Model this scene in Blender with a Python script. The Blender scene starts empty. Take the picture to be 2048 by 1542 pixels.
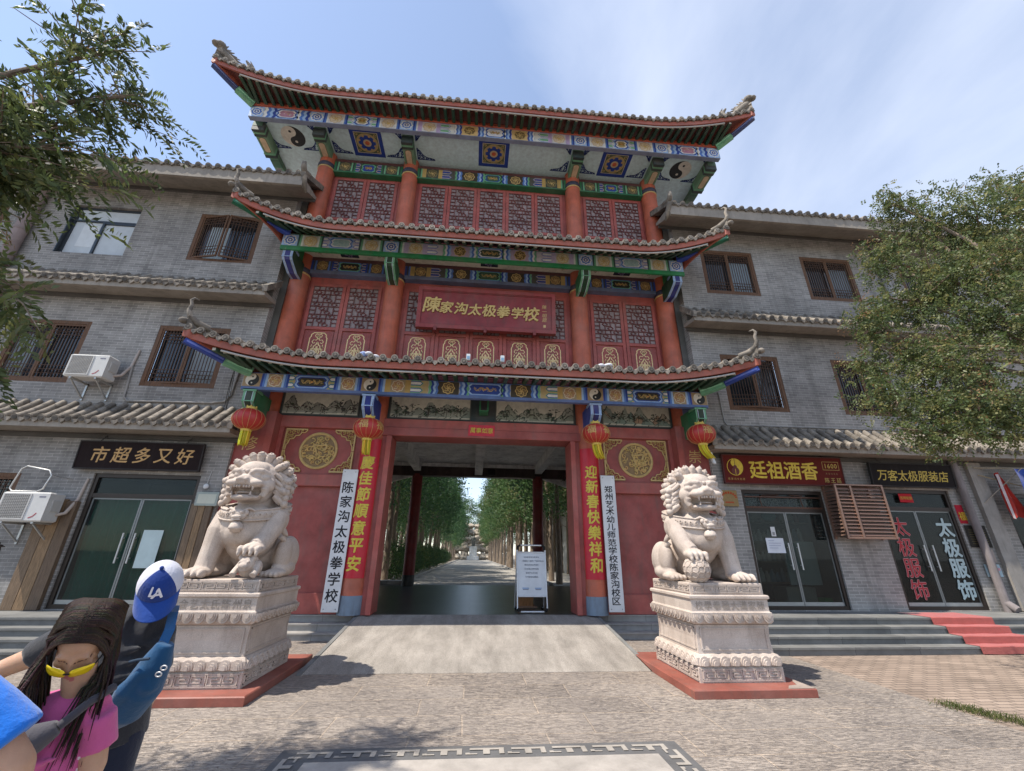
import bpy, bmesh, math, random
import numpy as np
from mathutils import Vector, Matrix
random.seed(7); RNG = np.random.default_rng(7)
SC = bpy.context.scene; COL = SC.collection
R = math.radians; pi = math.pi

# ---------------------------------------------------------------- camera
def cam_axes(pitch, yaw, roll):
    cp, sp, c, s = math.cos(pitch), math.sin(pitch), math.cos(yaw), math.sin(yaw)
    f = Vector((s*cp, c*cp, sp)); r = Vector((c, -s, 0)); u = r.cross(f)
    cr, sr = math.cos(roll), math.sin(roll)
    return cr*r+sr*u, -sr*r+cr*u, f
cd = bpy.data.cameras.new('camera'); cam = bpy.data.objects.new('camera', cd); COL.objects.link(cam)
_r, _u, _f = cam_axes(.384355, .0846363, .0120471)
cam.matrix_world = Matrix(((_r.x, _u.x, -_f.x, 0), (_r.y, _u.y, -_f.y, 0), (_r.z, _u.z, -_f.z, 1.65), (0, 0, 0, 1)))
cd.sensor_width = 36; cd.lens = 836.64/2048*36; cd.clip_start = .05; cd.clip_end = 3000
SC.camera = cam

# ---------------------------------------------------------------- sun, sky, exposure
SUN = Vector((-1.6, -.60, 3.0)).normalized()          # towards the sun
EL = math.asin(SUN.z); AZ = math.atan2(SUN.x, SUN.y)
sl = bpy.data.lights.new('sun', 'SUN'); sl.energy = 3.7; sl.angle = R(.55); sl.color = (1, .93, .82)
so = bpy.data.objects.new('sun', sl); COL.objects.link(so); so.location = (-20, -10, 40)
so.rotation_euler = (-SUN).to_track_quat('-Z', 'Y').to_euler()
W = bpy.data.worlds.new('World'); SC.world = W; W.use_nodes = True
nt = W.node_tree; nt.nodes.clear(); N = nt.nodes.new; L = nt.links.new
sky = N('ShaderNodeTexSky'); sky.sky_type = 'NISHITA'; sky.sun_disc = False
sky.sun_elevation = EL; sky.sun_rotation = AZ; sky.air_density = 1.0; sky.dust_density = .35; sky.ozone_density = 1.5
bg = N('ShaderNodeBackground'); bg.inputs[1].default_value = .14; L(sky.outputs[0], bg.inputs[0])
# thin cirrus, a pattern on the sky's own directions
tc = N('ShaderNodeTexCoord'); mp = N('ShaderNodeMapping'); L(tc.outputs['Generated'], mp.inputs[0])
mp.inputs['Scale'].default_value = (1.1, .7, 1.9); mp.inputs['Rotation'].default_value = (.3, .5, .55); mp.inputs['Location'].default_value = (.32, .1, .0)
n1 = N('ShaderNodeTexNoise'); n1.inputs['Scale'].default_value = 1.5; n1.inputs['Detail'].default_value = 7; n1.inputs['Roughness'].default_value = .55; n1.inputs['Distortion'].default_value = .5
L(mp.outputs[0], n1.inputs[0])
sx = N('ShaderNodeSeparateXYZ'); L(tc.outputs['Generated'], sx.inputs[0])
mr = N('ShaderNodeMapRange'); mr.inputs[1].default_value = -.28; mr.inputs[2].default_value = .45; mr.inputs[3].default_value = -.22; mr.inputs[4].default_value = .17; L(sx.outputs[0], mr.inputs[0])
ad = N('ShaderNodeMath'); ad.operation = 'ADD'; L(n1.outputs[0], ad.inputs[0]); L(mr.outputs[0], ad.inputs[1])
cr = N('ShaderNodeValToRGB'); cr.color_ramp.elements[0].position = .40; cr.color_ramp.elements[1].position = .78
cr.color_ramp.elements[0].color = (.16, .16, .16, 1); cr.color_ramp.elements[1].color = (.66, .66, .66, 1); L(ad.outputs[0], cr.inputs[0])
bg2 = N('ShaderNodeBackground'); bg2.inputs[0].default_value = (.80, .86, 1, 1); bg2.inputs[1].default_value = .74
mx = N('ShaderNodeMixShader'); L(cr.outputs[0], mx.inputs[0]); L(bg.outputs[0], mx.inputs[1]); L(bg2.outputs[0], mx.inputs[2])
wo = N('ShaderNodeOutputWorld'); L(mx.outputs[0], wo.inputs[0])
SC.view_settings.view_transform = 'Standard'; SC.view_settings.look = 'None'; SC.view_settings.gamma = 1
SC.view_settings.exposure = .84
SC.cycles.max_bounces = 7; SC.cycles.diffuse_bounces = 4; SC.cycles.transparent_max_bounces = 8
SC.cycles.use_denoising = True

# ---------------------------------------------------------------- mesh builder
def lerp(a, b, t): return a+(b-a)*t
class MB:
    def __init__(s): s.v = []; s.f = []; s.c = []; s.sm = []
    def add(s, vs, fs, col=(.5, .5, .5), smooth=False):
        o = len(s.v); s.v.extend(tuple(v) for v in vs)
        for f in fs:
            s.f.append(tuple(i+o for i in f)); s.c.append(col); s.sm.append(smooth)
    def poly(s, pts, col): s.add(pts, [tuple(range(len(pts)))], col)
    def box(s, x0, x1, y0, y1, z0, z1, col):
        if x0 > x1: x0, x1 = x1, x0
        if y0 > y1: y0, y1 = y1, y0
        if z0 > z1: z0, z1 = z1, z0
        s.add([(x0,y0,z0),(x1,y0,z0),(x1,y1,z0),(x0,y1,z0),(x0,y0,z1),(x1,y0,z1),(x1,y1,z1),(x0,y1,z1)],
              [(3,2,1,0),(4,5,6,7),(0,1,5,4),(1,2,6,5),(2,3,7,6),(3,0,4,7)], col)
    def bbox(s, x0, x1, y0, y1, z0, z1, col, b=.01):
        # a box with chamfered edges
        if x0 > x1: x0, x1 = x1, x0
        cs = []
        for z, i in ((z0, b), (z0+b, 0), (z1-b, 0), (z1, b)):
            cs.append([(x0+i+ (0 if i else 0), y0+i, z), (x1-i, y0+i, z), (x1-i, y1-i, z), (x0+i, y1-i, z)])
        s.loft(cs, col, cap=True)
    def loft(s, rings, col, cap=True, smooth=False, closed=True):
        n = len(rings[0]); vs = [p for r in rings for p in r]; fs = []
        for k in range(len(rings)-1):
            for i in range(n if closed else n-1):
                j = (i+1) % n
                fs.append((k*n+i, k*n+j, (k+1)*n+j, (k+1)*n+i))
        s.add(vs, fs, col, smooth)
        if cap and closed:
            s.add(rings[0], [tuple(range(n))[::-1]], col); s.add(rings[-1], [tuple(range(n))], col)
    def tube(s, pts, rad, col, n=8, cap=True, smooth=True, flat=1.0, up=None):
        pts = [Vector(p) for p in pts]; m = len(pts)
        if not hasattr(rad, '__len__'): rad = [rad]*m
        rings = []; pu = None
        for i, p in enumerate(pts):
            d = (pts[min(i+1, m-1)]-pts[max(i-1, 0)])
            d = d.normalized() if d.length > 1e-9 else Vector((0, 0, 1))
            if pu is None:
                a = Vector(up) if up else (Vector((0, 0, 1)) if abs(d.z) < .9 else Vector((1, 0, 0)))
            else: a = pu
            u = a-d*a.dot(d); u = u.normalized() if u.length > 1e-6 else d.orthogonal().normalized()
            pu = u; w = d.cross(u)
            rings.append([p+(u*math.cos(2*pi*k/n)*flat+w*math.sin(2*pi*k/n))*rad[i] for k in range(n)])
        s.loft(rings, col, cap, smooth)
    def lathe(s, prof, c, col, n=20, smooth=True, cap=True):
        cx, cy, cz = c
        s.loft([[(cx+r*math.cos(2*pi*k/n), cy+r*math.sin(2*pi*k/n), cz+z) for k in range(n)] for r, z in prof], col, cap, smooth)
    def ell(s, c, r, col, nu=12, nv=8, M=None, smooth=True):
        if not hasattr(r, '__len__'): r = (r, r, r)
        vs = []; fs = []
        vs.append(Vector((0, 0, -r[2])))
        for j in range(1, nv):
            a = -pi/2+pi*j/nv
            for i in range(nu):
                t = 2*pi*i/nu; vs.append(Vector((r[0]*math.cos(a)*math.cos(t), r[1]*math.cos(a)*math.sin(t), r[2]*math.sin(a))))
        vs.append(Vector((0, 0, r[2]))); T = len(vs)-1
        for i in range(nu):
            fs.append((0, 1+(i+1) % nu, 1+i)); fs.append((T, T-nu+i, T-nu+(i+1) % nu))
        for j in range(nv-2):
            for i in range(nu):
                a = 1+j*nu+i; b = 1+j*nu+(i+1) % nu; fs.append((a, b, b+nu, a+nu))
        C = Vector(c)
        s.add([(M @ v if M else v)+C for v in vs], fs, col, smooth)
    def ribbon(s, pts, w, col, place):
        # flat ribbon in a 2-d plane; place maps (u, v) to a point
        m = len(pts)
        if not hasattr(w, '__len__'): w = [w]*m
        a = []; b = []
        for i in range(m):
            dx = pts[min(i+1, m-1)][0]-pts[max(i-1, 0)][0]; dy = pts[min(i+1, m-1)][1]-pts[max(i-1, 0)][1]
            l = math.hypot(dx, dy) or 1; nx, ny = -dy/l*w[i]/2, dx/l*w[i]/2
            a.append(place(pts[i][0]+nx, pts[i][1]+ny)); b.append(place(pts[i][0]-nx, pts[i][1]-ny))
        s.add(a+b, [(i, m+i, m+i+1, i+1) for i in range(m-1)], col)
    def merge(s, o, T=None):
        k = len(s.v)
        s.v.extend(tuple(T(v)) if T else v for v in o.v)
        s.f.extend(tuple(i+k for i in f) for f in o.f); s.c.extend(o.c); s.sm.extend(o.sm)
    def mesh(s, name, mat, off=(0, 0, 0)):
        me = bpy.data.meshes.new(name)
        v = s.v if tuple(off) == (0, 0, 0) else [(a-off[0], b-off[1], c-off[2]) for a, b, c in s.v]
        me.from_pydata(v, [], s.f)
        at = me.attributes.new('col', 'FLOAT_COLOR', 'FACE')
        c = np.ones((len(s.f), 4), np.float32); c[:, :3] = np.array(s.c, np.float32).reshape(-1, 3)
        at.data.foreach_set('color', c.ravel())
        me.polygons.foreach_set('use_smooth', np.array(s.sm, bool))
        if mat: me.materials.append(mat)
        me.update(); return me
    def build(s, name, mat, parent=None, local=False, label=None):
        off = (0, 0, 0) if (local or parent is None) else wloc(parent)
        o = bpy.data.objects.new(name, s.mesh(name, mat, off)); COL.objects.link(o)
        if parent: o.parent = parent
        if label: o['label'] = label
        return o
def wloc(o):
    v = Vector((0, 0, 0))
    while o: v = v+o.location; o = o.parent
    return tuple(v)
def tag(o, label=None, cat=None, group=None, kind=None):
    if label: o['label'] = label
    if cat: o['category'] = cat
    if group: o['group'] = group
    if kind: o['kind'] = kind
    return o
def thing(name, loc, label, cat, group=None, rz=0):
    o = bpy.data.objects.new(name, None); COL.objects.link(o); o.location = loc; o.rotation_euler.z = rz
    o.empty_display_size = .2
    return tag(o, label, cat, group)
def copy_tree(o, parent=None):
    c = o.copy(); COL.objects.link(c)
    if parent: c.parent = parent
    for ch in list(o.children): copy_tree(ch, c)
    return c
def remeshed(mb, name, mat, parent, voxel, smooth=6, local=True, factor=.5):
    # fuse overlapping forms into one continuous surface
    o = mb.build('tmp', None, None); m = o.modifiers.new('r', 'REMESH'); m.mode = 'VOXEL'; m.voxel_size = voxel; m.use_smooth_shade = True
    if smooth:
        k = o.modifiers.new('s', 'SMOOTH'); k.iterations = smooth; k.factor = factor
    dg = bpy.context.evaluated_depsgraph_get(); me = bpy.data.meshes.new_from_object(o.evaluated_get(dg))
    old = o.data; bpy.data.objects.remove(o); bpy.data.meshes.remove(old)
    me.name = name; me.materials.clear(); me.materials.append(mat)
    if not local:
        w = Vector(wloc(parent)) if parent else Vector(); me.transform(Matrix.Translation(-w))
    me.polygons.foreach_set('use_smooth', np.ones(len(me.polygons), bool))
    r = bpy.data.objects.new(name, me); COL.objects.link(r)
    if parent: r.parent = parent
    return r
def paint_faces(me, fn):
    # give every face its own paint colour from its centre
    n = len(me.polygons); c = np.zeros(n*3, np.float32); me.polygons.foreach_get('center', c); c = c.reshape(-1, 3)
    at = me.attributes.get('col') or me.attributes.new('col', 'FLOAT_COLOR', 'FACE')
    out = np.ones((n, 4), np.float32); out[:, :3] = fn(c); at.data.foreach_set('color', out.ravel())

# ---------------------------------------------------------------- lettering
GL = {}
def glyph(ch, off=0.0, ext=0.0):
    k = (ch, off, ext)
    if k not in GL:
        c = bpy.data.curves.new('t', 'FONT'); c.body = ch; c.size = 1; c.offset = 0; c.extrude = ext; c.resolution_u = 3; c.fill_mode = 'FRONT' if ext == 0 else 'BOTH'
        o = bpy.data.objects.new('t', c); COL.objects.link(o)
        dg = bpy.context.evaluated_depsgraph_get(); me = bpy.data.meshes.new_from_object(o.evaluated_get(dg))
        v = [tuple(p.co) for p in me.vertices]; f = [tuple(p.vertices) for p in me.polygons]
        bpy.data.objects.remove(o); bpy.data.curves.remove(c); bpy.data.meshes.remove(me)
        if v:
            xs = [p[0] for p in v]; ys = [p[1] for p in v]; cx = (min(xs)+max(xs))/2; cy = (min(ys)+max(ys))/2
            w = max(max(xs)-min(xs), max(ys)-min(ys), 1e-6)
            v = [(p[0]-cx, p[1]-cy, p[2]) for p in v]
        else: w = 1
        GL[k] = (v, f, w)
    return GL[k]
EM = None
def put_text(mb, s, pos, size, col, place, off=.012, ext=0.0, shear=0.0, rot=0.0, sx=1.0, fit=False):
    # s: one character per position; place(u, v, w) -> xyz
    for ch, (u, v) in zip(s, pos):
        V, F, w = glyph(ch, 0, ext)
        k = size/.9 if not fit else size/w
        cr_, sr_ = math.cos(rot), math.sin(rot); o_ = off*.62
        # heavier strokes: the same glyph laid several times a hair apart
        for q, (dx, dy) in enumerate(((0, 0),) if off <= 0 else ((0, 0), (o_, 0), (-o_, 0), (0, o_), (0, -o_), (o_*.7, o_*.7), (-o_*.7, -o_*.7))):
            out = []
            for a, b, c in V:
                a = (a+dx)*sx+(b+dy)*shear; bb = b+dy; out.append(place(u+(a*cr_-bb*sr_)*k, v+(a*sr_+bb*cr_)*k, (c+ext)*k+.0004*q))
            mb.add(out, F, col)
def bent(mb, tmp, bend, half, n=12):
    # wrap flat lettering round a column: cut it into narrow strips first so it hugs the curve
    bm = bmesh.new(); vs = [bm.verts.new(v) for v in tmp.v]
    for f in tmp.f:
        try: bm.faces.new([vs[i] for i in f])
        except ValueError: pass
    for i in range(1, n):
        x = lerp(-half, half, i/n); bmesh.ops.bisect_plane(bm, geom=bm.verts[:]+bm.edges[:]+bm.faces[:], plane_co=(x, 0, 0), plane_no=(1, 0, 0))
    bm.verts.index_update(); c = tmp.c[0]
    mb.add([bend(*v.co) for v in bm.verts], [[v.index for v in f.verts] for f in bm.faces], c); bm.free()
def row(n, c0, c1): return [lerp(c0, c1, i/(n-1)) if n > 1 else (c0+c1)/2 for i in range(n)]
def front(y): return lambda u, v, w=0: (u, y-w, v)

# ---------------------------------------------------------------- materials
def mat(name, build):
    m = bpy.data.materials.new(name); m.use_nodes = True; t = m.node_tree
    b = t.nodes.get('Principled BSDF'); build(t, b, t.nodes.new, t.links.new); return m
def ramp(N, a, b, p0=.3, p1=.7):
    r = N('ShaderNodeValToRGB'); e = r.color_ramp.elements; e[0].position = p0; e[1].position = p1
    e[0].color = (*a, 1) if len(a) == 3 else a; e[1].color = (*b, 1) if len(b) == 3 else b; return r
def noise(N, L, vec, scale, detail=5, rough=.6, dist=0):
    n = N('ShaderNodeTexNoise'); n.inputs['Scale'].default_value = scale; n.inputs['Detail'].default_value = detail
    n.inputs['Roughness'].default_value = rough; n.inputs['Distortion'].default_value = dist
    if vec is not None: L(vec, n.inputs[0])
    return n
def mixc(N, L, fac, a, b, mode='MIX'):
    m = N('ShaderNodeMix'); m.data_type = 'RGBA'; m.blend_type = mode
    for s, x in ((0, fac), (6, a), (7, b)):
        if hasattr(x, 'default_value') or hasattr(x, 'links'): L(x, m.inputs[s])
        else: m.inputs[s].default_value = x if s == 0 else (*x, 1)
    return m.outputs[2]
def objco(N, L, scale=(1, 1, 1), rot=(0, 0, 0)):
    t = N('ShaderNodeTexCoord'); m = N('ShaderNodeMapping'); m.inputs['Scale'].default_value = scale; m.inputs['Rotation'].default_value = rot
    L(t.outputs['Object'], m.inputs[0]); return m.outputs[0]
def bump(N, L, b, h, strength=.3, dist=.01, prev=None):
    k = N('ShaderNodeBump'); k.inputs['Strength'].default_value = strength; k.inputs['Distance'].default_value = dist
    L(h, k.inputs['Height']); L(k.outputs[0], b.inputs['Normal'])
    if prev: L(prev.outputs[0], k.inputs['Normal'])
    return k
def m_attr(name, rough=.6, var=.35, scale=4, bmp=.15, bscale=60, metal=0, spec=.4, dirt=0, stretch=(1, 1, 1), sheen=0, chips=0, sss=0):
    # painted surface: its paint colour per face, worn by noise
    def f(t, b, N, L):
        a = N('ShaderNodeAttribute'); a.attribute_name = 'col'
        co = objco(N, L, stretch); n = noise(N, L, co, scale, 8, .65)
        r = ramp(N, (1-var,)*3, (1+var*.55,)*3, .25, .75); L(n.outputs[0], r.inputs[0])
        c = mixc(N, L, 1.0, a.outputs['Color'], r.outputs[0], 'MULTIPLY')
        if dirt:
            n2 = noise(N, L, objco(N, L, (3, 3, .5)), 2.2, 9, .7); r2 = ramp(N, (0,)*3, (1,)*3, .5, .78); L(n2.outputs[0], r2.inputs[0])
            k = N('ShaderNodeMath'); k.operation = 'MULTIPLY'; k.inputs[1].default_value = dirt; L(r2.outputs[0], k.inputs[0])
            c = mixc(N, L, k.outputs[0], c, (.10, .085, .07))
        if chips:      # small flaked spots showing the pale ground coat
            n5 = noise(N, L, objco(N, L, (1.6, 1.6, .9)), 9, 6, .75); r5 = ramp(N, (0,)*3, (chips,)*3, .66, .72); L(n5.outputs[0], r5.inputs[0])
            c = mixc(N, L, r5.outputs[0], c, (.34, .24, .20))
            n6 = noise(N, L, objco(N, L), .9, 4, .6); r6 = ramp(N, (0,)*3, (.22,)*3, .45, .75); L(n6.outputs[0], r6.inputs[0]); c = mixc(N, L, r6.outputs[0], c, (.36, .25, .22))
        if sss: b.inputs['Subsurface Weight'].default_value = sss; b.inputs['Subsurface Radius'].default_value = (.012, .004, .002)
        L(c, b.inputs['Base Color']); b.inputs['Roughness'].default_value = rough; b.inputs['Metallic'].default_value = metal
        b.inputs['Specular IOR Level'].default_value = spec
        if sheen: b.inputs['Sheen Weight'].default_value = sheen
        if bmp:
            n3 = noise(N, L, objco(N, L), bscale, 6, .65); bump(N, L, b, n3.outputs[0], bmp, .01)
    return mat(name, f)
PAINT = m_attr('paint', .55, .36, 3.0, .2, 50, dirt=.5, chips=.5)
DECO = m_attr('painted_decoration', .6, .22, 9, .08, 60, dirt=.25)
GOLD = m_attr('gilding', .5, .28, 14, .2, 45, metal=0, spec=.5)
PLAST = m_attr('plaster', .85, .35, 1.6, .3, 40, dirt=.6)
METAL = m_attr('metal_parts', .4, .15, 6, .03, 40, metal=.55)
PLAIN = m_attr('plain_sheet', .7, .14, 3, .03, 40, spec=.12, dirt=.12)
CLOTH = m_attr('cloth', .9, .16, 7, .55, 26, spec=.15, sheen=.25)
SILK = m_attr('lantern_silk', .45, .18, 5, .12, 80, spec=.5)
WOOD = m_attr('weathered_wood', .75, .55, 5, .5, 60, dirt=.45, stretch=(14, 14, 1.2))
HAIR = m_attr('hair', .5, .5, 30, .8, 120, spec=.25, stretch=(9, 9, .8))
SKIN = m_attr('skin', .5, .20, 14, .18, 190, spec=.35, sss=.2)
LEAF = None
def _leaf(t, b, N, L):
    a = N('ShaderNodeAttribute'); a.attribute_name = 'col'
    L(a.outputs['Color'], b.inputs['Base Color']); b.inputs['Roughness'].default_value = .5; b.inputs['Specular IOR Level'].default_value = .35
    tr = N('ShaderNodeBsdfTranslucent'); h = N('ShaderNodeHueSaturation'); h.inputs['Value'].default_value = 1.5; h.inputs['Saturation'].default_value = 1.1
    L(a.outputs['Color'], h.inputs['Color']); L(h.outputs[0], tr.inputs[0])
    mx = N('ShaderNodeMixShader'); mx.inputs[0].default_value = .35; L(b.outputs[0], mx.inputs[1]); L(tr.outputs[0], mx.inputs[2])
    L(mx.outputs[0], t.nodes['Material Output'].inputs[0])
LEAF = mat('leaf', _leaf)
def _tile(t, b, N, L):
    co = objco(N, L); n = noise(N, L, co, 3.2, 8, .7); r = ramp(N, (.10, .088, .076), (.30, .26, .215), .28, .7); L(n.outputs[0], r.inputs[0])
    v = N('ShaderNodeTexVoronoi'); v.inputs['Scale'].default_value = 5; L(co, v.inputs[0])
    r2 = ramp(N, (.62,)*3, (1.2,)*3, .1, .9); s = N('ShaderNodeSeparateColor'); L(v.outputs['Color'], s.inputs[0]); L(s.outputs[0], r2.inputs[0])
    c = mixc(N, L, 1.0, r.outputs[0], r2.outputs[0], 'MULTIPLY'); at_ = N('ShaderNodeAttribute'); at_.attribute_name = 'col'; g4 = mixc(N, L, 1.0, at_.outputs['Color'], (4, 4, 4), 'MULTIPLY'); c = mixc(N, L, 1.0, c, g4, 'MULTIPLY'); L(c, b.inputs['Base Color']); b.inputs['Roughness'].default_value = .9
    bump(N, L, b, noise(N, L, co, 40, 6).outputs[0], .4, .015)
TILE = mat('clay_tile', _tile)
def _stone(t, b, N, L):
    co = objco(N, L); n = noise(N, L, co, 2.5, 9, .65); r = ramp(N, (.40, .325, .275), (.60, .515, .45), .3, .72); L(n.outputs[0], r.inputs[0])
    n2 = noise(N, L, co, 140, 3, .6); r2 = ramp(N, (.8,)*3, (1.12,)*3, .35, .65); L(n2.outputs[0], r2.inputs[0])
    c = mixc(N, L, 1.0, r.outputs[0], r2.outputs[0], 'MULTIPLY')
    n3 = noise(N, L, objco(N, L, (6, 6, .7)), 1.3, 8, .7); r3 = ramp(N, (0,)*3, (.42,)*3, .54, .74); L(n3.outputs[0], r3.inputs[0])
    c = mixc(N, L, r3.outputs[0], c, (.17, .14, .115)); L(c, b.inputs['Base Color']); b.inputs['Roughness'].default_value = .85; b.inputs['Specular IOR Level'].default_value = .3
    k = bump(N, L, b, noise(N, L, co, 55, 7, .7).outputs[0], .35, .012)
STONE = mat('carved_granite', _stone)
def _brick(t, b, N, L):
    tcx = N('ShaderNodeTexCoord'); sp = N('ShaderNodeSeparateXYZ'); L(tcx.outputs['Object'], sp.inputs[0])
    cb = N('ShaderNodeCombineXYZ'); sm = N('ShaderNodeMath'); L(sp.outputs[0], sm.inputs[0]); L(sp.outputs[1], sm.inputs[1])
    L(sm.outputs[0], cb.inputs[0]); L(sp.outputs[2], cb.inputs[1])
    br = N('ShaderNodeTexBrick'); L(cb.outputs[0], br.inputs[0]); br.inputs['Scale'].default_value = 1
    br.inputs['Brick Width'].default_value = .26; br.inputs['Row Height'].default_value = .073; br.inputs['Mortar Size'].default_value = .0042; br.inputs['Mortar Smooth'].default_value = .3
    br.inputs['Color1'].default_value = (.205, .200, .196, 1); br.inputs['Color2'].default_value = (.295, .287, .278, 1); br.inputs['Mortar'].default_value = (.47, .455, .44, 1)
    n = noise(N, L, tcx.outputs['Object'], .55, 9, .62, .4); r = ramp(N, (.60, .58, .565), (1.32, 1.29, 1.25), .28, .72); L(n.outputs[0], r.inputs[0])
    c = mixc(N, L, 1.0, br.outputs[0], r.outputs[0], 'MULTIPLY')
    n4 = noise(N, L, tcx.outputs['Object'], 2.6, 8, .7); r4 = ramp(N, (0,)*3, (.6,)*3, .5, .7); L(n4.outputs[0], r4.inputs[0])
    c = mixc(N, L, r4.outputs[0], c, (.30, .29, .275))
    n3 = noise(N, L, objco(N, L, (2.6, 1, .22)), 1.0, 9, .7); r3 = ramp(N, (0,)*3, (.6,)*3, .5, .74); L(n3.outputs[0], r3.inputs[0])
    c = mixc(N, L, r3.outputs[0], c, (.085, .08, .075)); L(c, b.inputs['Base Color']); b.inputs['Roughness'].default_value = .88; b.inputs['Specular IOR Level'].default_value = .25
    k = N('ShaderNodeBump'); k.inputs['Strength'].default_value = .35; k.inputs['Distance'].default_value = .01; k.invert = True; L(br.outputs['Fac'], k.inputs['Height'])
    bump(N, L, b, noise(N, L, tcx.outputs['Object'], 45, 5).outputs[0], .25, .01, k)
BRICK = mat('grey_brick', _brick)
def m_glass(name, col, rough=.04, alpha=1.0):
    def f(t, b, N, L):
        n = noise(N, L, objco(N, L), 1.2, 6, .6); r = ramp(N, tuple(c*.6 for c in col), tuple(c*1.4 for c in col), .3, .7); L(n.outputs[0], r.inputs[0]); L(r.outputs[0], b.inputs['Base Color'])
        b.inputs['Roughness'].default_value = rough; b.inputs['Specular IOR Level'].default_value = .6
        bump(N, L, b, noise(N, L, objco(N, L), 1.7, 2).outputs[0], .03, .02)
        if alpha < 1:
            tr = N('ShaderNodeBsdfTransparent'); tr.inputs[0].default_value = (.70, .75, .73, 1); mx = N('ShaderNodeMixShader'); mx.inputs[0].default_value = alpha
            L(tr.outputs[0], mx.inputs[1]); L(b.outputs[0], mx.inputs[2]); L(mx.outputs[0], t.nodes['Material Output'].inputs[0])
    return mat(name, f)
PANE = m_glass('dark_window_glass', (.022, .026, .03)); CLEAR = m_glass('clear_door_glass', (.03, .036, .036), .02, .30)
def _bark(t, b, N, L):
    co = objco(N, L, (7, 7, 1.2)); n = noise(N, L, co, 3, 8, .7); r = ramp(N, (.10, .075, .055), (.33, .25, .185), .3, .72); L(n.outputs[0], r.inputs[0])
    L(r.outputs[0], b.inputs['Base Color']); b.inputs['Roughness'].default_value = .9; bump(N, L, b, n.outputs[0], .6, .03)
BARK = mat('bark', _bark)
# ================================================================ the ground
PZ = .4; GX = .15; WY = 10.2; SZ = .52
def _pave(t, b, N, L):
    co = objco(N, L); w = noise(N, L, co, 1.1, 3); wv = N('ShaderNodeVectorMath'); wv.operation = 'MULTIPLY_ADD'; wv.inputs[1].default_value = (.05, .05, 0)
    L(w.outputs['Color'], wv.inputs[0]); L(co, wv.inputs[2])
    def brick(c1, c2, m, ms):
        k = N('ShaderNodeTexBrick'); L(wv.outputs[0], k.inputs[0]); k.inputs['Scale'].default_value = 1; k.inputs['Brick Width'].default_value = 1.35; k.inputs['Row Height'].default_value = .57
        k.inputs['Mortar Size'].default_value = ms; k.inputs['Mortar Smooth'].default_value = .4; k.offset = .37; k.offset_frequency = 2; k.squash = 1.0
        for i, c in zip(('Color1', 'Color2', 'Mortar'), (c1, c2, m)): k.inputs[i].default_value = (*c, 1)
        return k
    br = brick((.315, .275, .242), (.365, .322, .285), (.46, .385, .315), .012)
    rnd = brick((0, 0, 0), (1, 1, 1), (.5, .5, .5), .008)
    def strokes(rot):
        v = objco(N, L, (16, 58, 1), (0, 0, rot)); return noise(N, L, v, .6, 3, .55, 1.2)
    s1, s2 = strokes(.55), strokes(-.5)
    st = mixc(N, L, rnd.outputs[0], s1.outputs[0], s2.outputs[0])
    r = ramp(N, (.52, .52, .54), (1.14, 1.12, 1.08), .40, .55); L(st, r.inputs[0])
    big = noise(N, L, co, .5, 8, .65); rb = ramp(N, (.7, .7, .72), (1.18, 1.15, 1.12), .3, .7); L(big.outputs[0], rb.inputs[0])
    msk = noise(N, L, co, 1.3, 5, .6); rm = ramp(N, (.45,)*3, (1,)*3, .35, .6); L(msk.outputs[0], rm.inputs[0])
    c = mixc(N, L, 1.0, br.outputs[0], rb.outputs[0], 'MULTIPLY'); c2 = mixc(N, L, 1.0, c, r.outputs[0], 'MULTIPLY')
    c = mixc(N, L, rm.outputs[0], c, c2)
    fine = noise(N, L, co, 160, 3); rf = ramp(N, (.85,)*3, (1.12,)*3); L(fine.outputs[0], rf.inputs[0]); c = mixc(N, L, 1.0, c, rf.outputs[0], 'MULTIPLY')
    L(c, b.inputs['Base Color']); b.inputs['Roughness'].default_value = .85; b.inputs['Specular IOR Level'].default_value = .25
    k = N('ShaderNodeBump'); k.inputs['Strength'].default_value = .6; k.inputs['Distance'].default_value = .02; L(br.outputs['Fac'], k.inputs['Height']); k.invert = True
    bump(N, L, b, st, 1.0, .06, k)
PAVE = mat('chiselled_paving', _pave)
def m_brickfloor(name, c1, c2, mo, bw, rh, ms, rough=.9, rot=0, spec=.3, bmp=.4, big=1.0):
    def f(t, b, N, L):
        co = objco(N, L, (1, 1, 1), (0, 0, rot)); k = N('ShaderNodeTexBrick'); L(co, k.inputs[0]); k.inputs['Scale'].default_value = 1
        k.inputs['Brick Width'].default_value = bw; k.inputs['Row Height'].default_value = rh; k.inputs['Mortar Size'].default_value = ms
        for i, c in zip(('Color1', 'Color2', 'Mortar'), (c1, c2, mo)): k.inputs[i].default_value = (*c, 1)
        n = noise(N, L, co, 1.1*big, 8, .65); r = ramp(N, (.72,)*3, (1.22,)*3, .3, .7); L(n.outputs[0], r.inputs[0])
        c = mixc(N, L, 1.0, k.outputs[0], r.outputs[0], 'MULTIPLY'); L(c, b.inputs['Base Color']); b.inputs['Roughness'].default_value = rough; b.inputs['Specular IOR Level'].default_value = spec
        kb = N('ShaderNodeBump'); kb.invert = True; kb.inputs['Strength'].default_value = bmp; kb.inputs['Distance'].default_value = .01; L(k.outputs['Fac'], kb.inputs['Height'])
        bump(N, L, b, noise(N, L, co, 60, 5).outputs[0], bmp*.6, .01, kb)
    return mat(name, f)
BPAVE = m_brickfloor('brick_paving', (.255, .196, .156), (.335, .26, .208), (.13, .105, .088), .24, .11, .009, bmp=.8)
STEP = m_brickfloor('step_stone', (.155, .155, .15), (.20, .198, .19), (.09, .09, .09), 1.3, 4, .006, big=2)
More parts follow.
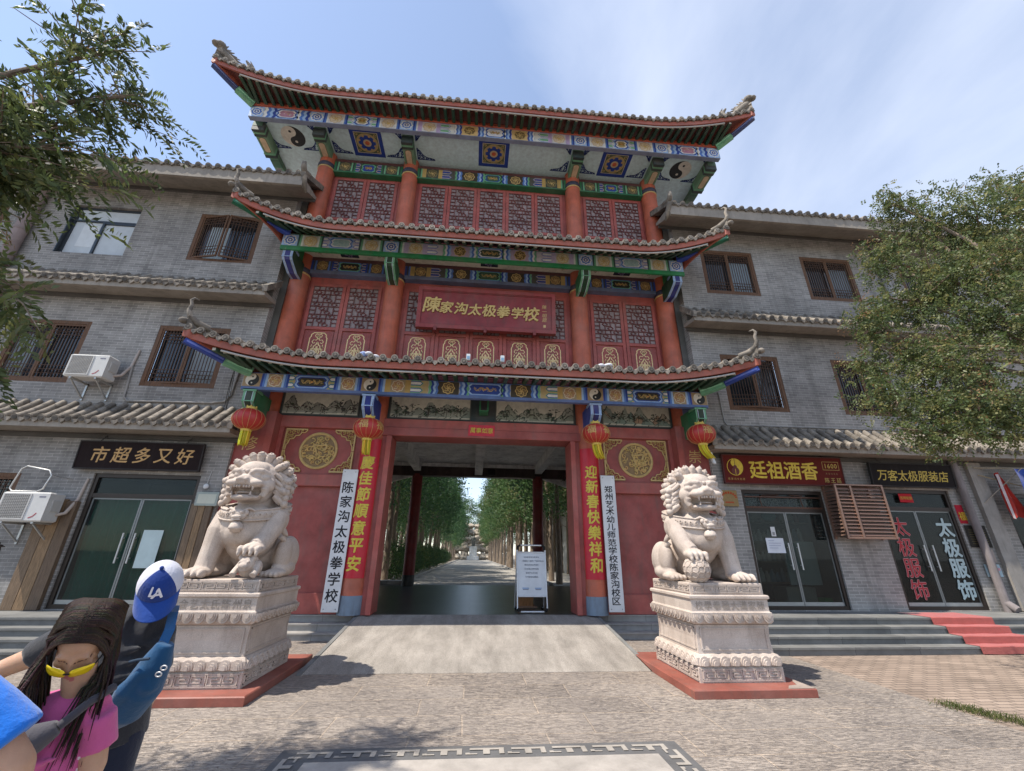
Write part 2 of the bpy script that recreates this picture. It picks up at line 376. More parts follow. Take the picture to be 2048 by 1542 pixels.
STEPM = m_brickfloor('grey_step_stone', (.30, .285, .265), (.34, .32, .295), (.2, .19, .18), .9, 4, .006, big=2)
GRAN = m_brickfloor('polished_dark_floor', (.026, .028, .029), (.046, .048, .048), (.008, .008, .008), .6, .6, .012, .32, spec=.5, bmp=.12)
ROADM = m_brickfloor('alley_paving', (.30, .285, .26), (.36, .335, .30), (.20, .19, .175), .6, .6, .01)
def _conc(t, b, N, L):
    co = objco(N, L); n = noise(N, L, co, 1.5, 8, .6); r = ramp(N, (.265, .240, .212), (.345, .312, .276), .3, .7); L(n.outputs[0], r.inputs[0])
    n2 = noise(N, L, co, 90, 4, .7); r2 = ramp(N, (.55,)*3, (1.22,)*3, .34, .60); L(n2.outputs[0], r2.inputs[0])
    c = mixc(N, L, 1.0, r.outputs[0], r2.outputs[0], 'MULTIPLY'); n7 = noise(N, L, objco(N, L, (3.2, .7, 1)), 1.1, 7, .65); r7 = ramp(N, (.72, .71, .70), (1.12, 1.12, 1.12), .35, .65); L(n7.outputs[0], r7.inputs[0]); c = mixc(N, L, 1.0, c, r7.outputs[0], 'MULTIPLY'); L(c, b.inputs['Base Color']); b.inputs['Roughness'].default_value = .9
    v = N('ShaderNodeTexVoronoi'); v.inputs['Scale'].default_value = 70; L(co, v.inputs[0]); bump(N, L, b, v.outputs[0], .25, .01)
CONC = mat('exposed_aggregate', _conc)
def _terr(t, b, N, L):
    co = objco(N, L); n = noise(N, L, co, .3, 8, .65); r = ramp(N, (.16, .135, .105), (.30, .26, .21), .3, .7); L(n.outputs[0], r.inputs[0]); L(r.outputs[0], b.inputs['Base Color']); b.inputs['Roughness'].default_value = .95
TERR = mat('bare_earth', _terr)
def struct(mb, name, m): return tag(mb.build(name, m), kind='structure')
m = MB(); m.add([(-900,-900,-.012),(900,-900,-.012),(900,10.9,-.012),(-900,10.9,-.012),(-900,10.9,.385),(900,10.9,.385),(900,900,.385),(-900,900,.385)], [(0,1,2,3),(3,2,5,4),(4,5,6,7)]); struct(m, 'ground', TERR)
m = MB(); m.add([(-26,-14,0),(5.8,-14,0),(5.8,10.6,0),(-26,10.6,0)], [(0,1,2,3)]); struct(m, 'paving', PAVE)
m = MB(); m.add([(5.8,-14,-.004),(40,-14,-.004),(40,9.9,-.004),(5.8,9.9,-.004)], [(0,1,2,3)]); struct(m, 'brick_pavement', BPAVE)
m = MB(); a, b_ = -2.38, 2.85
m.loft([[(a,7.45,.003),(b_,7.45,.003),(b_,7.45,-.01),(a,7.45,-.01)], [(a,10.6,PZ),(b_,10.6,PZ),(b_,10.6,-.01),(a,10.6,-.01)]], (.4,.4,.4)); struct(m, 'entrance_ramp', CONC)
m = MB()
for s, x in ((-1, a), (1, b_)):
    x2 = x+s*.07
    m.loft([[(x,7.4,.012),(x2,7.4,.012),(x2,7.4,-.01),(x,7.4,-.01)], [(x,10.61,PZ+.006),(x2,10.61,PZ+.006),(x2,10.61,-.01),(x,10.61,-.01)]], (.15,.15,.15))
struct(m, 'ramp_kerb', STEP)
m = MB()
for x0, x1 in ((-5.75, a-.071), (b_+.071, 6.0)):
    for k, y in enumerate((10.03, 10.31, 10.6)):
        z = PZ*(k+1)/3; m.box(x0, x1, y, 10.95-.002*k, 0 if k == 0 else PZ*k/3, z-.03, (.3,)*3); m.box(x0, x1+(.0), y-.02, 10.95-.002*k, z-.03, z, (.34,)*3)
struct(m, 'gate_steps', STEPM)
m = MB()
for x0, x1 in ((5.3, 34), (-34, -5.0)):
    for k, y in enumerate((8.4, 8.66, 8.92, 9.18)):
        z = SZ*(k+1)/4; m.box(x0, x1, y+.015, WY+.3-.002*k, SZ*k/4, z-.035, (.16,)*3); m.box(x0, x1, y-.01, WY+.3-.002*k, z-.035, z, (.2,)*3)
struct(m, 'shop_steps', STEP)
m = MB(); m.box(-5.7, 6.0, 10.605, 20.2, .2, PZ, (.04,)*3); struct(m, 'hall_floor', GRAN)
m = MB(); m.add([(-3.0,20.2,.39),(3.5,20.2,.39),(3.5,116,.39),(-3.0,116,.39)], [(0,1,2,3)]); struct(m, 'alley_road', ROADM)
m = MB(); m.box(-3.2,-3.0,20.4,116,.3,.5,(.3,)*3); m.box(3.5,3.7,20.4,116,.3,.5,(.3,)*3); struct(m, 'alley_kerb', STEPM)
m = MB(); m.add([(3.7,20.25,.388),(30,20.25,.388),(30,60,.388),(3.7,60,.388)], [(0,1,2,3)]); struct(m, 'courtyard', ROADM)
# inlaid meander border round a pale stone field
m = MB(); X0, X1, Y1, Y0, w = -1.60, 2.02, 4.86, .2, .27
def sheet(mb, x0, x1, y0, y1, z, c): mb.add([(x0,y0,z),(x1,y0,z),(x1,y1,z),(x0,y1,z)], [(0,1,2,3)], c)
def zc():
    ZC[0] += 1; return .0085+.0004*(ZC[0] % 8)
DK = (.12, .118, .118); LT = (.36, .325, .285)
sheet(m, X0, X1, Y0, Y1, .004, DK); sheet(m, X0+w, X1-w, Y0, Y1-w, .008, (.37, .335, .30))
ZC = [0]
def tees(n, T):
    p = 1.0/n
    for i in range(n):
        u = (i+.5)*p
        for k, (a0, a1, b0, b1) in enumerate(((-.40,.30,.60,.74),(-.08,.08,.28,.60),(.30,.42,.28,.74),(-.50,-.40,.28,.42),(-.50,-.22,.28,.36))): T(u+a0*p, u+a1*p, b0, b1)
T1 = lambda u0,u1,v0,v1: sheet(m, X0+w*.4+(X1-X0-.8*w)*u0, X0+w*.4+(X1-X0-.8*w)*u1, Y1-w+w*v0, Y1-w+w*v1, zc(), LT)
tees(9, T1)
for s in (0, 1):
    def T2(u0, u1, v0, v1):
        xa, xb = (X0+w*(1-v1), X0+w*(1-v0)) if s == 0 else (X1-w*(1-v0), X1-w*(1-v1))
        sheet(m, min(xa, xb), max(xa, xb), Y1-w*.6-(Y1-Y0)*u1*.95, Y1-w*.6-(Y1-Y0)*u0*.95, zc(), LT)
    tees(12, T2)
struct(m, 'meander_inlay', m_attr('inlay_stone', .8, .3, 3, .3, 60, dirt=.3))
# red carpet running up the shop steps
m = MB(); pts = [(8.2, .006)]
for k, y in enumerate((8.4, 8.66, 8.92, 9.18)): pts += [(y-.022, SZ*k/4+.008), (y-.024, SZ*(k+1)/4-.004), (y-.016, SZ*(k+1)/4+.008)]
pts += [(9.95, SZ+.008)]
pts = [(8.38, .008)]+pts[1:]
nx = 9; rows_ = [[(9.68+1.42*i/(nx-1)+.012*math.sin(j*2.1), y, z+.004*math.sin(i*1.7+j)) for i in range(nx)] for j, (y, z) in enumerate(pts)]
m.loft(rows_, (.40, .095, .08), cap=False, closed=False, smooth=False)
o = m.build('red_carpet', CLOTH); tag(o, 'faded red carpet laid over the grey steps below the dark clothing shop door', 'carpet')
# ================================================================ the gate tower
gate = thing('gate_tower', (GX, 10.6, PZ), 'three tier red gate tower with upturned tiled eaves and painted beams over the entrance', 'gate')
def gx(x): return x+GX
RED = (.315, .070, .060); REDL = (.375, .088, .072); ORG = (.46, .115, .062); GRN = (.03, .17, .075); LGRN = (.16, .40, .24); BLU = (.025, .06, .30); MBL = (.09, .19, .52); LBL = (.33, .48, .74)
WHT = (.70, .70, .68); CRM = (.62, .55, .42); GLD = (.56, .40, .16); DGD = (.30, .19, .05); BLK = (.02, .02, .022); SLT = (.045, .065, .07); GRY = (.25, .25, .25); LIL = (.46, .40, .56); TEA = (.36, .52, .52)
CX = (-5.45, -2.75, 2.75, 5.45)
# columns
for i, x in enumerate(CX):
    m = MB(); pr_ = [(.265, 0), (.262, 5.2), (.26, 6.5), (.258, 9.0), (.25, 13.2), (.25, 13.5)]
    m.lathe(pr_, (gx(x), 10.6, PZ+.001), ORG, 24); col = m.build('column', PAINT, gate)
    m = MB(); m.lathe([(.275, .004), (.275, .37), (.268, .385)], (gx(x), 10.6, PZ), (.20, .26, .33), 24); m.build('column_base', PLAST, col)
    for z in (9.05, 13.22):
        m = MB(); m.lathe([(.262, z), (.272, z+.01), (.272, z+.035), (.262, z+.045)], (gx(x), 10.6, PZ-.4), GLD, 24)
        m.lathe([(.264, z+.06), (.275, z+.07), (.275, z+.20), (.264, z+.22)], (gx(x), 10.6, PZ-.4), (.03, .035, .07), 24); m.build('column_collar', PAINT, col)
# jambs and lintel of the opening
for s in (-1, 1):
    m = MB(); m.bbox(gx(s*2.27)-(.12 if s < 0 else -.0)-.0, gx(s*2.27)+(0 if s < 0 else .12), 10.42, 11.1, PZ, 4.4, REDL, .012)
    xa = gx(s*2.39); xb = gx(s*2.62)
    m.box(min(xa, xb), max(xa, xb), 10.5, 11.0, PZ, 4.4, RED); m.build('door_jamb', PAINT, gate)
m = MB(); m.bbox(gx(-2.6), gx(2.6), 10.44, 11.1, 4.4, 4.62, RED, .012); m.box(gx(-2.6), gx(2.6), 10.47, 10.9, 4.62, 4.84, REDL); m.build('lintel', PAINT, gate)
# side bays below
def frame_rect(mb, x0, x1, z0, z1, w, y0, y1, c):
    mb.box(x0, x1, y0, y1, z0, z0+w, c); mb.box(x0, x1, y0, y1, z1-w, z1, c); mb.box(x0, x0+w, y0, y1, z0+w, z1-w, c); mb.box(x1-w, x1, y0, y1, z0+w, z1-w, c)
def spiral(cx, cz, r, turns, a0, s=1, n=22): return [(cx+r*(1-i/n*.85)*math.cos(a0+s*2*pi*turns*i/n), cz+r*(1-i/n*.85)*math.sin(a0+s*2*pi*turns*i/n)) for i in range(n+1)]
def arc(cx, cz, r, a0, a1, n=16): return [(cx+r*math.cos(lerp(a0, a1, i/n)), cz+r*math.sin(lerp(a0, a1, i/n))) for i in range(n+1)]
for s in (-1, 1):
    xa, xb = sorted((s*2.98, s*5.05)); xa, xb = gx(xa), gx(xb)
    m = MB(); m.box(xa-.1, xb+.1, 10.66, 10.95, PZ, 4.87, RED)                     # back board
    m.bbox(xa-.1, xb+.1, 10.56, 10.66, 4.56, 4.86, REDL, .01); m.bbox(xa-.1, xb+.1, 10.55, 10.66, 3.12, 3.40, REDL, .012)
    m.box(xa-.1, xa+.08, 10.58, 10.66, 3.40, 4.56, REDL); m.box(xb-.08, xb+.1, 10.58, 10.66, 3.40, 4.56, REDL)
    m.box(xa-.1, xa+.05, 10.6, 10.66, PZ, 3.12, REDL); m.box(xb-.05, xb+.1, 10.6, 10.66, PZ, 3.12, REDL); m.bbox(xa+.05, xb-.05, 10.61, 10.66, PZ, .82, REDL, .01)
    wall = m.build('red_wall_panel', PAINT, gate)
    cx, cz = gx(s*4.06), 4.0
    m = MB(); fr = front(10.645)
    n = 40; ring = [[(cx+r*math.cos(2*pi*k/n), 10.66-y, cz+r*math.sin(2*pi*k/n)) for k in range(n)] for r, y in ((.465, 0), (.46, .03), (.43, .045), (.405, .03), (.40, .008))]
    m.loft(ring, GLD, cap=False); m.poly([(cx+.40*math.cos(-2*pi*k/n), 10.652, cz+.40*math.sin(-2*pi*k/n)) for k in range(n)], (.24, .15, .06))
    rr = random.Random(3+s)
    for k in range(64):
        a = rr.uniform(0, 2*pi); d = .36*math.sqrt(rr.random()); px, pz = cx+d*math.cos(a), cz+d*math.sin(a)
        pp = spiral(px, pz, rr.uniform(.04, .085), rr.uniform(.5, 1.1), rr.uniform(0, 6.28), rr.choice((-1, 1)), 12)
        pp = [(u, v) if math.hypot(u-cx, v-cz) < .39 else (cx+(u-cx)*.39/math.hypot(u-cx, v-cz), cz+(v-cz)*.39/math.hypot(u-cx, v-cz)) for u, v in pp]
        m.tube([(u, 10.640-.004*(k % 3), v) for u, v in pp], [.016-.008*i/12 for i in range(13)], (.56+.1*rr.random(), .39+.06*rr.random(), .15), 5)
    body = [(cx+.28*math.cos(t)*(.55+.45*math.sin(t*1.3)), 10.628, cz+.30*math.sin(t*1.0)*(.7+.3*math.cos(t*2))) for t in [i*.22 for i in range(28)]]
    m.tube(body, [.032*(1-i/34) for i in range(28)], GLD, 6); m.build('carved_medallion', GOLD, wall)
    # openwork corner carvings
    ox0, ox1, oz0, oz1 = (gx(s*4.06)-.86, gx(s*4.06)+.86, 3.46, 4.54)
    for qx in (0, 1):
        for qz in (0, 1):
            x_, z_ = (ox0, ox1)[qx], (oz0, oz1)[qz]; dx, dz = (1, -1)[qx], (1, -1)[qz]; m = MB()
            P_ = lambda u, v: (x_+dx*u, 10.635, z_+dz*v)
            def bar(u0, u1, v0, v1):
                m.box(x_+dx*u0, x_+dx*u1, 10.62, 10.658, z_+dz*v0, z_+dz*v1, GLD)
            bar(0, .52, 0, .035); bar(0, .035, .036, .53)
            edge = [(.52, .03), (.46, .10), (.38, .10), (.34, .17), (.25, .18), (.21, .26), (.12, .27), (.10, .36), (.06, .42), (.05, .53)]
            m.tube([P_(u, v) for u, v in edge], .017, GLD, 6)
            for (u, v, r_) in ((.09, .09, .07), (.20, .08, .06), (.30, .07, .05), (.40, .06, .035), (.08, .20, .055), (.17, .18, .05), (.07, .30, .04)):
                m.tube([P_(a_, b_) for a_, b_ in spiral(u, v, r_, 1.1, 1, 1, 14)], .013, (.5, .34, .11), 5)
            m.build('corner_carving', GOLD, wall)
# outer square piers with gilt characters
for s, chars in ((-1, '修直'), (1, '崇文')):
    xa, xb = sorted((s*5.06, s*5.86)); m = MB(); m.bbox(gx(xa), gx(xb), 10.28, 10.95, PZ, 4.86, RED, .015)
    m.box(gx(min(s*5.06, s*5.22)), gx(max(s*5.06, s*5.22)), 10.262, 10.28, PZ, 4.86, REDL); pier = m.build('red_pier', PAINT, gate)
    m = MB(); put_text(m, chars, [(gx(s*5.54), 4.05), (gx(s*5.54), 3.52)] if s < 0 else [(gx(s*5.5), 4.06), (gx(s*5.5), 3.62)], .33, GLD, front(10.279), .0, .004, .1); m.build('lettering', GOLD, pier)
# board with four landscape panels
def landscape(mb, x0, x1, z0, z1, y, seed, tint):
    r = random.Random(seed); W_, H_ = x1-x0, z1-z0; P = lambda u, v, k: (x0+W_*min(max(u, 0), 1), y-.0006*k, z0+H_*min(max(v, 0), 1))
    mb.poly([P(0,0,0), P(1,0,0), P(1,1,0), P(0,1,0)], (.60, .58, .48))
    k = 1
    for lay in range(4):
        for q in range(r.randint(5, 8)):
            c = r.random(); h = r.uniform(.28, .72)*(1-.17*lay); wd = r.uniform(.05, .13); b0 = r.uniform(.08, .36-.06*lay)
            if tint == 0: base = (.17, .17, .15)
            elif tint == 1: base = (.13, .18, .16)
            elif tint == 2: base = (.20, .24, .19)
            else: base = r.choice(((.10, .20, .19), (.33, .17, .09), (.13, .22, .2)))
            g = .30+.5*r.random(); base = tuple(a*g+b_*(1-g) for a, b_ in zip(base, (.46, .47, .40)))
            n = 9; top = [(c+wd*(i/n*2-1), b0+h*max(0, (1-abs(i/n*2-1)**1.3))*(.8+.3*r.random())) for i in range(n+1)]
            mb.poly([P(*top[0], k)]+[P(u, b0*.6, k) for u, v in (top[0], top[-1])]+[P(u, v, k) for u, v in top[::-1]], base); k += .05
            for i in range(11):
                a = r.random(); i0 = min(int(a*n), n-1); u, v = top[i0]
                pts = [(u+.02*(r.random()-.5)+j*.007*(1 if u > c else -1), v-.02-j*.07*h-.02*r.random()) for j in range(5)]
                mb.ribbon([p for p in pts], [.004+.012*r.random()]*5, tuple(b*.28 for b in base), lambda uu, vv: P(uu, vv, k)); k += .02
    for q in range(16 if tint != 1 else 22):
        c = r.uniform(.02, .95); b0 = r.uniform(.02, .3); h = r.uniform(.12, .42)
        mb.ribbon([(c, b0), (c+.006, b0+h*.5), (c+.003, b0+h)], .007, (.07, .06, .05), lambda uu, vv: P(uu, vv, k))
        for j in range(7):
            u, v = c+r.gauss(0, .022), b0+h*r.uniform(.5, 1.1); rx, rz = r.uniform(.008, .022), r.uniform(.012, .035)
            mb.poly([P(u+rx*math.cos(t), v+rz*math.sin(t), k+.3) for t in [i*pi/4 for i in range(8)]][::-1], tuple(a*r.uniform(.5, 1.2) for a in ((.05, .07, .055) if tint else (.06, .058, .05)))); k += .03
m = MB(); m.box(gx(-5.2), gx(5.2), 10.62, 10.95, 4.862, 5.62, SLT); board = m.build('slate_board', PAINT, gate)
for i, (x0, x1, sd) in enumerate(((-5.12, -3.25, 11), (-2.42, -.36, 23), (.34, 2.42, 37), (3.24, 5.12, 41))):
    m = MB(); frame_rect(m, gx(x0)-.03, gx(x1)+.03, 4.90, 5.53, .03, 10.596, 10.62, (.08, .09, .085)); p = m.build('painting_frame', PAINT, board)
    m = MB(); landscape(m, gx(x0), gx(x1), 4.93, 5.50, 10.614, sd, i); m.build('landscape_painting', DECO, p)
for x in (0, ):
    m = MB(); m.bbox(gx(x)-.12, gx(x)+.12, 10.2, 10.62, 5.05, 5.36, GRN, .02); m.box(gx(x)-.08, gx(x)+.08, 10.19, 10.2, 5.07, 5.34, BLK); m.build('bracket_stub', PAINT, gate)
# ---- painted beams: a strip of painted cells on a beam's face
class Deco:
    def __init__(s, mb, y, z0, z1): s.mb, s.y, s.z0, s.z1 = mb, y, z0, z1; s.k = 1
    def P(s, k): return lambda u, v: (u, s.y-.0008*k, v)
    def rect(s, u0, u1, c, k=1, v0=None, v1=None):
        v0 = s.z0 if v0 is None else v0; v1 = s.z1 if v1 is None else v1; f = s.P(k); s.mb.poly([f(u0, v0), f(u1, v0), f(u1, v1), f(u0, v1)], c)
    def shape(s, pts, c, k): f = s.P(k); s.mb.poly([f(*p) for p in pts], c)
    def disc(s, u, v, r, c, k, n=18, sc=0, m=8): s.shape([(u+r*(1+sc*math.cos(m*t))*math.cos(t), v+r*(1+sc*math.cos(m*t))*math.sin(t)) for t in [2*pi*i/n for i in range(n)]], c, k)
    def line(s, pts, w, c, k): s.mb.ribbon(pts, w, c, s.P(k))
    def flower(s, u, w, bgc, rim, inn):
        s.rect(u-w/2, u+w/2, bgc, 1); v = (s.z0+s.z1)/2; r = min(w, s.z1-s.z0)*.46
        s.disc(u, v, r, rim, 2, 48, .07, 8); s.disc(u, v, r*.86, inn, 3, 48, .07, 8)
        for q in range(5): s.line(spiral(u+r*.36*math.cos(q*1.257), v+r*.36*math.sin(q*1.257), r*.34, 1.0, q*1.257, 1, 10), r*.11, rim if q % 2 else GLD, 4)
        s.disc(u, v, r*.2, GLD, 5, 10)
    def emblem(s, u, w, taiji):
        v = (s.z0+s.z1)/2; h = s.z1-s.z0; r = min(w, h)*.46
        if taiji:
            s.rect(u-w/2, u+w/2, (.33, .23, .13), 1); taiji_paint(s, u, v, r, 2)
        else:
            s.rect(u-w/2, u+w/2, LBL, 1); s.disc(u, v, r, WHT, 2, 32, .1, 8); s.disc(u, v, r*.8, MBL, 3, 32, .1, 8); s.disc(u, v, r*.55, WHT, 4, 8); s.disc(u, v, r*.38, BLU, 5, 8); s.disc(u, v, r*.18, WHT, 6, 8)
    def stripes(s, u0, cs, w):
        for i, c in enumerate(cs): s.rect(u0+i*w, u0+(i+1)*w, c, 1)
    def ends(s, u0, u1, cs, d):
        # nested brackets, open towards the panel
        n = len(cs); v = (s.z0+s.z1)/2; h = s.z1-s.z0; s.rect(u0, u1, cs[0], 1)
        for sg in (-1, 1):
            cz = v+sg*h*.27
            for i, c in enumerate(cs[1:], 2):
                r = h*.22*(1-(i-2)*.26); s.shape([(u0 if d > 0 else u1, cz-r), ((u0 if d > 0 else u1)+d*(u1-u0)*.55, cz-r), ((u0 if d > 0 else u1)+d*((u1-u0)*.55+r), cz), ((u0 if d > 0 else u1)+d*(u1-u0)*.55, cz+r), (u0 if d > 0 else u1, cz+r)][::d], c, i)
    def panel(s, u0, u1, cs, inner, motif):
        # nested panels with notched ends
        h = s.z1-s.z0; v = (s.z0+s.z1)/2; n = len(cs)+1
        for i, c in enumerate(list(cs)+[inner]):
            g = i*h*.085; a, b, zb, zt = u0+g*1.2, u1-g*1.2, s.z0+g*.75, s.z1-g*.75; e = h*.2
            s.shape([(a+e, zb), (b-e, zb), (b, zb+e*.9), (b-e*.55, v), (b, zt-e*.9), (b-e, zt), (a+e, zt), (a, zt-e*.9), (a+e*.55, v), (a, zb+e*.9)], c, 2+i)
        g = n*h*.085; a, b, hh = u0+g*1.2+h*.12, u1-g*1.2-h*.12, h*.5-g*.7
        if motif == 'dragon':
            for sg in (-1, 1):
                mid = (a+b)/2; L_ = (b-a)/2*.92
                pts = [(mid+sg*(.08*h+L_*t), v+hh*.55*math.sin(t*8+sg)*(1-.3*t)) for t in [i/18 for i in range(19)]]
                s.line(pts, [hh*.42*(1-.6*i/18) for i in range(19)], GLD, 2+n); s.line([(p[0], p[1]+hh*.06) for p in pts], hh*.1, DGD, 3+n)
                for q in range(7):
                    t = (q+.5)/7; s.line(spiral(mid+sg*(.08*h+L_*t), v+hh*.5*math.cos(t*8+sg), hh*.26, .9, q, sg, 8), hh*.10, (.58, .42, .18), 2+n)
            s.disc((a+b)/2, v, hh*.3, (.6, .3, .1), 3+n, 10)
        else:
            r = random.Random(int(u0*100)); c2 = motif
            for q in range(int((b-a)/h*12)):
                s.line(spiral(r.uniform(a, b), v+hh*r.uniform(-.75, .75), hh*r.uniform(.16, .3), .9, r.random()*6, 1, 7), hh*.09, c2[q % len(c2)], 2+n)
    def zig(s, u0, u1, cs, d):
        n = len(cs); w = (u1-u0)/n; v = (s.z0+s.z1)/2; e = w*1.1*d; q = (s.z1-s.z0)/4
        for i, c in enumerate(cs):
            a, b = u0+i*w, u0+(i+1)*w+(w*.2 if i < n-1 else 0)
            s.shape([(a, s.z0), (b, s.z0), (b+e*.5, s.z0+q), (b, v), (b+e*.5, s.z1-q), (b, s.z1), (a, s.z1), (a+e*.5, s.z1-q), (a, v), (a+e*.5, s.z0+q)], c, 2+i*.2)
def taiji_paint(s, u, v, r, k, lean=0.0, place=None):
    # two interlocked drops, dark and pale
    H = [(u+r*math.cos(t), v+r*math.sin(t)) for t in [lerp(-pi/2, pi/2, i/18) for i in range(19)]]
    f = place or (lambda kk: s.P(kk)); mb = s.mb
    def rot(p): a, b = p[0]-u, p[1]-v; c_, s_ = math.cos(lean), math.sin(lean); return (u+a*c_-b*s_, v+a*s_+b*c_)
    def sh(pts, c, kk): mb.poly([f(kk)(*rot(p)) for p in pts], c)
    full = [(u+r*math.cos(t), v+r*math.sin(t)) for t in [2*pi*i/36 for i in range(36)]]
    sh(full, (.68, .63, .55), k); sh(H, BLK, k+1)
    cir = lambda cx, cz, q: [(cx+q*math.cos(t), cz+q*math.sin(t)) for t in [2*pi*i/20 for i in range(20)]]
    sh(cir(u, v+r/2, r/2), (.68, .63, .55), k+2); sh(cir(u, v-r/2, r/2), BLK, k+2); sh(cir(u, v+r/2, r*.12), BLK, k+3); sh(cir(u, v-r/2, r*.12), (.68, .63, .55), k+3)
def side_bay(d, u0, u1, T):
    # emblem squares sit on the column lines; the bay lies between
    h = d.z1-d.z0; st, fl, en = .05, h*1.0, h*.46
    x = u0; mid = (u0+u1)/2
    for sg in (1, -1):
        q = u0 if sg > 0 else u1
        for i, c in enumerate(T['bars']): d.rect(*sorted((q+sg*i*st, q+sg*(i+1)*st)), c)
        q += sg*len(T['bars'])*st; d.flower(q+sg*fl/2, fl, *T['flower']); q += sg*fl
        for i, c in enumerate(T['bars'][::-1]): d.rect(*sorted((q+sg*i*st, q+sg*(i+1)*st)), c)
        q += sg*len(T['bars'])*st; d.ends(*sorted((q, q+sg*en)), T['ends'], sg); q += sg*en
        if sg > 0: pl = q
        else: prr = q
    d.panel(pl-.04, prr+.04, T['pan'], T['inner'], T['motif'])
def mid_bay(d, u0, u1, T):
    h = d.z1-d.z0; fl = h*1.05; mid = (u0+u1)/2
    for sg in (1, -1):
        q = u0 if sg > 0 else u1
        for i, c in enumerate(T['bars']): d.rect(*sorted((q+sg*i*.05, q+sg*(i+1)*.05)), c)
        q += sg*len(T['bars'])*.05
        d.rect(*sorted((q, q+sg*.13)), T['gold']); q += sg*.13; d.flower(q+sg*fl/2, fl, *T['flower']); q += sg*fl; d.rect(*sorted((q, q+sg*.13)), T['gold']); q += sg*.13
        d.ends(*sorted((q, q+sg*.42)), T['ends'], sg); q += sg*.42
        d.zig(*sorted((q, q+sg*.22)), T['zig'][::sg], sg); q += sg*.22
        d.flower(q+sg*.26, .52, T['g2'], GLD, (.16, .11, .05)); q += sg*.52
        d.zig(*sorted((q, q+sg*.24)), T['zig'][::-sg], sg); q += sg*.24
        if sg > 0: a = q
        else: b = q
    d.panel(a-.05, b+.05, T['pan'], T['inner2'], 'dragon')
T1 = dict(bars=(BLU, MBL, LBL), flower=((.34, .27, .17), CRM, (.42, .24, .14)), ends=((.44, .35, .18), LGRN, BLU, WHT), pan=(MBL, LBL, BLU), inner=(.05, .045, .035), motif='dragon', gold=(.45, .31, .11), zig=(LGRN, BLU, LBL, MBL), g2=(.06, .05, .035), inner2=BLU)
T2 = dict(bars=((.05, .10, .09), LGRN, (.62, .68, .62)), flower=((.50, .48, .42), GLD, (.62, .55, .36)), ends=((.55, .52, .56), LIL, MBL, WHT), pan=(LBL, MBL, WHT), inner=TEA, motif=((.26, .44, .50), (.55, .66, .60)), gold=LIL, zig=(LGRN, WHT, MBL, LBL), g2=(.42, .34, .45), inner2=(.06, .085, .06))
T3 = dict(bars=(BLU, MBL, WHT), flower=((.60, .60, .62), (.55, .40, .25), (.66, .56, .42)), ends=((.62, .64, .62), MBL, WHT, LGRN), pan=(LBL, BLU, WHT), inner=(.42, .33, .16), motif='dragon', gold=(.46, .36, .58), zig=(WHT, MBL, LBL, BLU), g2=(.60, .42, .20), inner2=(.60, .62, .70))
BEAMS = {1: (9.55, 5.22, 5.55, T1), 2: (9.60, 9.36, 9.73, T2), 3: (9.30, 13.80, 14.22, T3)}
for t, (y, z0, z1, T) in BEAMS.items():
    e = 5.66 if t < 3 else 7.42
    m = MB(); m.box(gx(-e), gx(e), y, y+{1: .13, 2: .06, 3: .14}[t], z0-{1: .07, 2: .01, 3: .02}[t], z1+.02, {1: (.10, .17, .38), 2: (.02, .20, .07), 3: (.22, .26, .37)}[t])
    if t == 3: m.box(gx(-e), gx(e), y-.05, y+.2, z1+.022, z1+.14, (.50, .11, .06))
    if t == 2: m.box(gx(-e), gx(e), y-.015, y+.05, z0-.14, z0-.012, (.02, .22, .08))
    beam = m.build('painted_beam', PAINT, gate)
    m = MB(); d = Deco(m, y-.003, z0, z1); d.rect(gx(-e), gx(e), (.4, .4, .42), 0)
    ew = .40
    for a, b in ((CX[0], CX[1]), (CX[2], CX[3])): side_bay(d, gx(a)+ew/2, gx(b)-ew/2, T)
    mid_bay(d, gx(CX[1])+ew/2, gx(CX[2])-ew/2, T)
    for x in CX: d.emblem(gx(x), ew, t == 1)
    if t == 3:
        for sg in (-1, 1):
            a, b = sorted((sg*5.65, sg*7.02)); d.zig(gx(a), gx(a)+.35, T['zig'], 1); d.panel(gx(a)+.33, gx(b)-.33, (LBL, BLU, WHT), (.45, .22, .3), (GLD, WHT)); d.zig(gx(b)-.35, gx(b), T['zig'], -1); d.emblem(gx(sg*7.22), ew, False)
    m.build('beam_painting', DECO, beam)
    # side returns
    for sg in (-1, 1):
        x = gx(sg*e); m = MB(); xa, xb = sorted((x-sg*.28, x)); m.box(xa, xb, y+.281, 10.5 if t < 3 else 12.5, z0-(.07 if t < 3 else .02), z1+.02, {1: (.10, .17, .38), 2: (.02, .20, .07), 3: (.10, .22, .14)}[t])
        if t == 3:
            for j in range(5): yy = y+.5+j*.5; m.box(xa-.006 if sg > 0 else xa-.002, xb+.002, yy, yy+.3, z0-.026, z0-.0, ((.30, .36, .22) if j % 2 else (.03, .12, .07)))
        m.build('side_beam', PAINT, gate)
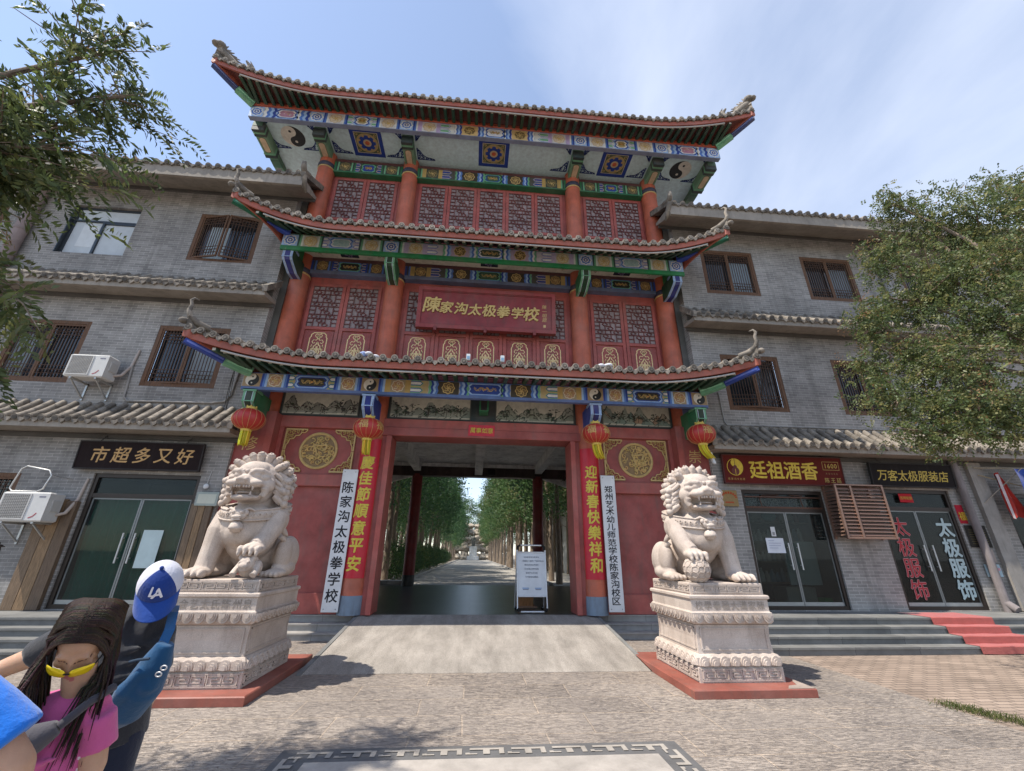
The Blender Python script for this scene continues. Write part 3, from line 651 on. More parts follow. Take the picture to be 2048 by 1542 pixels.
# ---- walls of the upper tiers
m = MB(); m.box(gx(-5.4), gx(5.4), 10.78, 20, 5.62, 13.9, RED)
for z0, z1 in ((5.9, 9.32), (10.6, 13.22)): m.box(gx(-5.3), gx(5.3), 10.74, 10.78, z0, z1, REDL)
core = m.build('upper_wall', PAINT, gate)
def lattice(mb, x0, x1, z0, z1, y, c, n=5, kz=10):
    # timber fretwork: fine staggered squares with rings of octagons
    w = x1-x0; h = z1-z0; px = w/n; pz = h/kz; t = .022
    def bar(a, b):
        du, dv = b[0]-a[0], b[1]-a[1]; l = math.hypot(du, dv) or 1; nx, nz = -dv/l*t/2, du/l*t/2
        q = [(a[0]+nx, a[1]+nz), (a[0]-nx, a[1]-nz), (b[0]-nx, b[1]-nz), (b[0]+nx, b[1]+nz)]
        vs = [(u, y, v) for u, v in q]+[(u, y+.03, v) for u, v in q]
        mb.add(vs, [(0,1,2,3),(1,0,4,5),(3,2,6,7),(0,3,7,4),(2,1,5,6)], c)
    for j in range(kz+1):
        z = z0+j*pz
        for i in range(n):
            if (j % 3 == 1 and i % 2 == 1): continue
            bar((x0+i*px, z), (x0+(i+1)*px, z))
    for i in range(n+1):
        for j in range(kz):
            x = x0+i*px
            if 0 < i < n and (i+j) % 3 == 0:
                bar((x-px*.5, z0+(j+.5)*pz), (x, z0+(j+1)*pz)); bar((x+px*.5, z0+(j+.5)*pz), (x, z0+(j+1)*pz)); bar((x-px*.5, z0+(j+.5)*pz), (x, z0+j*pz)); bar((x+px*.5, z0+(j+.5)*pz), (x, z0+j*pz))
            else: bar((x, z0+j*pz), (x, z0+(j+1)*pz))
def gold_motif(mb, cx, z0, z1, w, y):
    c = (.80, .60, .28); P_ = lambda u, v: (u, y, v); h = z1-z0; q = lambda pts, ww=.016: mb.ribbon([(cx+a*w/2, z0+b*h) for a, b in pts], ww*1.35, c, P_)
    q([(-1,.12),(-1,.80),(-.86,.86),(-.86,.93),(-.7,.97),(-.62,1),(.62,1),(.7,.97),(.86,.93),(.86,.86),(1,.80),(1,.12),(.8,.03),(-.8,.03),(-1,.12)], .02)
    for s in (-1, 1):
        q([(0,.92),(s*.25,.96),(s*.42,.90),(s*.3,.84),(s*.1,.86)]); q([(0,.80),(s*.22,.72),(s*.5,.74),(s*.66,.66),(s*.5,.60),(s*.3,.63)])
        q([(0,.66),(s*.16,.55),(s*.36,.50),(s*.42,.40),(s*.3,.36)], .022); q([(s*.62,.56),(s*.66,.30),(s*.5,.12),(s*.3,.14)])
        q([(s*.18,.42),(s*.36,.30),(s*.2,.18),(s*.44,.1)], .03); q([(s*.7,.5),(s*.55,.38),(s*.68,.22)], .022); q([(s*.05,.5),(s*.08,.3),(s*.02,.1)], .02)
    q([(-.18,.88),(.18,.80)], .03); q([(.18,.88),(-.18,.80)], .03)
def leaf_door(x0, x1, tier):
    if tier == 2: zb, zm, zt, z9 = 6.05, 7.42, 7.52, 8.95
    else: zb, zm, zt, z9 = 10.7, 11.35, 11.45, 13.12
    y = 10.70; m = MB(); w = .09
    for a, b, c_, d_ in ((x0, x0+w, zb, z9), (x1-w, x1, zb, z9), (x0+w, x1-w, z9-w, z9), (x0+w, x1-w, zm, zt), (x0+w, x1-w, zb, zb+w)): m.bbox(a, b, y, y+.045, c_, d_, REDL, .008)
    m.box(x0+w+.03, x1-w-.03, y+.02, y+.044, zb+w+.03, zm-.03, RED); lf = m.build('lattice_leaf', PAINT, gate)
    m = MB(); m.box(x0+w, x1-w, y+.034, y+.043, zt, z9-w, (.30, .24, .24)); m.build('lattice_backing', PAINT, lf)
    m = MB(); lattice(m, x0+w, x1-w, zt, z9-w, y+.002, (.17, .052, .048), 5, 10 if tier == 2 else 11); m.build('lattice', PAINT, lf)
    if tier == 2:
        m = MB(); gold_motif(m, (x0+x1)/2, 6.5, 7.33, .46, y+.0185); m.build('gilt_ornament', GOLD, lf)
for tier in (2, 3):
    for s in (-1, 1):
        for k in range(2):
            a = 3.13+k*1.02; xa, xb = sorted((s*a, s*(a+1.0))); leaf_door(gx(xa), gx(xb), tier)
    for k in range(5): leaf_door(gx(-2.42+k*.968), gx(-2.42+k*.968+.95), tier)
# wall plates behind, painted
for t, (z0, z1) in {2: (9.29, 9.62), 3: (13.24, 13.62)}.items():
    m = MB(); m.box(gx(-5.2), gx(5.2), 10.52, 10.79, z0-(.11 if t == 2 else .05), z1+.12, {2: (.13, .17, .28), 3: (.03, .17, .08)}[t]); m.box(gx(-5.19), gx(5.19), 10.516, 10.52, z1+.005, z1+.118, (.10, .035, .04)); wb = m.build('wall_beam', PAINT, gate)
    m = MB(); d = Deco(m, 10.517, z0, z1); T = dict(T1); T.update(flower=((.10, .08, .06), (.42, .28, .10), (.25, .15, .07)), bars=(BLU, (.05, .06, .09), MBL), ends=((.08, .08, .07), MBL, GLD, BLU), inner=(.03, .035, .03), pan=(MBL, LGRN, BLK), inner2=(.06, .12, .07), g2=(.05, .04, .03))
    if t == 3: T.update(bars=(GRN, (.03, .06, .05), LGRN), inner=BLU, pan=((.03, .1, .06), LGRN, BLU), flower=((.05, .06, .05), (.2, .17, .08), (.12, .10, .05)))
    side_bay(d, gx(CX[0])+.26, gx(CX[1])-.26, T); m.build('beam_painting', DECO, wb); d.mb = m = MB(); side_bay(d, gx(CX[2])+.26, gx(CX[3])-.26, T)
    m.build('beam_painting', DECO, wb); d.mb = m = MB(); mid_bay(d, gx(CX[1])+.26, gx(CX[2])-.26, T); m.build('beam_painting', DECO, wb)
# soffits
for t, (y0, y1, z, e, c) in {1: (9.83, 10.6, 5.60, 5.6, (.20, .16, .13)), 2: (9.67, 10.6, 9.745, 5.6, (.62, .57, .48)), 3: (9.45, 12.6, 13.98, 7.4, (.60, .76, .80))}.items():
    m = MB(); m.box(gx(-e), gx(e), y0, y1, z, z+.08, c); sf = m.build('soffit', PLAST if t < 3 else DECO, gate)
    if t == 2:
        for x in (-4.1, 0, 4.1):
            m = MB(); m.add([(gx(x)+a, yy, z-.003) for a, yy in ((-.26, 9.95), (-.26, 10.45), (.26, 10.45), (.26, 9.95))], [(0,1,2,3)], (.02, .02, .04))
            for q in range(40): rr = random.Random(q); m.ribbon([(gx(x)+.2*math.cos(q*2.4)*rr.random(), 10.26+.2*math.sin(q*2.4)*rr.random()), (gx(x)+.2*math.cos(q*2.4+.5)*rr.random(), 10.26+.2*math.sin(q*2.4+.4)*rr.random())], .02, (.25, .2, .35), lambda u, v: (u, v, z-.006))
            m.build('ceiling_medallion', DECO, sf)
        m = MB()
        for x in CX:
            for sg in (-1, 1):
                for q in range(4): m.ribbon([(gx(x)+sg*(.18+a), 10.12+b) for a, b in spiral(.06+.09*q, .06+.06*q, .05, 1.1, q, 1, 10)], .016, (.22, .12, .07), lambda u, v: (u, v, z-.004))
        m.build('corner_scrolls', DECO, sf)
    if t == 3:
        z_ = z; m = MB(); PL = lambda k: (lambda u, v: (u, v, z_-.003-.0012*k))
        class _D: pass
        s_ = _D(); s_.mb = m
        def flat(pts, c, k): m.poly([PL(k)(*p) for p in pts][::-1], c)
        def rot4(cx, cy, r, n, a=0): return [(cx+r*math.cos(a+2*pi*i/n), cy+r*math.sin(a+2*pi*i/n)) for i in range(n)]
        for x in (-4.1, 0, 4.1):
            m = MB(); cx, cy = gx(x), 10.02; sq = lambda h: [(cx-h, cy-h), (cx+h, cy-h), (cx+h, cy+h), (cx-h, cy+h)]
            flat(sq(.50), BLU, 1); flat(sq(.375), CRM, 2); flat(sq(.355), (.10, .12, .07), 3); flat(rot4(cx, cy, .34, 32), (.45, .33, .14), 4); flat(rot4(cx, cy, .30, 32), (.36, .30, .20), 5)
            for q in range(8): a = q*pi/4; flat(rot4(cx+.19*math.cos(a), cy+.19*math.sin(a), .085, 10), BLU, 6); flat(rot4(cx+.25*math.cos(a+.39), cy+.25*math.sin(a+.39), .035, 8), (.55, .35, .12), 6.5)
            flat(rot4(cx, cy, .13, 16), (.55, .42, .25), 7); flat(rot4(cx, cy, .075, 12), (.55, .12, .05), 8)
            for q in range(4):
                sx_, sy_ = (1, 1, -1, -1)[q], (1, -1, 1, -1)[q]; m.ribbon(spiral(cx+sx_*.29, cy+sy_*.29, .06, 1.1, q, 1, 10), .018, GLD, PL(5))
            m.build('ceiling_medallion', DECO, sf)
        for sg in (-1, 1):
            s_.mb = m = MB(); cx = gx(sg*6.42); taiji_paint(s_, cx, 10.02, .36, 1, .25, lambda kk: (lambda u, v: PL(kk)(cx-sg*(u-cx), 20.04-v))); m.build('taiji_emblem', DECO, sf)
        # fretwork corners
        cells = [(-7.2, -5.68), (-5.22, -2.98), (-2.52, 2.52), (2.98, 5.22), (5.68, 7.2)]
        for a, b in cells:
            for u, du in ((a, 1), (b, -1)):
                for v, dv in ((9.50, 1), (10.46, -1)):
                    m = MB()
                    sc_ = .30 if dv > 0 else .42
                    for q, (p0, p1, r_) in enumerate(((.12, .12, .12), (.36, .12, .11), (.58, .11, .10), (.78, .08, .07), (.95, .05, .045), (.12, .36, .11), (.12, .58, .09), (.08, .78, .06), (.33, .32, .09))):
                        m.ribbon(spiral(gx(u)+du*p0*sc_*1.3, v+dv*p1*sc_, r_*sc_*1.2, 1.0, q, 1, 9), .036, (.012, .035, .22), PL(2))
                    m.ribbon([(gx(u)+du*sc_*1.35*c_, v+dv*sc_*d_) for c_, d_ in ((0, 0), (1, 0), (.8, .13), (.5, .2), (.3, .4), (.15, .75), (0, 1), (0, 0))], .034, (.012, .035, .22), PL(2))
                    m.build('corner_fretwork', DECO, sf)
# ribs under the top soffit
for x in CX+(-7.25, 7.25):
    m = MB(); g = (.16, .30, .19)
    m.bbox(gx(x)-.17, gx(x)+.17, 9.60, 10.62, 13.62, 13.979, g, .02)
    for k, (a, b, c) in enumerate(((9.585, 9.68, (.03, .05, .05)), (9.70, 9.74, LGRN), (9.76, 9.84, (.03, .06, .05)), (10.42, 10.48, LGRN), (10.5, 10.6, (.03, .05, .05)))): m.box(gx(x)-.178, gx(x)+.178, a, b, 13.612, 13.9, c)
    m.add([(gx(x)+u, v, 13.6185) for u, v in [(.105*math.cos(t), 10.13+(.19 if math.sin(t) > 0 else -.19)+.085*math.sin(t)) for t in [-2*pi*i/20 for i in range(20)]]], [tuple(range(20))], (.10, .08, .04))
    m.add([(gx(x)+u, v, 13.617) for u, v in [(.09*math.cos(t), 10.13+(.19 if math.sin(t) > 0 else -.19)+.065*math.sin(t)) for t in [-2*pi*i/20 for i in range(20)]]], [tuple(range(20))], (.66, .50, .33))
    m.build('soffit_rib', PAINT, gate)
# hanging brackets in front of the columns
def bracket(x, y0, zt, dep, c1, c2, c3):
    m = MB(); prof = [(y0, zt), (y0, zt-.30), (y0+.06, zt-.36), (y0+.46, zt-dep), (y0+.80, zt-dep), (y0+.80, zt)]; w = .135
    m.loft([[(gx(x)+sx, y, z) for y, z in prof] for sx in (-w, w)], c3)
    def strip(u0, u1, o, c):
        pf = prof[:5]; vs = []
        for y, z in pf: vs += [(gx(x)+u0, y-o, z-o*.7), (gx(x)+u1, y-o, z-o*.7)]
        m.add(vs, [(2*i, 2*i+1, 2*i+3, 2*i+2) for i in range(4)], c)
    strip(-w, w, .004, c1); strip(-w*.62, w*.62, .008, (.55, .66, .75)); strip(-w*.52, w*.52, .012, c2)
    m.box(gx(x)-w-.02, gx(x)+w+.02, y0-.03, y0+.3, zt-.06, zt, c1); m.box(gx(x)-w-.004, gx(x)+w+.004, y0-.016, y0-.002, zt-.31, zt-.29, c1)
    m.build('hanging_bracket', PAINT, gate)
BD = (.02, .035, .22)
for i, x in enumerate(CX):
    out = i in (0, 3)
    bracket(x, 9.58, 5.17, .66, LGRN if out else LBL, (.015, .035, .02) if out else BD, GRN if out else BLU)
    bracket(x, 9.64, 9.33, .52, LBL if out else LGRN, BD if out else (.012, .05, .025), GRN if not out else (.015, .06, .03))
# ---- tiled eaves
def eave(t, zc, rise, Yc, Yt, Xt, Xf, yin, xin, zin, beamY, beamZ, finial, power=1.9):
    def E(x):
        s = max(0, (abs(x)-Xf)/(Xt-Xf)); return Vector((x, Yc-(Yc-Yt)*s**1.5, zc+rise*s**power))
    def hip(q):      # q 0 at the wall corner, 1 at the tip
        return Vector((lerp(xin, Xt, q), lerp(yin, Yt, q), lerp(zin, zc+rise, q)-.22*math.sin(pi*q)*(1-.3*q)))
    g = lambda p: (gx(p[0]), p[1], p[2])
    def top(x):
        if abs(x) <= xin: return Vector((x, yin, zin))
        h = hip((abs(x)-xin)/(Xt-xin)); return Vector((x, h.y, h.z))
    sp = .262; n = int(Xt*2/sp); xs = [(-Xt+.10)+(2*Xt-.2)*i/n for i in range(n+1)]
    m = MB(); ns = 5
    def sheetrows(fa, fb, params):
        rows_ = [[g(fa(p).lerp(fb(p), k/ns)+Vector((0, 0, -.05-.05*math.sin(pi*k/ns)))) for k in range(ns+1)] for p in params]; m.loft(rows_, GRY, cap=False, closed=False)
    def tilecol(a, b, dirv):
        a = Vector(a); b = Vector(b)
        pts = [a.lerp(b, k/ns)+Vector((0, 0, -.05*math.sin(pi*k/ns))) for k in range(ns+1)]
        if (b-a).length > .12: m.tube([g(p) for p in pts], .066, GRY, 8)
        d = Vector(dirv); u = d.cross(Vector((0, 0, 1))).normalized()
        m.tube([g(a+d*.03), g(a-d*.02)], .078, (.28,)*3, 12, True, False)                    # round end tile
        m.tube([g(a+d*.036), g(a+d*.02)], .052, (.11,)*3, 10, True, False); m.tube([g(a+d*.040), g(a+d*.02)], .030, (.22,)*3, 8, True, False)  # end tile's recess shade put in as a darker disc
    def drip(a, dirv):
        d = Vector(dirv); u = d.cross(Vector((0, 0, 1))).normalized(); a = Vector(a)-Vector((0, 0, .05))
        q = [a-u*.07+Vector((0, 0, .03)), a+u*.07+Vector((0, 0, .03)), a+u*.05-Vector((0, 0, .03)), a-Vector((0, 0, .08)), a-u*.05-Vector((0, 0, .03))]
        m.loft([[g(p+d*.02) for p in q], [g(p-d*.03) for p in q]], GRY)
    sheetrows(E, top, [(-Xt+2*Xt*i/(2*n)) for i in range(2*n+1)])
    for x in xs: tilecol(E(x), top(x), (0, -1, 0))
    for i in range(n): x = (xs[i]+xs[i+1])/2; drip(E(x), (0, -1, 0))
    # short side slopes
    yend = yin if t < 3 else 13.0; tip = E(Xt)
    for sg in (-1, 1):
        def S(v):
            q = min(1, v/1.15); return Vector((sg*(Xt-.06-(.78 if t < 3 else .70)*(1-(1-q)**2)), lerp(Yt, yend, v/(yend-Yt)), zc+rise*(.35+.65*(1-q)**power)))
        def ST(v):
            y = lerp(Yt, yend, v/(yend-Yt)); q = (yin-y)/(yin-Yt)
            if q < 0: return Vector((sg*xin, y, zin))
            h = hip(q); return Vector((sg*h.x, y, h.z))
        L_ = yend-Yt; k = int(L_/sp); sheetrows(S, ST, [L_*i/k for i in range(k+1)])
        for i in range(k): v = .15+i*sp; tilecol(S(v), ST(v), (sg, 0, 0)); drip(S(v+sp/2), (sg, 0, 0))
    if t == 3:   # main slope on up to the ridge
        m.add([g((-xin, yin, zin-.05)), g((xin, yin, zin-.05)), g((xin*.92, 14, zin+2.4)), g((-xin*.92, 14, zin+2.4)), g((xin*.92, 17.6, zin)), g((-xin*.92, 17.6, zin))], [(0,1,2,3), (3,2,4,5)], GRY)
    roof = m.build('tiled_eave', TILE, gate)
    # fascia board, light tube and rafters follow the edge
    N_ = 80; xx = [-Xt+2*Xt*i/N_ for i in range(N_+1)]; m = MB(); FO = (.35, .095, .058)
    for sg in (-1, 1): pass
    m.loft([[g(E(x)+Vector((0, a, b))) for a, b in ((.03, -.085), (.03, -.24), (.08, -.24), (.08, -.085))] for x in xx], FO)
    for sg in (-1, 1):
        ys = [Yt+(yend-Yt)*i/12 for i in range(13)]
        def SE(y):
            q = min(1, (y-Yt)/1.15); return Vector((sg*(Xt-.06-(.78 if t < 3 else .70)*(1-(1-q)**2)), y, zc+rise*(.35+.65*(1-q)**power)))
        m.loft([[g(SE(y)+Vector((sg*a, 0, b))) for a, b in ((-.03, -.085), (-.03, -.275), (-.08, -.275), (-.08, -.085))] for y in ys], FO)
    # soffit boarding from the beam to the fascia
    def inner(x):
        e = 5.5 if t < 3 else 7.3
        return Vector((max(-e, min(e, x)), beamY+.05, beamZ+.10))
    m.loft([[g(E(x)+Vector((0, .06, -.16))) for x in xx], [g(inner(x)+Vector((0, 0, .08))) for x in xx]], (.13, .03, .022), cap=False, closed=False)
    for sg in (-1, 1):
        ys = [Yt+(yend-Yt)*i/12 for i in range(13)]; e = 5.5 if t < 3 else 7.3
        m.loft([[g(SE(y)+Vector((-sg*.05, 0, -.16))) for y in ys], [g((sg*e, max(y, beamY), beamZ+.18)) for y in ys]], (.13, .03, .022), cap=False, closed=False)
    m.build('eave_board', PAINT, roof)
    m = MB(); lim = Xt*.90
    m.tube([g(E(x)+Vector((0, .06, -.30))) for x in xx if abs(x) < lim], .024, (.42, .40, .37), 6); m.build('light_tube', PLAIN, roof)
    m = MB(); nr = int(2*lim/.235)
    for i in range(nr+1):
        x = -lim+2*lim*i/nr; a = E(x)+Vector((0, .10, -.30)); e = 5.45 if t < 3 else 7.3
        b = Vector((x, beamY+.02, beamZ+.07)) if abs(x) < e else Vector((math.copysign(e, x), beamY+.0, beamZ+.07))
        if abs(x) >= e: b = b.lerp(a, .25)
        d = (b-a).normalized(); u = Vector((1, 0, 0)); w = .045
        for (p, q, c, o) in ((a, b, (.20, .035, .025), 0),):
            up = u.cross(d).normalized()
            m.loft([[g(r_+u*sx*w+up*sz*w) for sx, sz in ((-1, -1), (1, -1), (1, 1), (-1, 1))] for r_ in (p, q)], (.012, .055, .028))
        q = a-Vector((0, .004, 0)); m.box(gx(q.x)-.034, gx(q.x)+.034, q.y-.01, q.y, q.z-.03, q.z+.03, (.45, .42, .34))
    m.build('rafters', PAINT, roof)
    for sg in (-1, 1):
        e = 5.5 if t < 3 else 7.35
        A = Vector((sg*e, beamY-.02, beamZ+.02)); B = E(sg*Xt)+Vector((-sg*.06, .06, -.34)); C = A.lerp(B, .42)-Vector((0, 0, .03)); m = MB()
        ca, cb = {1: (LGRN, (.025, .06, .32)), 2: ((.05, .10, .45), (.02, .15, .08)), 3: (LGRN, (.03, .05, .16))}[t]
        for (p, q, w, h, c) in ((A, C, .085, .10, ca), (C, B, .065, .06, cb)):
            d = (q-p).normalized(); u = d.cross(Vector((0, 0, 1))).normalized(); up = u.cross(d)
            m.loft([[g(r_+u*sx*w*k+up*sz*h*k) for sx, sz in ((-1, -1), (1, -1), (1, 1), (-1, 1))] for r_, k in ((p, 1), (q, .9))], c)
            m.loft([[g(r_+u*sx*w*1.06+up*sz) for sx, sz in ((-1, -.02), (1, -.02), (1, .02), (-1, .02))] for r_ in (p.lerp(q, .03), q.lerp(p, .05))], tuple(min(1, a*1.6+.12) for a in c))
        m.build('corner_beam', PAINT, roof)
        # hip ridge with its finial
        m = MB(); K = 14; rr_ = []
        for k in range(K+1):
            q = k/K; p = hip(q*.99)+Vector((0, 0, .03)); hh = .16+.10*q; u = Vector((.5, sg*.5, 0)).normalized()*.07
            p = Vector((sg*p.x, p.y, p.z)); rr_.append([g(p-u), g(p+u), g(p+u*.8+Vector((0, 0, hh*.7))), g(p+u*1.2+Vector((0, 0, hh*.75))), g(p+u*1.1+Vector((0, 0, hh))), g(p-u*1.1+Vector((0, 0, hh))), g(p-u*1.2+Vector((0, 0, hh*.75))), g(p-u*.8+Vector((0, 0, hh*.7)))])
        m.loft(rr_, GRY)
        T_ = E(sg*Xt); o = Vector((sg*.5, -.5, 0)).normalized()
        if finial == 'beast': T_ = T_-o*.16; g0 = g; g = lambda p, c=T_: g0(c+(Vector(p)-c)*.88)
        if finial == 'hook':
            m.tube([g(T_+o*(-.15+a)+Vector((0, 0, b))) for a, b in ((-.30, .10), (-.05, .14), (.10, .24), (.15, .38), (.13, .52), (.17, .63), (.12, .70), (.03, .69))], [.075, .075, .065, .048, .04, .036, .028, .012], GRY, 8)
            m.ell(g(T_+o*.04+Vector((0, 0, .10))), (.09, .09, .07), GRY, 10, 6)
        else:
            m.tube([g(T_+o*a+Vector((0, 0, b))) for a, b in ((-.7, .1), (-.35, .22), (-.05, .33), (.05, .46))], [.12, .15, .15, .09], GRY, 8)
            m.ell(g(T_+o*.08+Vector((0, 0, .60))), (.15, .15, .13), GRY, 10, 7); m.ell(g(T_+o*.22+Vector((0, 0, .55))), (.11, .11, .07), GRY, 8, 6)
            for q in range(7): m.tube([g(T_+o*(.05-.06*q)+Vector((0, 0, .62-.03*q))), g(T_+o*(.0-.10*q)+Vector((0, 0, .83-.05*q+.04*(q % 2))))], [.05, .012], GRY, 5)
            m.tube([g(T_+o*a+Vector((0, 0, b))) for a, b in ((-.35, .22), (-.62, .30), (-.80, .48), (-.78, .70), (-.66, .80))], [.10, .10, .09, .07, .03], GRY, 7)
            for q in range(6): m.tube([g(T_+o*(-.72-.03*q)+Vector((0, 0, .40+.07*q))), g(T_+o*(-.92+.03*q)+Vector((0, 0, .46+.09*q)))], [.045, .01], GRY, 5)
        m.build('hip_ridge', TILE, roof); g = lambda p: (gx(p[0]), p[1], p[2])
eave(1, 5.76, .46, 8.78, 8.58, 6.62, 3.6, 10.45, 5.75, 6.30, 9.55, 5.54, 'hook')
eave(2, 9.60, .62, 8.80, 8.60, 6.62, 4.0, 10.45, 5.75, 10.55, 9.60, 9.76, 'hook')
eave(3, 14.40, .62, 8.62, 8.42, 8.28, 4.8, 10.6, 6.4, 15.35, 9.30, 14.24, 'beast')
# cement strips beside the gate and ceiling of the passage
for s in (-1, 1):
    m = MB(); xa, xb = sorted((gx(s*5.68), gx(s*6.0))); m.box(xa, xb, 10.45, 11.5, 4.9, 12.6, (.12, .115, .105)); m.build('side_strip', PLAST, gate)
m = MB(); WH = (.86, .85, .83)
m.box(gx(-5.4), gx(5.4), 11.1, 20, 5.50, 5.618, WH)
m.box(gx(-.17), gx(.17), 11.11, 19.3, 5.0, 5.5, WH)
for y in (14.2, ): m.box(gx(-5.4), gx(5.4), y, y+.25, 5.2, 5.499, WH)
for s in (-1, 1):
    xa, xb = sorted((gx(s*2.75)-.15, gx(s*2.75)+.15)); m.box(xa, xb, 11.11, 19.3, 5.12, 5.5, WH)
m.build('passage_ceiling', PLAST, gate)
m = MB(); m.box(gx(-5.4), gx(5.4), 19.3, 19.7, 4.93, 5.34, (.035, .02, .018)); m.box(gx(-5.4), gx(5.4), 19.3, 20, 5.341, 5.499, WH)
for s in (-1, 1):
    m.add([(gx(s*2.9), 19.5, 4.93), (gx(s*5.4), 19.5, 4.93), (gx(s*5.4), 19.5, 4.2), (gx(s*5.4), 19.6, 4.2), (gx(s*5.4), 19.6, 4.93), (gx(s*2.9), 19.6, 4.93)], [(0,1,2), (3,4,5), (0,2,3,5)], WH)
m.build('rear_beam', PAINT, gate)
for x in (-2.75, 2.75):
    m = MB(); m.lathe([(.24, 0), (.235, 4.6)], (gx(x), 19.5, PZ), (.20, .02, .018), 20); c = m.build('rear_column', PAINT, gate)
    m = MB(); m.lathe([(.25, .002), (.25, .42)], (gx(x), 19.5, PZ), (.03, .035, .03), 20); m.build('column_base', PAINT, c)
for s in (-1, 1):
    m = MB(); xa, xb = sorted((gx(s*5.4), gx(s*5.62))); m.box(xa, xb, 10.951, 20, PZ, 5.6, (.6, .58, .55)); m.build('passage_wall', PLAST, gate)
m = MB(); m.bbox(gx(.42), gx(.75), 19.0, 19.25, 4.98, 5.22, (.02, .02, .02), .02); m.build('loudspeaker', PLAIN, gate)
# ================================================================ the two brick wings
BRN = (.135, .068, .036); BRD = (.085, .045, .028); EAV = (.30, .265, .225); CEM = (.27, .25, .225)
def wall_holes(mb, x0, x1, z0, z1, y, holes, c, rev=.16):
    xs = sorted({x0, x1, *[h[0] for h in holes], *[h[1] for h in holes]}); zs = sorted({z0, z1, *[h[2] for h in holes], *[h[3] for h in holes]})
    xs = [x for x in xs if x0 <= x <= x1]; zs = [z for z in zs if z0 <= z <= z1]
    for i in range(len(xs)-1):
        for j in range(len(zs)-1):
            cx, cz = (xs[i]+xs[i+1])/2, (zs[j]+zs[j+1])/2
            if any(h[0] < cx < h[1] and h[2] < cz < h[3] for h in holes): continue
            mb.add([(xs[i],y,zs[j]),(xs[i+1],y,zs[j]),(xs[i+1],y,zs[j+1]),(xs[i],y,zs[j+1])], [(0,1,2,3)], c)
    for a, b, d, e in holes:
        q = [(a,d),(b,d),(b,e),(a,e)]
        for k in range(4):
            p, r = q[k], q[(k+1)%4]; mb.add([(p[0],y,p[1]),(r[0],y,r[1]),(r[0],y+rev,r[1]),(p[0],y+rev,p[1])], [(0,3,2,1)], c)
def straight_eave(name, x0, x1, yE, zE, yin, zin, parent, endcap=None, sag=.03):
    m = MB(); n = int(abs(x1-x0)/.272)
    m.add([(x0,yE,zE-.05),(x1,yE,zE-.05),(x1,yin,zin-.04),(x0,yin,zin-.04)], [(0,1,2,3)], GRY)
    rr = random.Random(int(zE*10))
    for i in range(n+1):
        x = x0+(x1-x0)*(i+.5)/(n+1); j = rr.uniform(-.012, .012); jz = rr.uniform(-.008, .008)
        m.tube([(x+j, lerp(yE, yin, k/4), lerp(zE, zin, k/4)-sag*math.sin(pi*k/4)+jz) for k in range(5)], .068, GRY, 8)
        for k in range(1, 4): y = lerp(yE, yin, k/4); z = lerp(zE, zin, k/4)-sag*math.sin(pi*k/4)+jz; d = Vector((0, yin-yE, zin-zE)).normalized()*.012; m.tube([(x+j, y-d.y, z-d.z), (x+j, y+d.y, z+d.z)], .074, GRY, 8)
        m.tube([(x+j, yE-.035, zE-.02), (x+j, yE+.01, zE)], .08, (.28,)*3, 12, True, False); m.tube([(x+j, yE-.044, zE-.022), (x+j, yE-.03, zE-.02)], .055, (.14,)*3, 10, True, False)  # darker disc paints the shaded recess of the tile end
        if i < n:
            xm = x+(x1-x0)/(n+1)/2; q = [(xm-.075, zE-.02), (xm+.075, zE-.02), (xm+.055, zE-.075), (xm, zE-.12), (xm-.055, zE-.075)]
            m.loft([[(a, yE-.03, b) for a, b in q], [(a, yE+.03, b) for a, b in q]], GRY)
    return m.build(name, TILE, parent)
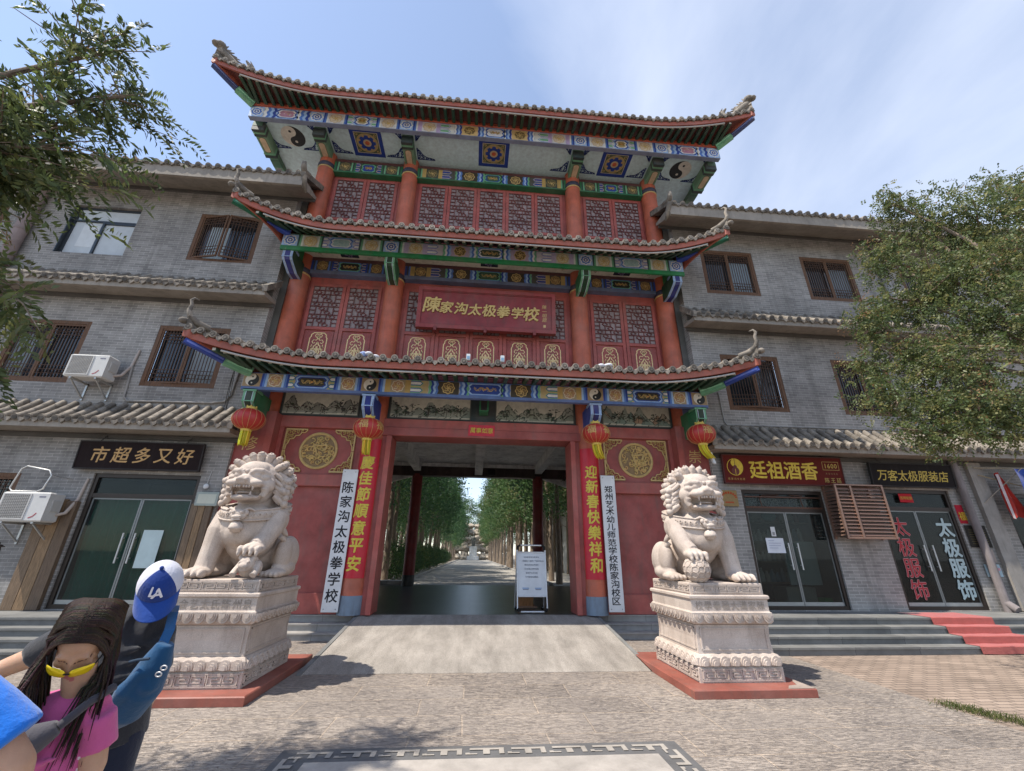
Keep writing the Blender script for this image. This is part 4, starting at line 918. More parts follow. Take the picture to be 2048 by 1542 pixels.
def window(par, x0, x1, z0, z1, open_=0.0, style='lattice', pane=(.02, .024, .028), curtain=None):
    y = WY; fw = .085
    if style == 'plain':
        m = MB(); c = (.055, .065, .075); frame_rect(m, x0+.005, x1-.005, z0+.005, z1-.005, .055, y+.09, y+.15, c); zs = lerp(z0, z1, .70); m.box(x0+.06, x1-.06, y+.085, y+.15, zs, zs+.05, c)
        xm = lerp(x0, x1, .46); m.box(xm, xm+.055, y+.08, y+.15, z0+.06, zs, c); m.box(xm+.055, x1-.06, y+.09, y+.14, zs-.05, zs, c); m.box(x0-.02, x0+.004, y-.01, y+.1, z0, z1+.05, c); w = m.build('window', METAL, par)
        m = MB(); k = (.50, .54, .57); m.box(x0+.055, x1-.055, y+.13, y+.138, z0+.055, z1-.055, k); m.build('pane', PLAIN, w)
        m = MB(); m.box(x0+.30, xm-.06, y+.125, y+.129, z0+.3, zs-.1, (.60, .63, .65)); m.build('painted_reflection', PLAIN, w); return w  # paler rectangle: a reflection painted onto the pane
    m = MB(); frame_rect(m, x0+.004, x1-.004, z0+.004, z1-.004, fw, y+.005, y+.11, BRN); w = m.build('window', WOOD, par)
    m = MB(); m.box(x0+fw, x1-fw, y+.125, y+.14, z0+fw, z1-fw, pane); m.build('pane', PANE, w)
    if curtain:
        m = MB(); a, b = curtain[1:]; xa, xb = lerp(x0+fw, x1-fw, a), lerp(x0+fw, x1-fw, b)
        n = 24; m.loft([[(lerp(xa, xb, i/n), y+.112+.006*math.sin(i*1.9), zz) for i in range(n+1)] for zz in (z0+fw+.01, lerp(z0, z1, .78))], curtain[0], cap=False, closed=False); m.build('curtain', PLAIN, w)
    xm = (x0+x1)/2
    for s in (0, 1):
        a, b = (x0+fw+.004, xm-.004) if s == 0 else (xm+.004, x1-fw-.004); c0, c1 = z0+fw+.004, z1-fw-.004; m = MB(); t = .045; yy = y+.02
        frame_rect(m, a, b, c0, c1, t, yy, yy+.035, BRN); ax, bx_ = a+t, b-t; wz = c1-c0
        nb = 9
        for i in range(1, nb): x = lerp(ax, bx_, i/nb); m.box(x-.007, x+.007, yy+.008, yy+.024, c0+t, c1-t, BRD)
        for f in (.10, .17, .24, .80, .86, .92): z = c0+wz*f; m.box(ax, bx_, yy+.004, yy+.02, z-.007, z+.007, BRD)
        for i in range(3):
            u = lerp(ax, bx_, (i+.5)/3)
            for zz in (c0+wz*.13, c0+wz*.86):
                n = 10; m.tube([(u+.055*math.cos(2*pi*k/n), yy, zz+.055*math.sin(2*pi*k/n)) for k in range(n+1)], .008, BRD, 4)
        if open_:
            hx = a if s == 0 else b; ang = (-open_ if s == 0 else open_)
            ca, sa = math.cos(ang), math.sin(ang); m.v = [(hx+(v[0]-hx)*ca-(v[1]-yy)*sa, yy+(v[0]-hx)*sa+(v[1]-yy)*ca, v[2]) for v in m.v]
        m.build('lattice_sash', WOOD, w)
    return w
def brick_wing(s, label):
    w = thing('brick_wing', (gx(s*6), WY, 0), label, 'building')
    X = lambda r: gx(s*r)
    rng_ = lambda a, b: tuple(sorted((X(a), X(b))))
    holes = []; wins = []
    for k, c in enumerate((7.53, 10.9, 14.3, 17.7, 21.1)):
        for lv, (z0, z1) in enumerate(((5.36, 7.04), (9.12, 10.76))):
            a, b = rng_(c-.87, c+.87); holes.append((a, b, z0, z1)); wins.append((k, lv, a, b, z0, z1))
    doors = [rng_(6.36, 8.62)+(SZ+.02, 3.24)] if s < 0 else [(6.68, 8.86, SZ+.02, 3.24), (10.28, 12.42, SZ+.02, 3.34), (13.95, 16.2, SZ+.02, 3.3)]
    holes += doors
    if s < 0: gw = rng_(10.1, 12.4)+(1.75, 3.2); holes.append(gw)
    m = MB(); x0, x1 = rng_(5.86, 27); wall_holes(m, x0, x1, SZ, 11.75, WY, holes, GRY)
    xe = x0 if s > 0 else x1; m.add([(xe,WY,SZ),(xe,WY+1,SZ),(xe,WY+1,11.75),(xe,WY,11.75)], [(0,1,2,3)], GRY)
    m.add([(x0,WY+.01,11.75),(x1,WY+.01,11.75),(x1,18,11.75),(x0,18,11.75)], [(0,1,2,3)], GRY); wall = m.build('brick_wall', BRICK, w)
    for k, lv, a, b, z0, z1 in wins:
        kw = {}
        if s < 0 and (k, lv) == (1, 1): kw = dict(style='plain')
        elif s < 0 and (k, lv) == (0, 1): kw = dict(open_=.22, curtain=((.42, .50, .54), .15, .48))
        elif s < 0 and (k, lv) == (0, 0): kw = dict(open_=.06, curtain=((.30, .34, .36), .55, .96))
        elif s < 0 and (k, lv) == (1, 0): kw = dict(curtain=((.26, .30, .32), .0, .3))
        elif s > 0 and (k, lv) == (0, 1): kw = dict(curtain=((.28, .34, .38), .56, .97))
        elif s > 0 and (k, lv) == (1, 1): kw = dict(curtain=((.22, .26, .29), .52, .97))
        elif s > 0 and (k, lv) == (0, 0): kw = dict(open_=.10)
        window(w, a, b, z0, z1, **kw)
    if s < 0: window(w, *gw)
    # eaves of the three storeys
    for lv, (yE, zE, yin, zin, zf, zs, xs_) in enumerate(((9.6, 4.32, WY, 4.86, 4.12, 4.14, 5.68), (9.6, 7.97, WY, 8.50, 7.76, 7.85, 5.74), (9.25, 11.62, 11.6, 12.95, 11.2, 11.62, 5.36))):
        a, b = rng_(xs_, 27); e = straight_eave('storey_eave', a, b, yE, zE, yin, zin, w)
        m = MB(); m.box(a, b, yE+.015, yE+.10, zf, zE-.07, EAV); m.loft([[(x, y, z) for y, z in ((yE+.10, zf+.0), (WY+.02, zs), (WY+.02, zs+.1), (yE+.10, zE-.08))] for x in (a, b)], EAV)
        m.box(a+.05, b, WY-.05, WY-.002, zs-.12, zs-.02, (.10, .095, .09)); m.build('cornice', PLAST, e)  # ledge coloured dark to stand for the shadow gap under the soffit
        xe = a if s > 0 else b; m = MB()
        # raised end tile beside the gate
        m.loft([[(xe+o, y, z) for y, z in ((yE-.03, zE-.12), (yE-.05, zE+.06), (yin, zin+.12), (yin, zin-.1))] for o in (-.06, .06)], GRY)
        if lv == 2:
            m.tube([(xe, yE-.05+q[0], zE+q[1]) for q in ((.3, .2), (.05, .06), (-.05, .14), (-.07, .28), (-.02, .36))], [.09, .09, .08, .06, .03], GRY, 7)
            m.tube([(xe-s*.03, yE+q[0], zE+q[1]) for q in ((-.02, -.08), (.05, -.22), (.12, -.34), (.3, -.42))], [.07, .08, .08, .03], GRY, 7)
        m.build('end_tile', TILE, e)
    # shop fronts
    for k, (a, b, z0, z1) in enumerate(doors):
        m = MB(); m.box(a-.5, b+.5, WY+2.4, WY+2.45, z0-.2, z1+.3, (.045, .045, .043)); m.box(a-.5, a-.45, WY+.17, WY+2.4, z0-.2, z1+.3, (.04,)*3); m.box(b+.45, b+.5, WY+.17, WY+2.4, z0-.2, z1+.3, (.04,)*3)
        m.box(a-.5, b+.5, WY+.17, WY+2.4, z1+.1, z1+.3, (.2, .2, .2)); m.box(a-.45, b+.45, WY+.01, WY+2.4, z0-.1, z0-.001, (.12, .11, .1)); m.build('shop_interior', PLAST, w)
        fc = (.045, .035, .03); zt = z1-.52; m = MB(); frame_rect(m, a+.004, b-.004, z0, z1-.004, .08, WY+.04, WY+.14, fc); m.box(a+.08, b-.08, WY+.045, WY+.13, zt, zt+.09, fc); f = m.build('shop_front', METAL, w)
        xm = (a+b)/2; m = MB()
        m.box(a+.08, b-.08, WY+.09, WY+.1, zt+.09, z1-.08, (.04,)*3); m.build('transom_pane', CLEAR, f)
        for sd in (0, 1):
            p, q = (a+.09, xm-.006) if sd == 0 else (xm+.006, b-.09)
            m = MB(); m.box(p, q, WY+.085, WY+.097, z0+.09, zt-.01, (.05,)*3); d = m.build('glass_door', CLEAR, f)
            if k == 1 and s > 0:
                pass
            m = MB(); st = (.55, .56, .56); frame_rect(m, p, q, z0+.082, zt-.004, .03, WY+.08, WY+.102, (.22, .23, .23)); m.box(p, q, WY+.078, WY+.104, z0+.082, z0+.16, (.33, .34, .34)); m.build('door_rail', METAL, d)
            hx = xm+(-.12 if sd == 0 else .12); m = MB(); m.tube([(hx, WY+.02, z0+.85), (hx, WY+.02, z0+1.45)], .017, st, 8)
            for zz in (z0+.95, z0+1.35): m.tube([(hx, WY+.02, zz), (hx, WY+.09, zz)], .012, st, 6)
            m.build('door_handle', METAL, d)
        if s < 0:
            m = MB(); n = 60; rr = random.Random(5)
            m.loft([[(lerp(a+.1, lerp(a, b, .98), i/n), WY+.22+.035*math.sin(i*1.25)+.03*math.sin(i*.41+j), lerp(z0+.02, zt+.05, j/6)) for i in range(n+1)] for j in range(7)], (.02, .36, .26), cap=False, closed=False, smooth=True); m.build('green_curtain', CLOTH, f)
        m = MB()
        if s > 0 and k == 0:
            rr = random.Random(9)
            for j in range(4):
                z = z0+.55+j*.48; m.box(a, b, WY+.75, WY+1.2, z-.03, z, (.2, .17, .13))
                for i in range(14): x = a+.12+i*(b-a-.2)/14; h = rr.uniform(.2, .34); m.lathe([(.06, 0), (.065, h*.6), (.03, h*.8), (.025, h)], (x, WY+.85, z), rr.choice(((.5, .5, .48), (.55, .53, .5), (.3, .1, .08), (.2, .3, .38), (.45, .42, .36))), 10)
            m.box(lerp(a, b, .52), lerp(a, b, .90), WY+.45, WY+.49, z0+.5, z0+1.5, (.45, .52, .54)); m.box(lerp(a, b, .5), lerp(a, b, .85), WY+.6, WY+1.1, z0, z0+.45, (.45, .42, .38)); m.box(lerp(a,b,.86), b-.1, WY+.4, WY+.6, z0+.0, z0+.22, (.02, .3, .05))
            for i in range(3): m.ell((lerp(a, b, .3+.2*i), WY+.7, zt-.05), (.22, .1, .12), ((.4, .36, .3), (.2, .4, .42), (.45, .4, .33))[i], 10, 6)
            m.build('shop_goods', PLAIN, f)
            m = MB(); rr = random.Random(2)
            n = 13; xs = row(n, a+.16, b-.16)
            put_text(m, '陈家沟太极酒王廷祖酒香酒', [(x, zt+.24) for x in xs], .22, (.62, .62, .60), front(WY+.16), .03); m.build('white_lettering', PLAIN, f)
            m = MB(); c = (.10, .05, .035); m.box(a+.08, b-.08, WY+.03, WY+.06, zt+.08, zt+.12, c); m.box(a+.08, b-.08, WY+.03, WY+.06, zt+.34, zt+.37, c)
            for x in (lerp(a, b, .28), lerp(a, b, .78)): m.tube([(x+q[0], WY+.045, zt+q[1]) for q in ((-.1, .12), (-.13, .3), (-.05, .4), (.4*(1 if x < xm else -1), .41))], .012, c, 6)
            m.build('fretwork', METAL, f)
    if s < 0:
        for a, b in (rng_(8.66, 9.35), rng_(5.9, 6.34)):
            m = MB(); n = 3; 
            for i in range(n): xa, xb = lerp(a, b, i/n)+.006, lerp(a, b, (i+1)/n)-.006; m.bbox(xa, xb, WY-.09, WY-.005, .1+.42, 2.62+.04*(i % 2), ((.20, .135, .085), (.26, .165, .09), (.15, .10, .065))[i], .012)
            m.build('timber_facing', WOOD, w)
        m = MB(); m.lathe([(.14, 8.5), (.14, 11.2)], (X(12.65), WY-.16, 0), (.27, .21, .20), 14); m.lathe([(.15, 9.6), (.155, 9.62), (.15, 9.68)], (X(12.65), WY-.16, 0), (.25, .2, .19), 14); m.build('drain_pipe', PLAST, w)
        m = MB(); g = (.30, .285, .27)
        pts = [(X(8.68), WY-.03, 5.9), (X(8.62), WY-.03, 5.3), (X(8.6), WY-.03, 5.05), (X(8.5), WY-.03, 4.95), (X(7.4), WY-.03, 4.97), (X(6.6), WY-.03, 4.98), (X(6.3), WY-.03, 5.03), (X(6.2), WY-.03, 5.2), (X(6.15), WY-.03, 6.0)]
        m.tube(pts, .026, g, 7); m.build('conduit', PLAST, w)
        for q in range(3):
            m = MB(); m.tube([(X(5.98+.05*q+.03*math.sin(t*3+q)), WY-.5+.1*q, lerp(5.9, 4.75, t)) for t in [i/8 for i in range(9)]], .008, (.03,)*3, 5); m.build('cable', PLAIN, w)
    else:
        m = MB(); g = (.23, .20, .20); m.lathe([(.085, SZ), (.085, 4.1)], (12.72, WY-.12, 0), g, 12); m.tube([(12.72, WY-.12, SZ+.2), (12.74, WY-.3, SZ+.06)], .085, g, 10); m.build('drain_pipe', PLAST, w)
        m = MB(); m.lathe([(.09, 8.2), (.09, 11.3)], (12.86, WY-.12, 0), (.33, .32, .31), 12); m.lathe([(.095, 9.3), (.10, 9.33), (.095, 9.4)], (12.86, WY-.12, 0), (.33, .32, .31), 12); m.build('drain_pipe', PLAST, w)
        m = MB(); m.tube([(6.55, WY-.02, 5.85), (6.58, WY-.02, 5.0), (6.62, WY-.02, 4.92), (13, WY-.02, 4.95)], .02, (.3, .3, .3), 6); m.build('conduit', PLAST, w)
        m = MB(); m.bbox(13.15, 13.55, WY-.10, WY-.003, SZ, 4.1, (.30, .275, .25), .02); m.build('pilaster', PLAST, w)
    return w
wl = brick_wing(-1, 'three storey grey brick building with the green curtained shop and two air conditioners')
wr = brick_wing(1, 'three storey grey brick building with the wine shop, clothing shop and louvred box')
# ================================================================ signs, lanterns and fittings
# name plaque on the second tier
pq = thing('name_plaque', (gx(0), 10.3, 7.5), 'long dark red plaque with eight gilt characters hung on the second tier', 'plaque')
PLR = (.235, .035, .04); ph = []
tilt = lambda y, z: y-(z-7.5)*.05
m = MB(); x0, x1, z0, z1 = -1.84, 2.12, 7.50, 8.80
def slab(mb, x0, x1, z0, z1, d0, d1, c): mb.loft([[(x, tilt(10.42, z)+d, z) for x, z in ((x0, z0), (x1, z0), (x1, z1), (x0, z1))] for d in (d0, d1)], c)
slab(m, x0+.1, x1-.1, z0+.1, z1-.1, -.02, .08, PLR); m.build('board', PAINT, pq)
m = MB()
for a, b, c_, d_ in ((x0, x1, z0, z0+.11), (x0, x1, z1-.11, z1), (x0, x0+.11, z0+.11, z1-.11), (x1-.11, x1, z0+.11, z1-.11)): slab(m, a, b, c_, d_, -.06, .09, (.27, .045, .045))
for a, b, c_, d_ in ((x0+.11, x1-.11, z0+.11, z0+.14), (x0+.11, x1-.11, z1-.14, z1-.11)): slab(m, a, b, c_, d_, -.04, -.021, (.19, .03, .03))
m.build('frame', PAINT, pq)
tp = lambda u, v, w=0: (u, tilt(10.40, v)-w-.002, v)
m = MB(); s_ = '陳家沟太极拳学校'; xs = row(8, -1.42, 1.42)
for i, ch in enumerate(s_): put_text(m, ch, [(xs[i], 8.18-.012*i+(.05 if i == 0 else 0))], (.46, .35, .36, .35, .37, .36, .34, .42)[i], (.60, .43, .15), tp, .035, .035, .16, .02)
m.build('gilt_characters', GOLD, pq)
m = MB(); put_text(m, '陳一明题', [(1.80, 8.36-.14*i) for i in range(4)], .125, (.6, .43, .17), tp, .0, .01, .15); m.add([tp(*q) for q in ((1.765, 7.70), (1.835, 7.70), (1.835, 7.78), (1.765, 7.78))], [(0,1,2,3)], (.6, .43, .2)); m.build('signature', GOLD, pq)
for x in (-1.3, .1, 1.5):
    m = MB(); slab(m, x-.04, x+.04, 7.42, 7.54, -.08, .1, (.2, .03, .03)); m.build('support_peg', PAINT, pq)
# couplet banners wrapped on the inner columns
def couplet(x, zt, zb, text, lab):
    t = thing('couplet_banner', (x, 10.33, zb), lab, 'banner', 'red couplet banners on the gate columns')
    m = MB(); n = 10; rad = .274
    A = [lerp(-1.05, 1.05, i/n) for i in range(n+1)]; zz = [lerp(zb, zt, j/14) for j in range(15)]
    m.loft([[(x+rad*math.sin(a), 10.6-rad*math.cos(a)-.004*abs(math.sin(z*4+a*2)), z) for a in A] for z in zz], (.50, .012, .030), cap=False, closed=False, smooth=True); m.build('paper', SILK, t)
    m = MB(); wrap = lambda u, v, w=0: (x+(rad+.006+w)*math.sin(u/rad), 10.6-(rad+.006+w)*math.cos(u/rad), v)
    n = len(text); q_ = MB(); put_text(q_, text, [(0, z) for z in row(n, zt-.60, zb+.30)], .30, (.62, .49, .05), lambda u, v, w=0: (u, v, w), .045, 0, .08, .0, .98); bent(m, q_, wrap, .18); m.build('gilt_characters', GOLD, t)
couplet(gx(-2.75), 4.28, 1.13, '慶佳節順意平安', 'red paper couplet of gold characters on the column beside the eight character white board')
couplet(gx(2.75), 4.20, 1.14, '迎新春快樂祥和', 'red paper couplet of gold characters on the column nearest the notice stand')
# white boards
def whiteboard(x0, x1, zt, zb, text, lab, sz):
    t = thing('name_board', ((x0+x1)/2, 10.3, zb), lab, 'sign', 'white vertical school name boards')
    m = MB(); m.bbox(x0, x1, 10.335, 10.37, zb, zt, (.66, .67, .68), .006); m.build('board', PLAIN, t)
    m = MB(); put_text(m, text, [((x0+x1)/2, z) for z in row(len(text), zt-.42 if len(text) < 10 else zt-.34, zb+.32 if len(text) < 10 else zb+.22)], sz, (.03, .03, .035), front(10.333), .028, 0, 0, 0, 1.0 if len(text) < 10 else 1.22); m.build('black_characters', PLAIN, t)
    m = MB()
    for zz in (zb+.06, zt-.06):
        for x in (x0+.05, x1-.05): m.ell((x, 10.332, zz), (.012, .006, .012), (.3,)*3, 6, 4)
    m.build('screws', METAL, t)
whiteboard(-3.14, -2.79, 3.50, .47, '陈家沟太极拳学校', 'white vertical board with eight black characters left of the passage', .25)
whiteboard(3.13, 3.48, 3.52, .48, '郑州艺术幼儿师范学校陈家沟校区', 'white vertical board with a tight column of fifteen black characters', .158)
t = thing('lintel_scroll', (gx(0), 10.4, 4.46), 'small red strip with four gold characters pasted over the passage lintel', 'banner')
m = MB(); m.loft([[(lerp(-.22, .45, i/8), 10.425-.006*math.sin(i*1.3), z) for i in range(9)] for z in (4.45, 4.60, 4.74)], (.55, .012, .03), cap=False, closed=False); m.build('paper', SILK, t)
m = MB(); put_text(m, '萬事如意', [(x, 4.595) for x in row(4, -.11, .34)], .135, (.65, .48, .05), front(10.412), .02, 0, .1); m.build('gilt_characters', GOLD, t)
# lanterns
def lantern(x, z, lab, yaw, motif, tas):
    t = thing('red_lantern', (x, 9.55, z), lab, 'lantern', 'red lanterns under the lowest eave')
    m = MB(); n = 32; nv = 14; rx, rz = .335, .24; RS = (.42, .028, .022); vs = []
    prof = [(.10, -rz)]+[(rx*math.cos(a)**.82 if math.cos(a) > 0 else 0, rz*math.sin(a)) for a in [lerp(-1.25, 1.25, i/nv) for i in range(nv+1)]]+[(.10, rz)]
    m.loft([[(x+max(r_, .1)*(1-.018*(k % 2))*math.cos(2*pi*k/n), 9.55+max(r_, .1)*(1-.018*(k % 2))*math.sin(2*pi*k/n), z+zz) for k in range(n)] for r_, zz in prof], RS, True, True); m.build('silk_body', SILK, t)
    m = MB()
    for k in range(16):
        a = 2*pi*(k+.25)/16; m.tube([(x+max(r_, .1)*1.005*math.cos(a), 9.55+max(r_, .1)*1.005*math.sin(a), z+zz) for r_, zz in prof], .0035, (.60, .42, .16), 4)
    m.build('ribs', GOLD, t)
    m = MB()
    for zz, h in ((rz-.01, .055), (-rz-.045, .055)): m.lathe([(.105, 0), (.115, .01), (.11, h), (.10, h+.005)], (x, 9.55, z+zz), (.68, .50, .10), 18)
    for k in range(6): m.box(x+.1*math.cos(k)-.012, x+.1*math.cos(k)+.012, 9.55+.1*math.sin(k)-.012, 9.55+.1*math.sin(k)+.012, z+rz+.04, z+rz+.07, (.68, .5, .1))
    m.build('gilt_ring', GOLD, t)
    m = MB(); rr = random.Random(int(x*10)+50); L_ = .33
    for k in range(46):
        a = rr.uniform(0, 2*pi); r0 = .095*math.sqrt(rr.random()); dx, dy = tas
        m.tube([(x+r0*math.cos(a)+dx*q*q, 9.55+r0*math.sin(a)+dy*q*q, z-rz-.04-L_*q*(1-.12*rr.random())) for q in (0, .33, .66, 1)], [.016, .018, .016, .006], tuple(c*rr.uniform(.7, 1.15) for c in (.66, .52, .015)), 5)
    m.build('tassel', SILK, t)
    m = MB(); m.tube([(x, 9.55, z+rz), (x+.01, 9.58, z+rz+.5)], .006, (.1, .03, .03), 5); m.build('cord', PLAIN, t)
    if motif:
        for dy in motif:
            m = MB()
            def wrap(u, v, w=0):
                a = yaw+dy+u/rx; el = v/rz*.9; r_ = rx*math.cos(max(-1.2, min(1.2, el)))**.82*1.012+w; return (x+r_*math.cos(a), 9.55+r_*math.sin(a), z+rz*math.sin(max(-1.2, min(1.2, el)))*1.01)
            q_ = MB(); put_text(q_, '福', [(0, .05)], .22, (.55, .33, .10), lambda u, v, w=0: (u, v, w), .02, 0, 0, 0, 1); bent(m, q_, wrap, .14)
            m.build('gilt_character', GOLD, t)
    return t
lantern(-5.15, 4.42, 'plain red lantern with a straight tassel beside the grey brick wall', -pi/2, (), (0, 0))
lantern(-2.49, 4.30, 'red lantern with gold characters hanging over the couplet left of the passage', -pi/2, (-.15, 1.1), (.02, 0))
lantern(2.85, 4.37, 'red lantern whose tassel overlaps the couplet near the notice stand', -pi/2, (-.6, .6), (.08, 0))
lantern(5.50, 4.45, 'red lantern with one gold character and a blown tassel, nearest the wine shop', -pi/2, (0,), (.17, 0))
m = MB(); m.bbox(5.62, 5.68, 9.50, 9.56, 3.72, 4.0, (.6, .6, .58), .01); m.v = [(v[0]+(3.95-v[2])*.25, v[1], v[2]) for v in m.v]; tag(m.build('paper_label', PLAIN), 'white paper tag dangling under the lantern nearest the wine shop', 'tag')
# shop signs
def shop_sign(x0, x1, z0, z1, c, lab, build, y=10.06, tilt_=.07):
    t = thing('shop_sign', ((x0+x1)/2, y, z0), lab, 'sign', 'shop signs over the doors')
    T_ = lambda u, v, w=0: (u, y-(v-z0)*tilt_-w, v)
    m = MB(); m.loft([[T_(u, v, o) for u, v in ((x0, z0), (x1, z0), (x1, z1), (x0, z1))] for o in (0, -.05)], c); b = m.build('board', PLAIN, t)
    m = MB(); f = tuple(a*.6+.03 for a in c)
    for a, b_, d, e in ((x0-.01, x1+.01, z0-.012, z0+.012), (x0-.01, x1+.01, z1-.012, z1+.012), (x0-.01, x0+.012, z0, z1), (x1-.012, x1+.01, z0, z1)): m.loft([[T_(u, v, o) for u, v in ((a, d), (b_, d), (b_, e), (a, e))] for o in (.012, -.055)], f)
    m.build('frame', PLAIN, t); m = MB(); build(m, T_); m.build('lettering', GOLD, t)
    for x in (lerp(x0, x1, .15), lerp(x0, x1, .85)):
        m = MB(); m.tube([(x, y-(z1-z0)*tilt_, z1), (x, y+.1, z1+.18)], .01, (.1,)*3, 5); m.build('hanger', METAL, t)
def sA(m, T_): put_text(m, '市超多又好', [(x, 3.63) for x in row(5, -8.38, -6.58)], .335, (.50, .29, .10), lambda u, v, w=0: T_(u, v, w+.003), .022, 0, .13)
shop_sign(-8.85, -6.22, 3.32, 3.92, (.016, .009, .009), 'black shop board with five ochre characters over the green curtained door', sA)
def sB(m, T_):
    P = lambda u, v, w=0: T_(u, v, w+.003); Y_ = (.62, .44, .03)
    put_text(m, '廷祖酒香', [(x, 3.72) for x in row(4, 7.13, 8.52)], .42, Y_, P, .034)
    put_text(m, '1600', [(x, 3.86) for x in row(4, 8.98, 9.26)], .145, (.52, .36, .06), P, .015, 0, 0, 0, 1, False)
    put_text(m, '陈王廷', [(x, 3.50) for x in row(3, 8.96, 9.28)], .12, (.48, .34, .07), P, .012); put_text(m, '陈家沟文化', [(x, 3.665) for x in row(5, 8.98, 9.26)], .04, (.3, .2, .06), P, .0)
    put_text(m, '陈家沟文化酒', [(x, 3.475) for x in row(6, 6.34, 6.72)], .055, (.45, .30, .07), P, .0)
    for a, b, c, d in ((8.90, 9.35, 3.755, 3.765), (8.90, 9.35, 3.96, 3.97), (8.90, 8.91, 3.765, 3.96), (9.34, 9.35, 3.765, 3.96)): m.add([P(a, c), P(b, c), P(b, d), P(a, d)], [(0,1,2,3)], (.45, .32, .07))
    cx, cz, r = 6.53, 3.77, .205; Q = lambda k: (lambda u, v: T_(u, v, .003+.001*k))
    m.ribbon([(cx+r*math.cos(2*pi*i/40), cz+r*math.sin(2*pi*i/40)) for i in range(41)], .016, Y_, Q(1))
    H = [(cx+r*math.cos(t), cz+r*math.sin(t)) for t in [lerp(-pi/2, pi/2, i/18) for i in range(19)]]; cir = lambda a, b, q: [(a+q*math.cos(t), b+q*math.sin(t)) for t in [2*pi*i/20 for i in range(20)]]
    Hb = (.115, .016, .012)
    for pts, c, k in ((H, Y_, 2), (cir(cx, cz-r/2, r/2), Hb, 3), (cir(cx, cz+r/2, r/2), Y_, 3), (cir(cx, cz, r*.24), Hb, 4)): m.poly([Q(k)(*p) for p in pts], c)
    m.ribbon([(cx, cz+r*.24), (cx, cz+r)], .012, Hb, Q(5)); m.ribbon([(cx, cz-r*.24), (cx, cz-r)], .012, Y_, Q(5))
shop_sign(6.22, 9.43, 3.37, 4.07, (.115, .016, .012), 'dark red shop board with a round yellow emblem, four big yellow characters and 1600', sB)
def sC(m, T_): put_text(m, '万客太极服装店', [(x, 3.67) for x in row(7, 10.52, 12.25)], .265, (.50, .36, .04), lambda u, v, w=0: T_(u, v, w+.003), .02, 0, .12)
shop_sign(10.22, 12.55, 3.40, 3.98, (.014, .011, .011), 'black shop board with seven yellow characters above the clothing shop door', sC)
# lettering stuck on the clothing shop doors
def door_text(x0, z0, z1, col, rim, lab, y=WY+.075):
    m = MB()
    if rim: put_text(m, '太极服饰', [(x0+.02, z) for z in row(4, z1, z0)], .42, rim, front(y-.001), .045)
    put_text(m, '太极服饰', [(x0+.02, z) for z in row(4, z1, z0)], .42, col, front(y-.004), .018 if rim else .05)
    return tag(m.build('door_lettering', PLAIN), lab, 'lettering', 'vertical lettering on the clothing shop doors')
door_text(10.78, .98, 2.42, (.42, .05, .06), (.60, .42, .42), 'red characters with pale rims running down the dark clothing shop door')
door_text(12.02, .98, 2.42, (.44, .54, .55), None, 'pale blue backs of characters running down the right leaf of the clothing shop door')
m = MB(); m.box(10.36, 11.34, WY+.20, WY+.22, SZ+.05, 2.8, (.006, .008, .010)); m.box(11.36, 12.34, WY+.22, WY+.24, SZ+.05, 2.8, (.012, .015, .02)); o = m.build('dark_blind', PLAIN); tag(o, 'dark blinds hung behind the glass of the clothing shop doors', 'blind')
def poster(x0, x1, z0, z1, y, c, lab, name='poster', cat='poster', extra=None, rz=0):
    t = MB(); n = 6; t.loft([[(lerp(x0, x1, i/n)+rz*(zz-z0), y-.004*math.sin(i*1.4+j), zz) for i in range(n+1)] for j, zz in enumerate((z0, (z0+z1)/2, z1))], c, cap=False, closed=False)
    if extra: extra(t)
    o = t.build(name, PLAIN); return tag(o, lab, cat)
poster(10.98, 11.36, 3.02, 3.24, WY+.02, (.45, .02, .03), 'red paper with gold writing pasted over the clothing shop door', extra=lambda t: put_text(t, '吉祥如意', [(x, 3.13) for x in row(4, 11.04, 11.3)], .08, (.6, .4, .08), front(WY+.014), .01))
poster(12.44, 12.66, 2.52, 2.98, WY-.01, (.42, .02, .04), 'red lucky charm paper with gold character on the wall beside the clothing shop', extra=lambda t: put_text(t, '福', [(12.56, 2.7)], .2, (.6, .42, .05), front(WY-.02), .02))
poster(7.12, 7.58, 1.76, 2.10, WY+.07, (.66, .68, .74), 'white notice sheet taped inside the wine shop glass door', 'notice', 'notice', lambda t: [t.add([(7.18, WY+.062, 2.03-.055*i), (7.18+(.15, .32, .3, .22)[i], WY+.062, 2.03-.055*i), (7.18+(.15, .32, .3, .22)[i], WY+.062, 2.045-.055*i), (7.18, WY+.062, 2.045-.055*i)], [(0,1,2,3)], (.42, .44, .55)) for i in range(4)])
poster(7.30, 7.42, 2.14, 2.36, WY+.07, (.66, .66, .66), 'small white card above the notice sheet on the wine shop door', 'card', 'card', lambda t: t.add([(7.33, WY+.062, 2.17), (7.39, WY+.062, 2.17), (7.39, WY+.062, 2.24), (7.33, WY+.062, 2.24)], [(0,1,2,3)], (.3, .3, .3)))
poster(-7.10, -6.70, 1.30, 2.06, WY+.07, (.50, .60, .60), 'pale blank sheet taped to the green curtained shop door', 'notice', 'notice')
poster(12.62, 13.05, 1.28, 1.56, WY-.03, (.40, .52, .58), 'pale blue printed sheet low on the wall by the grey drain pipe', extra=lambda t: [t.add([(12.68+.09*i, WY-.045, 1.42), (12.74+.09*i, WY-.045, 1.42), (12.74+.09*i, WY-.045, 1.48), (12.68+.09*i, WY-.045, 1.48)], [(0,1,2,3)], (.6, .3, .35)) for i in range(4)])
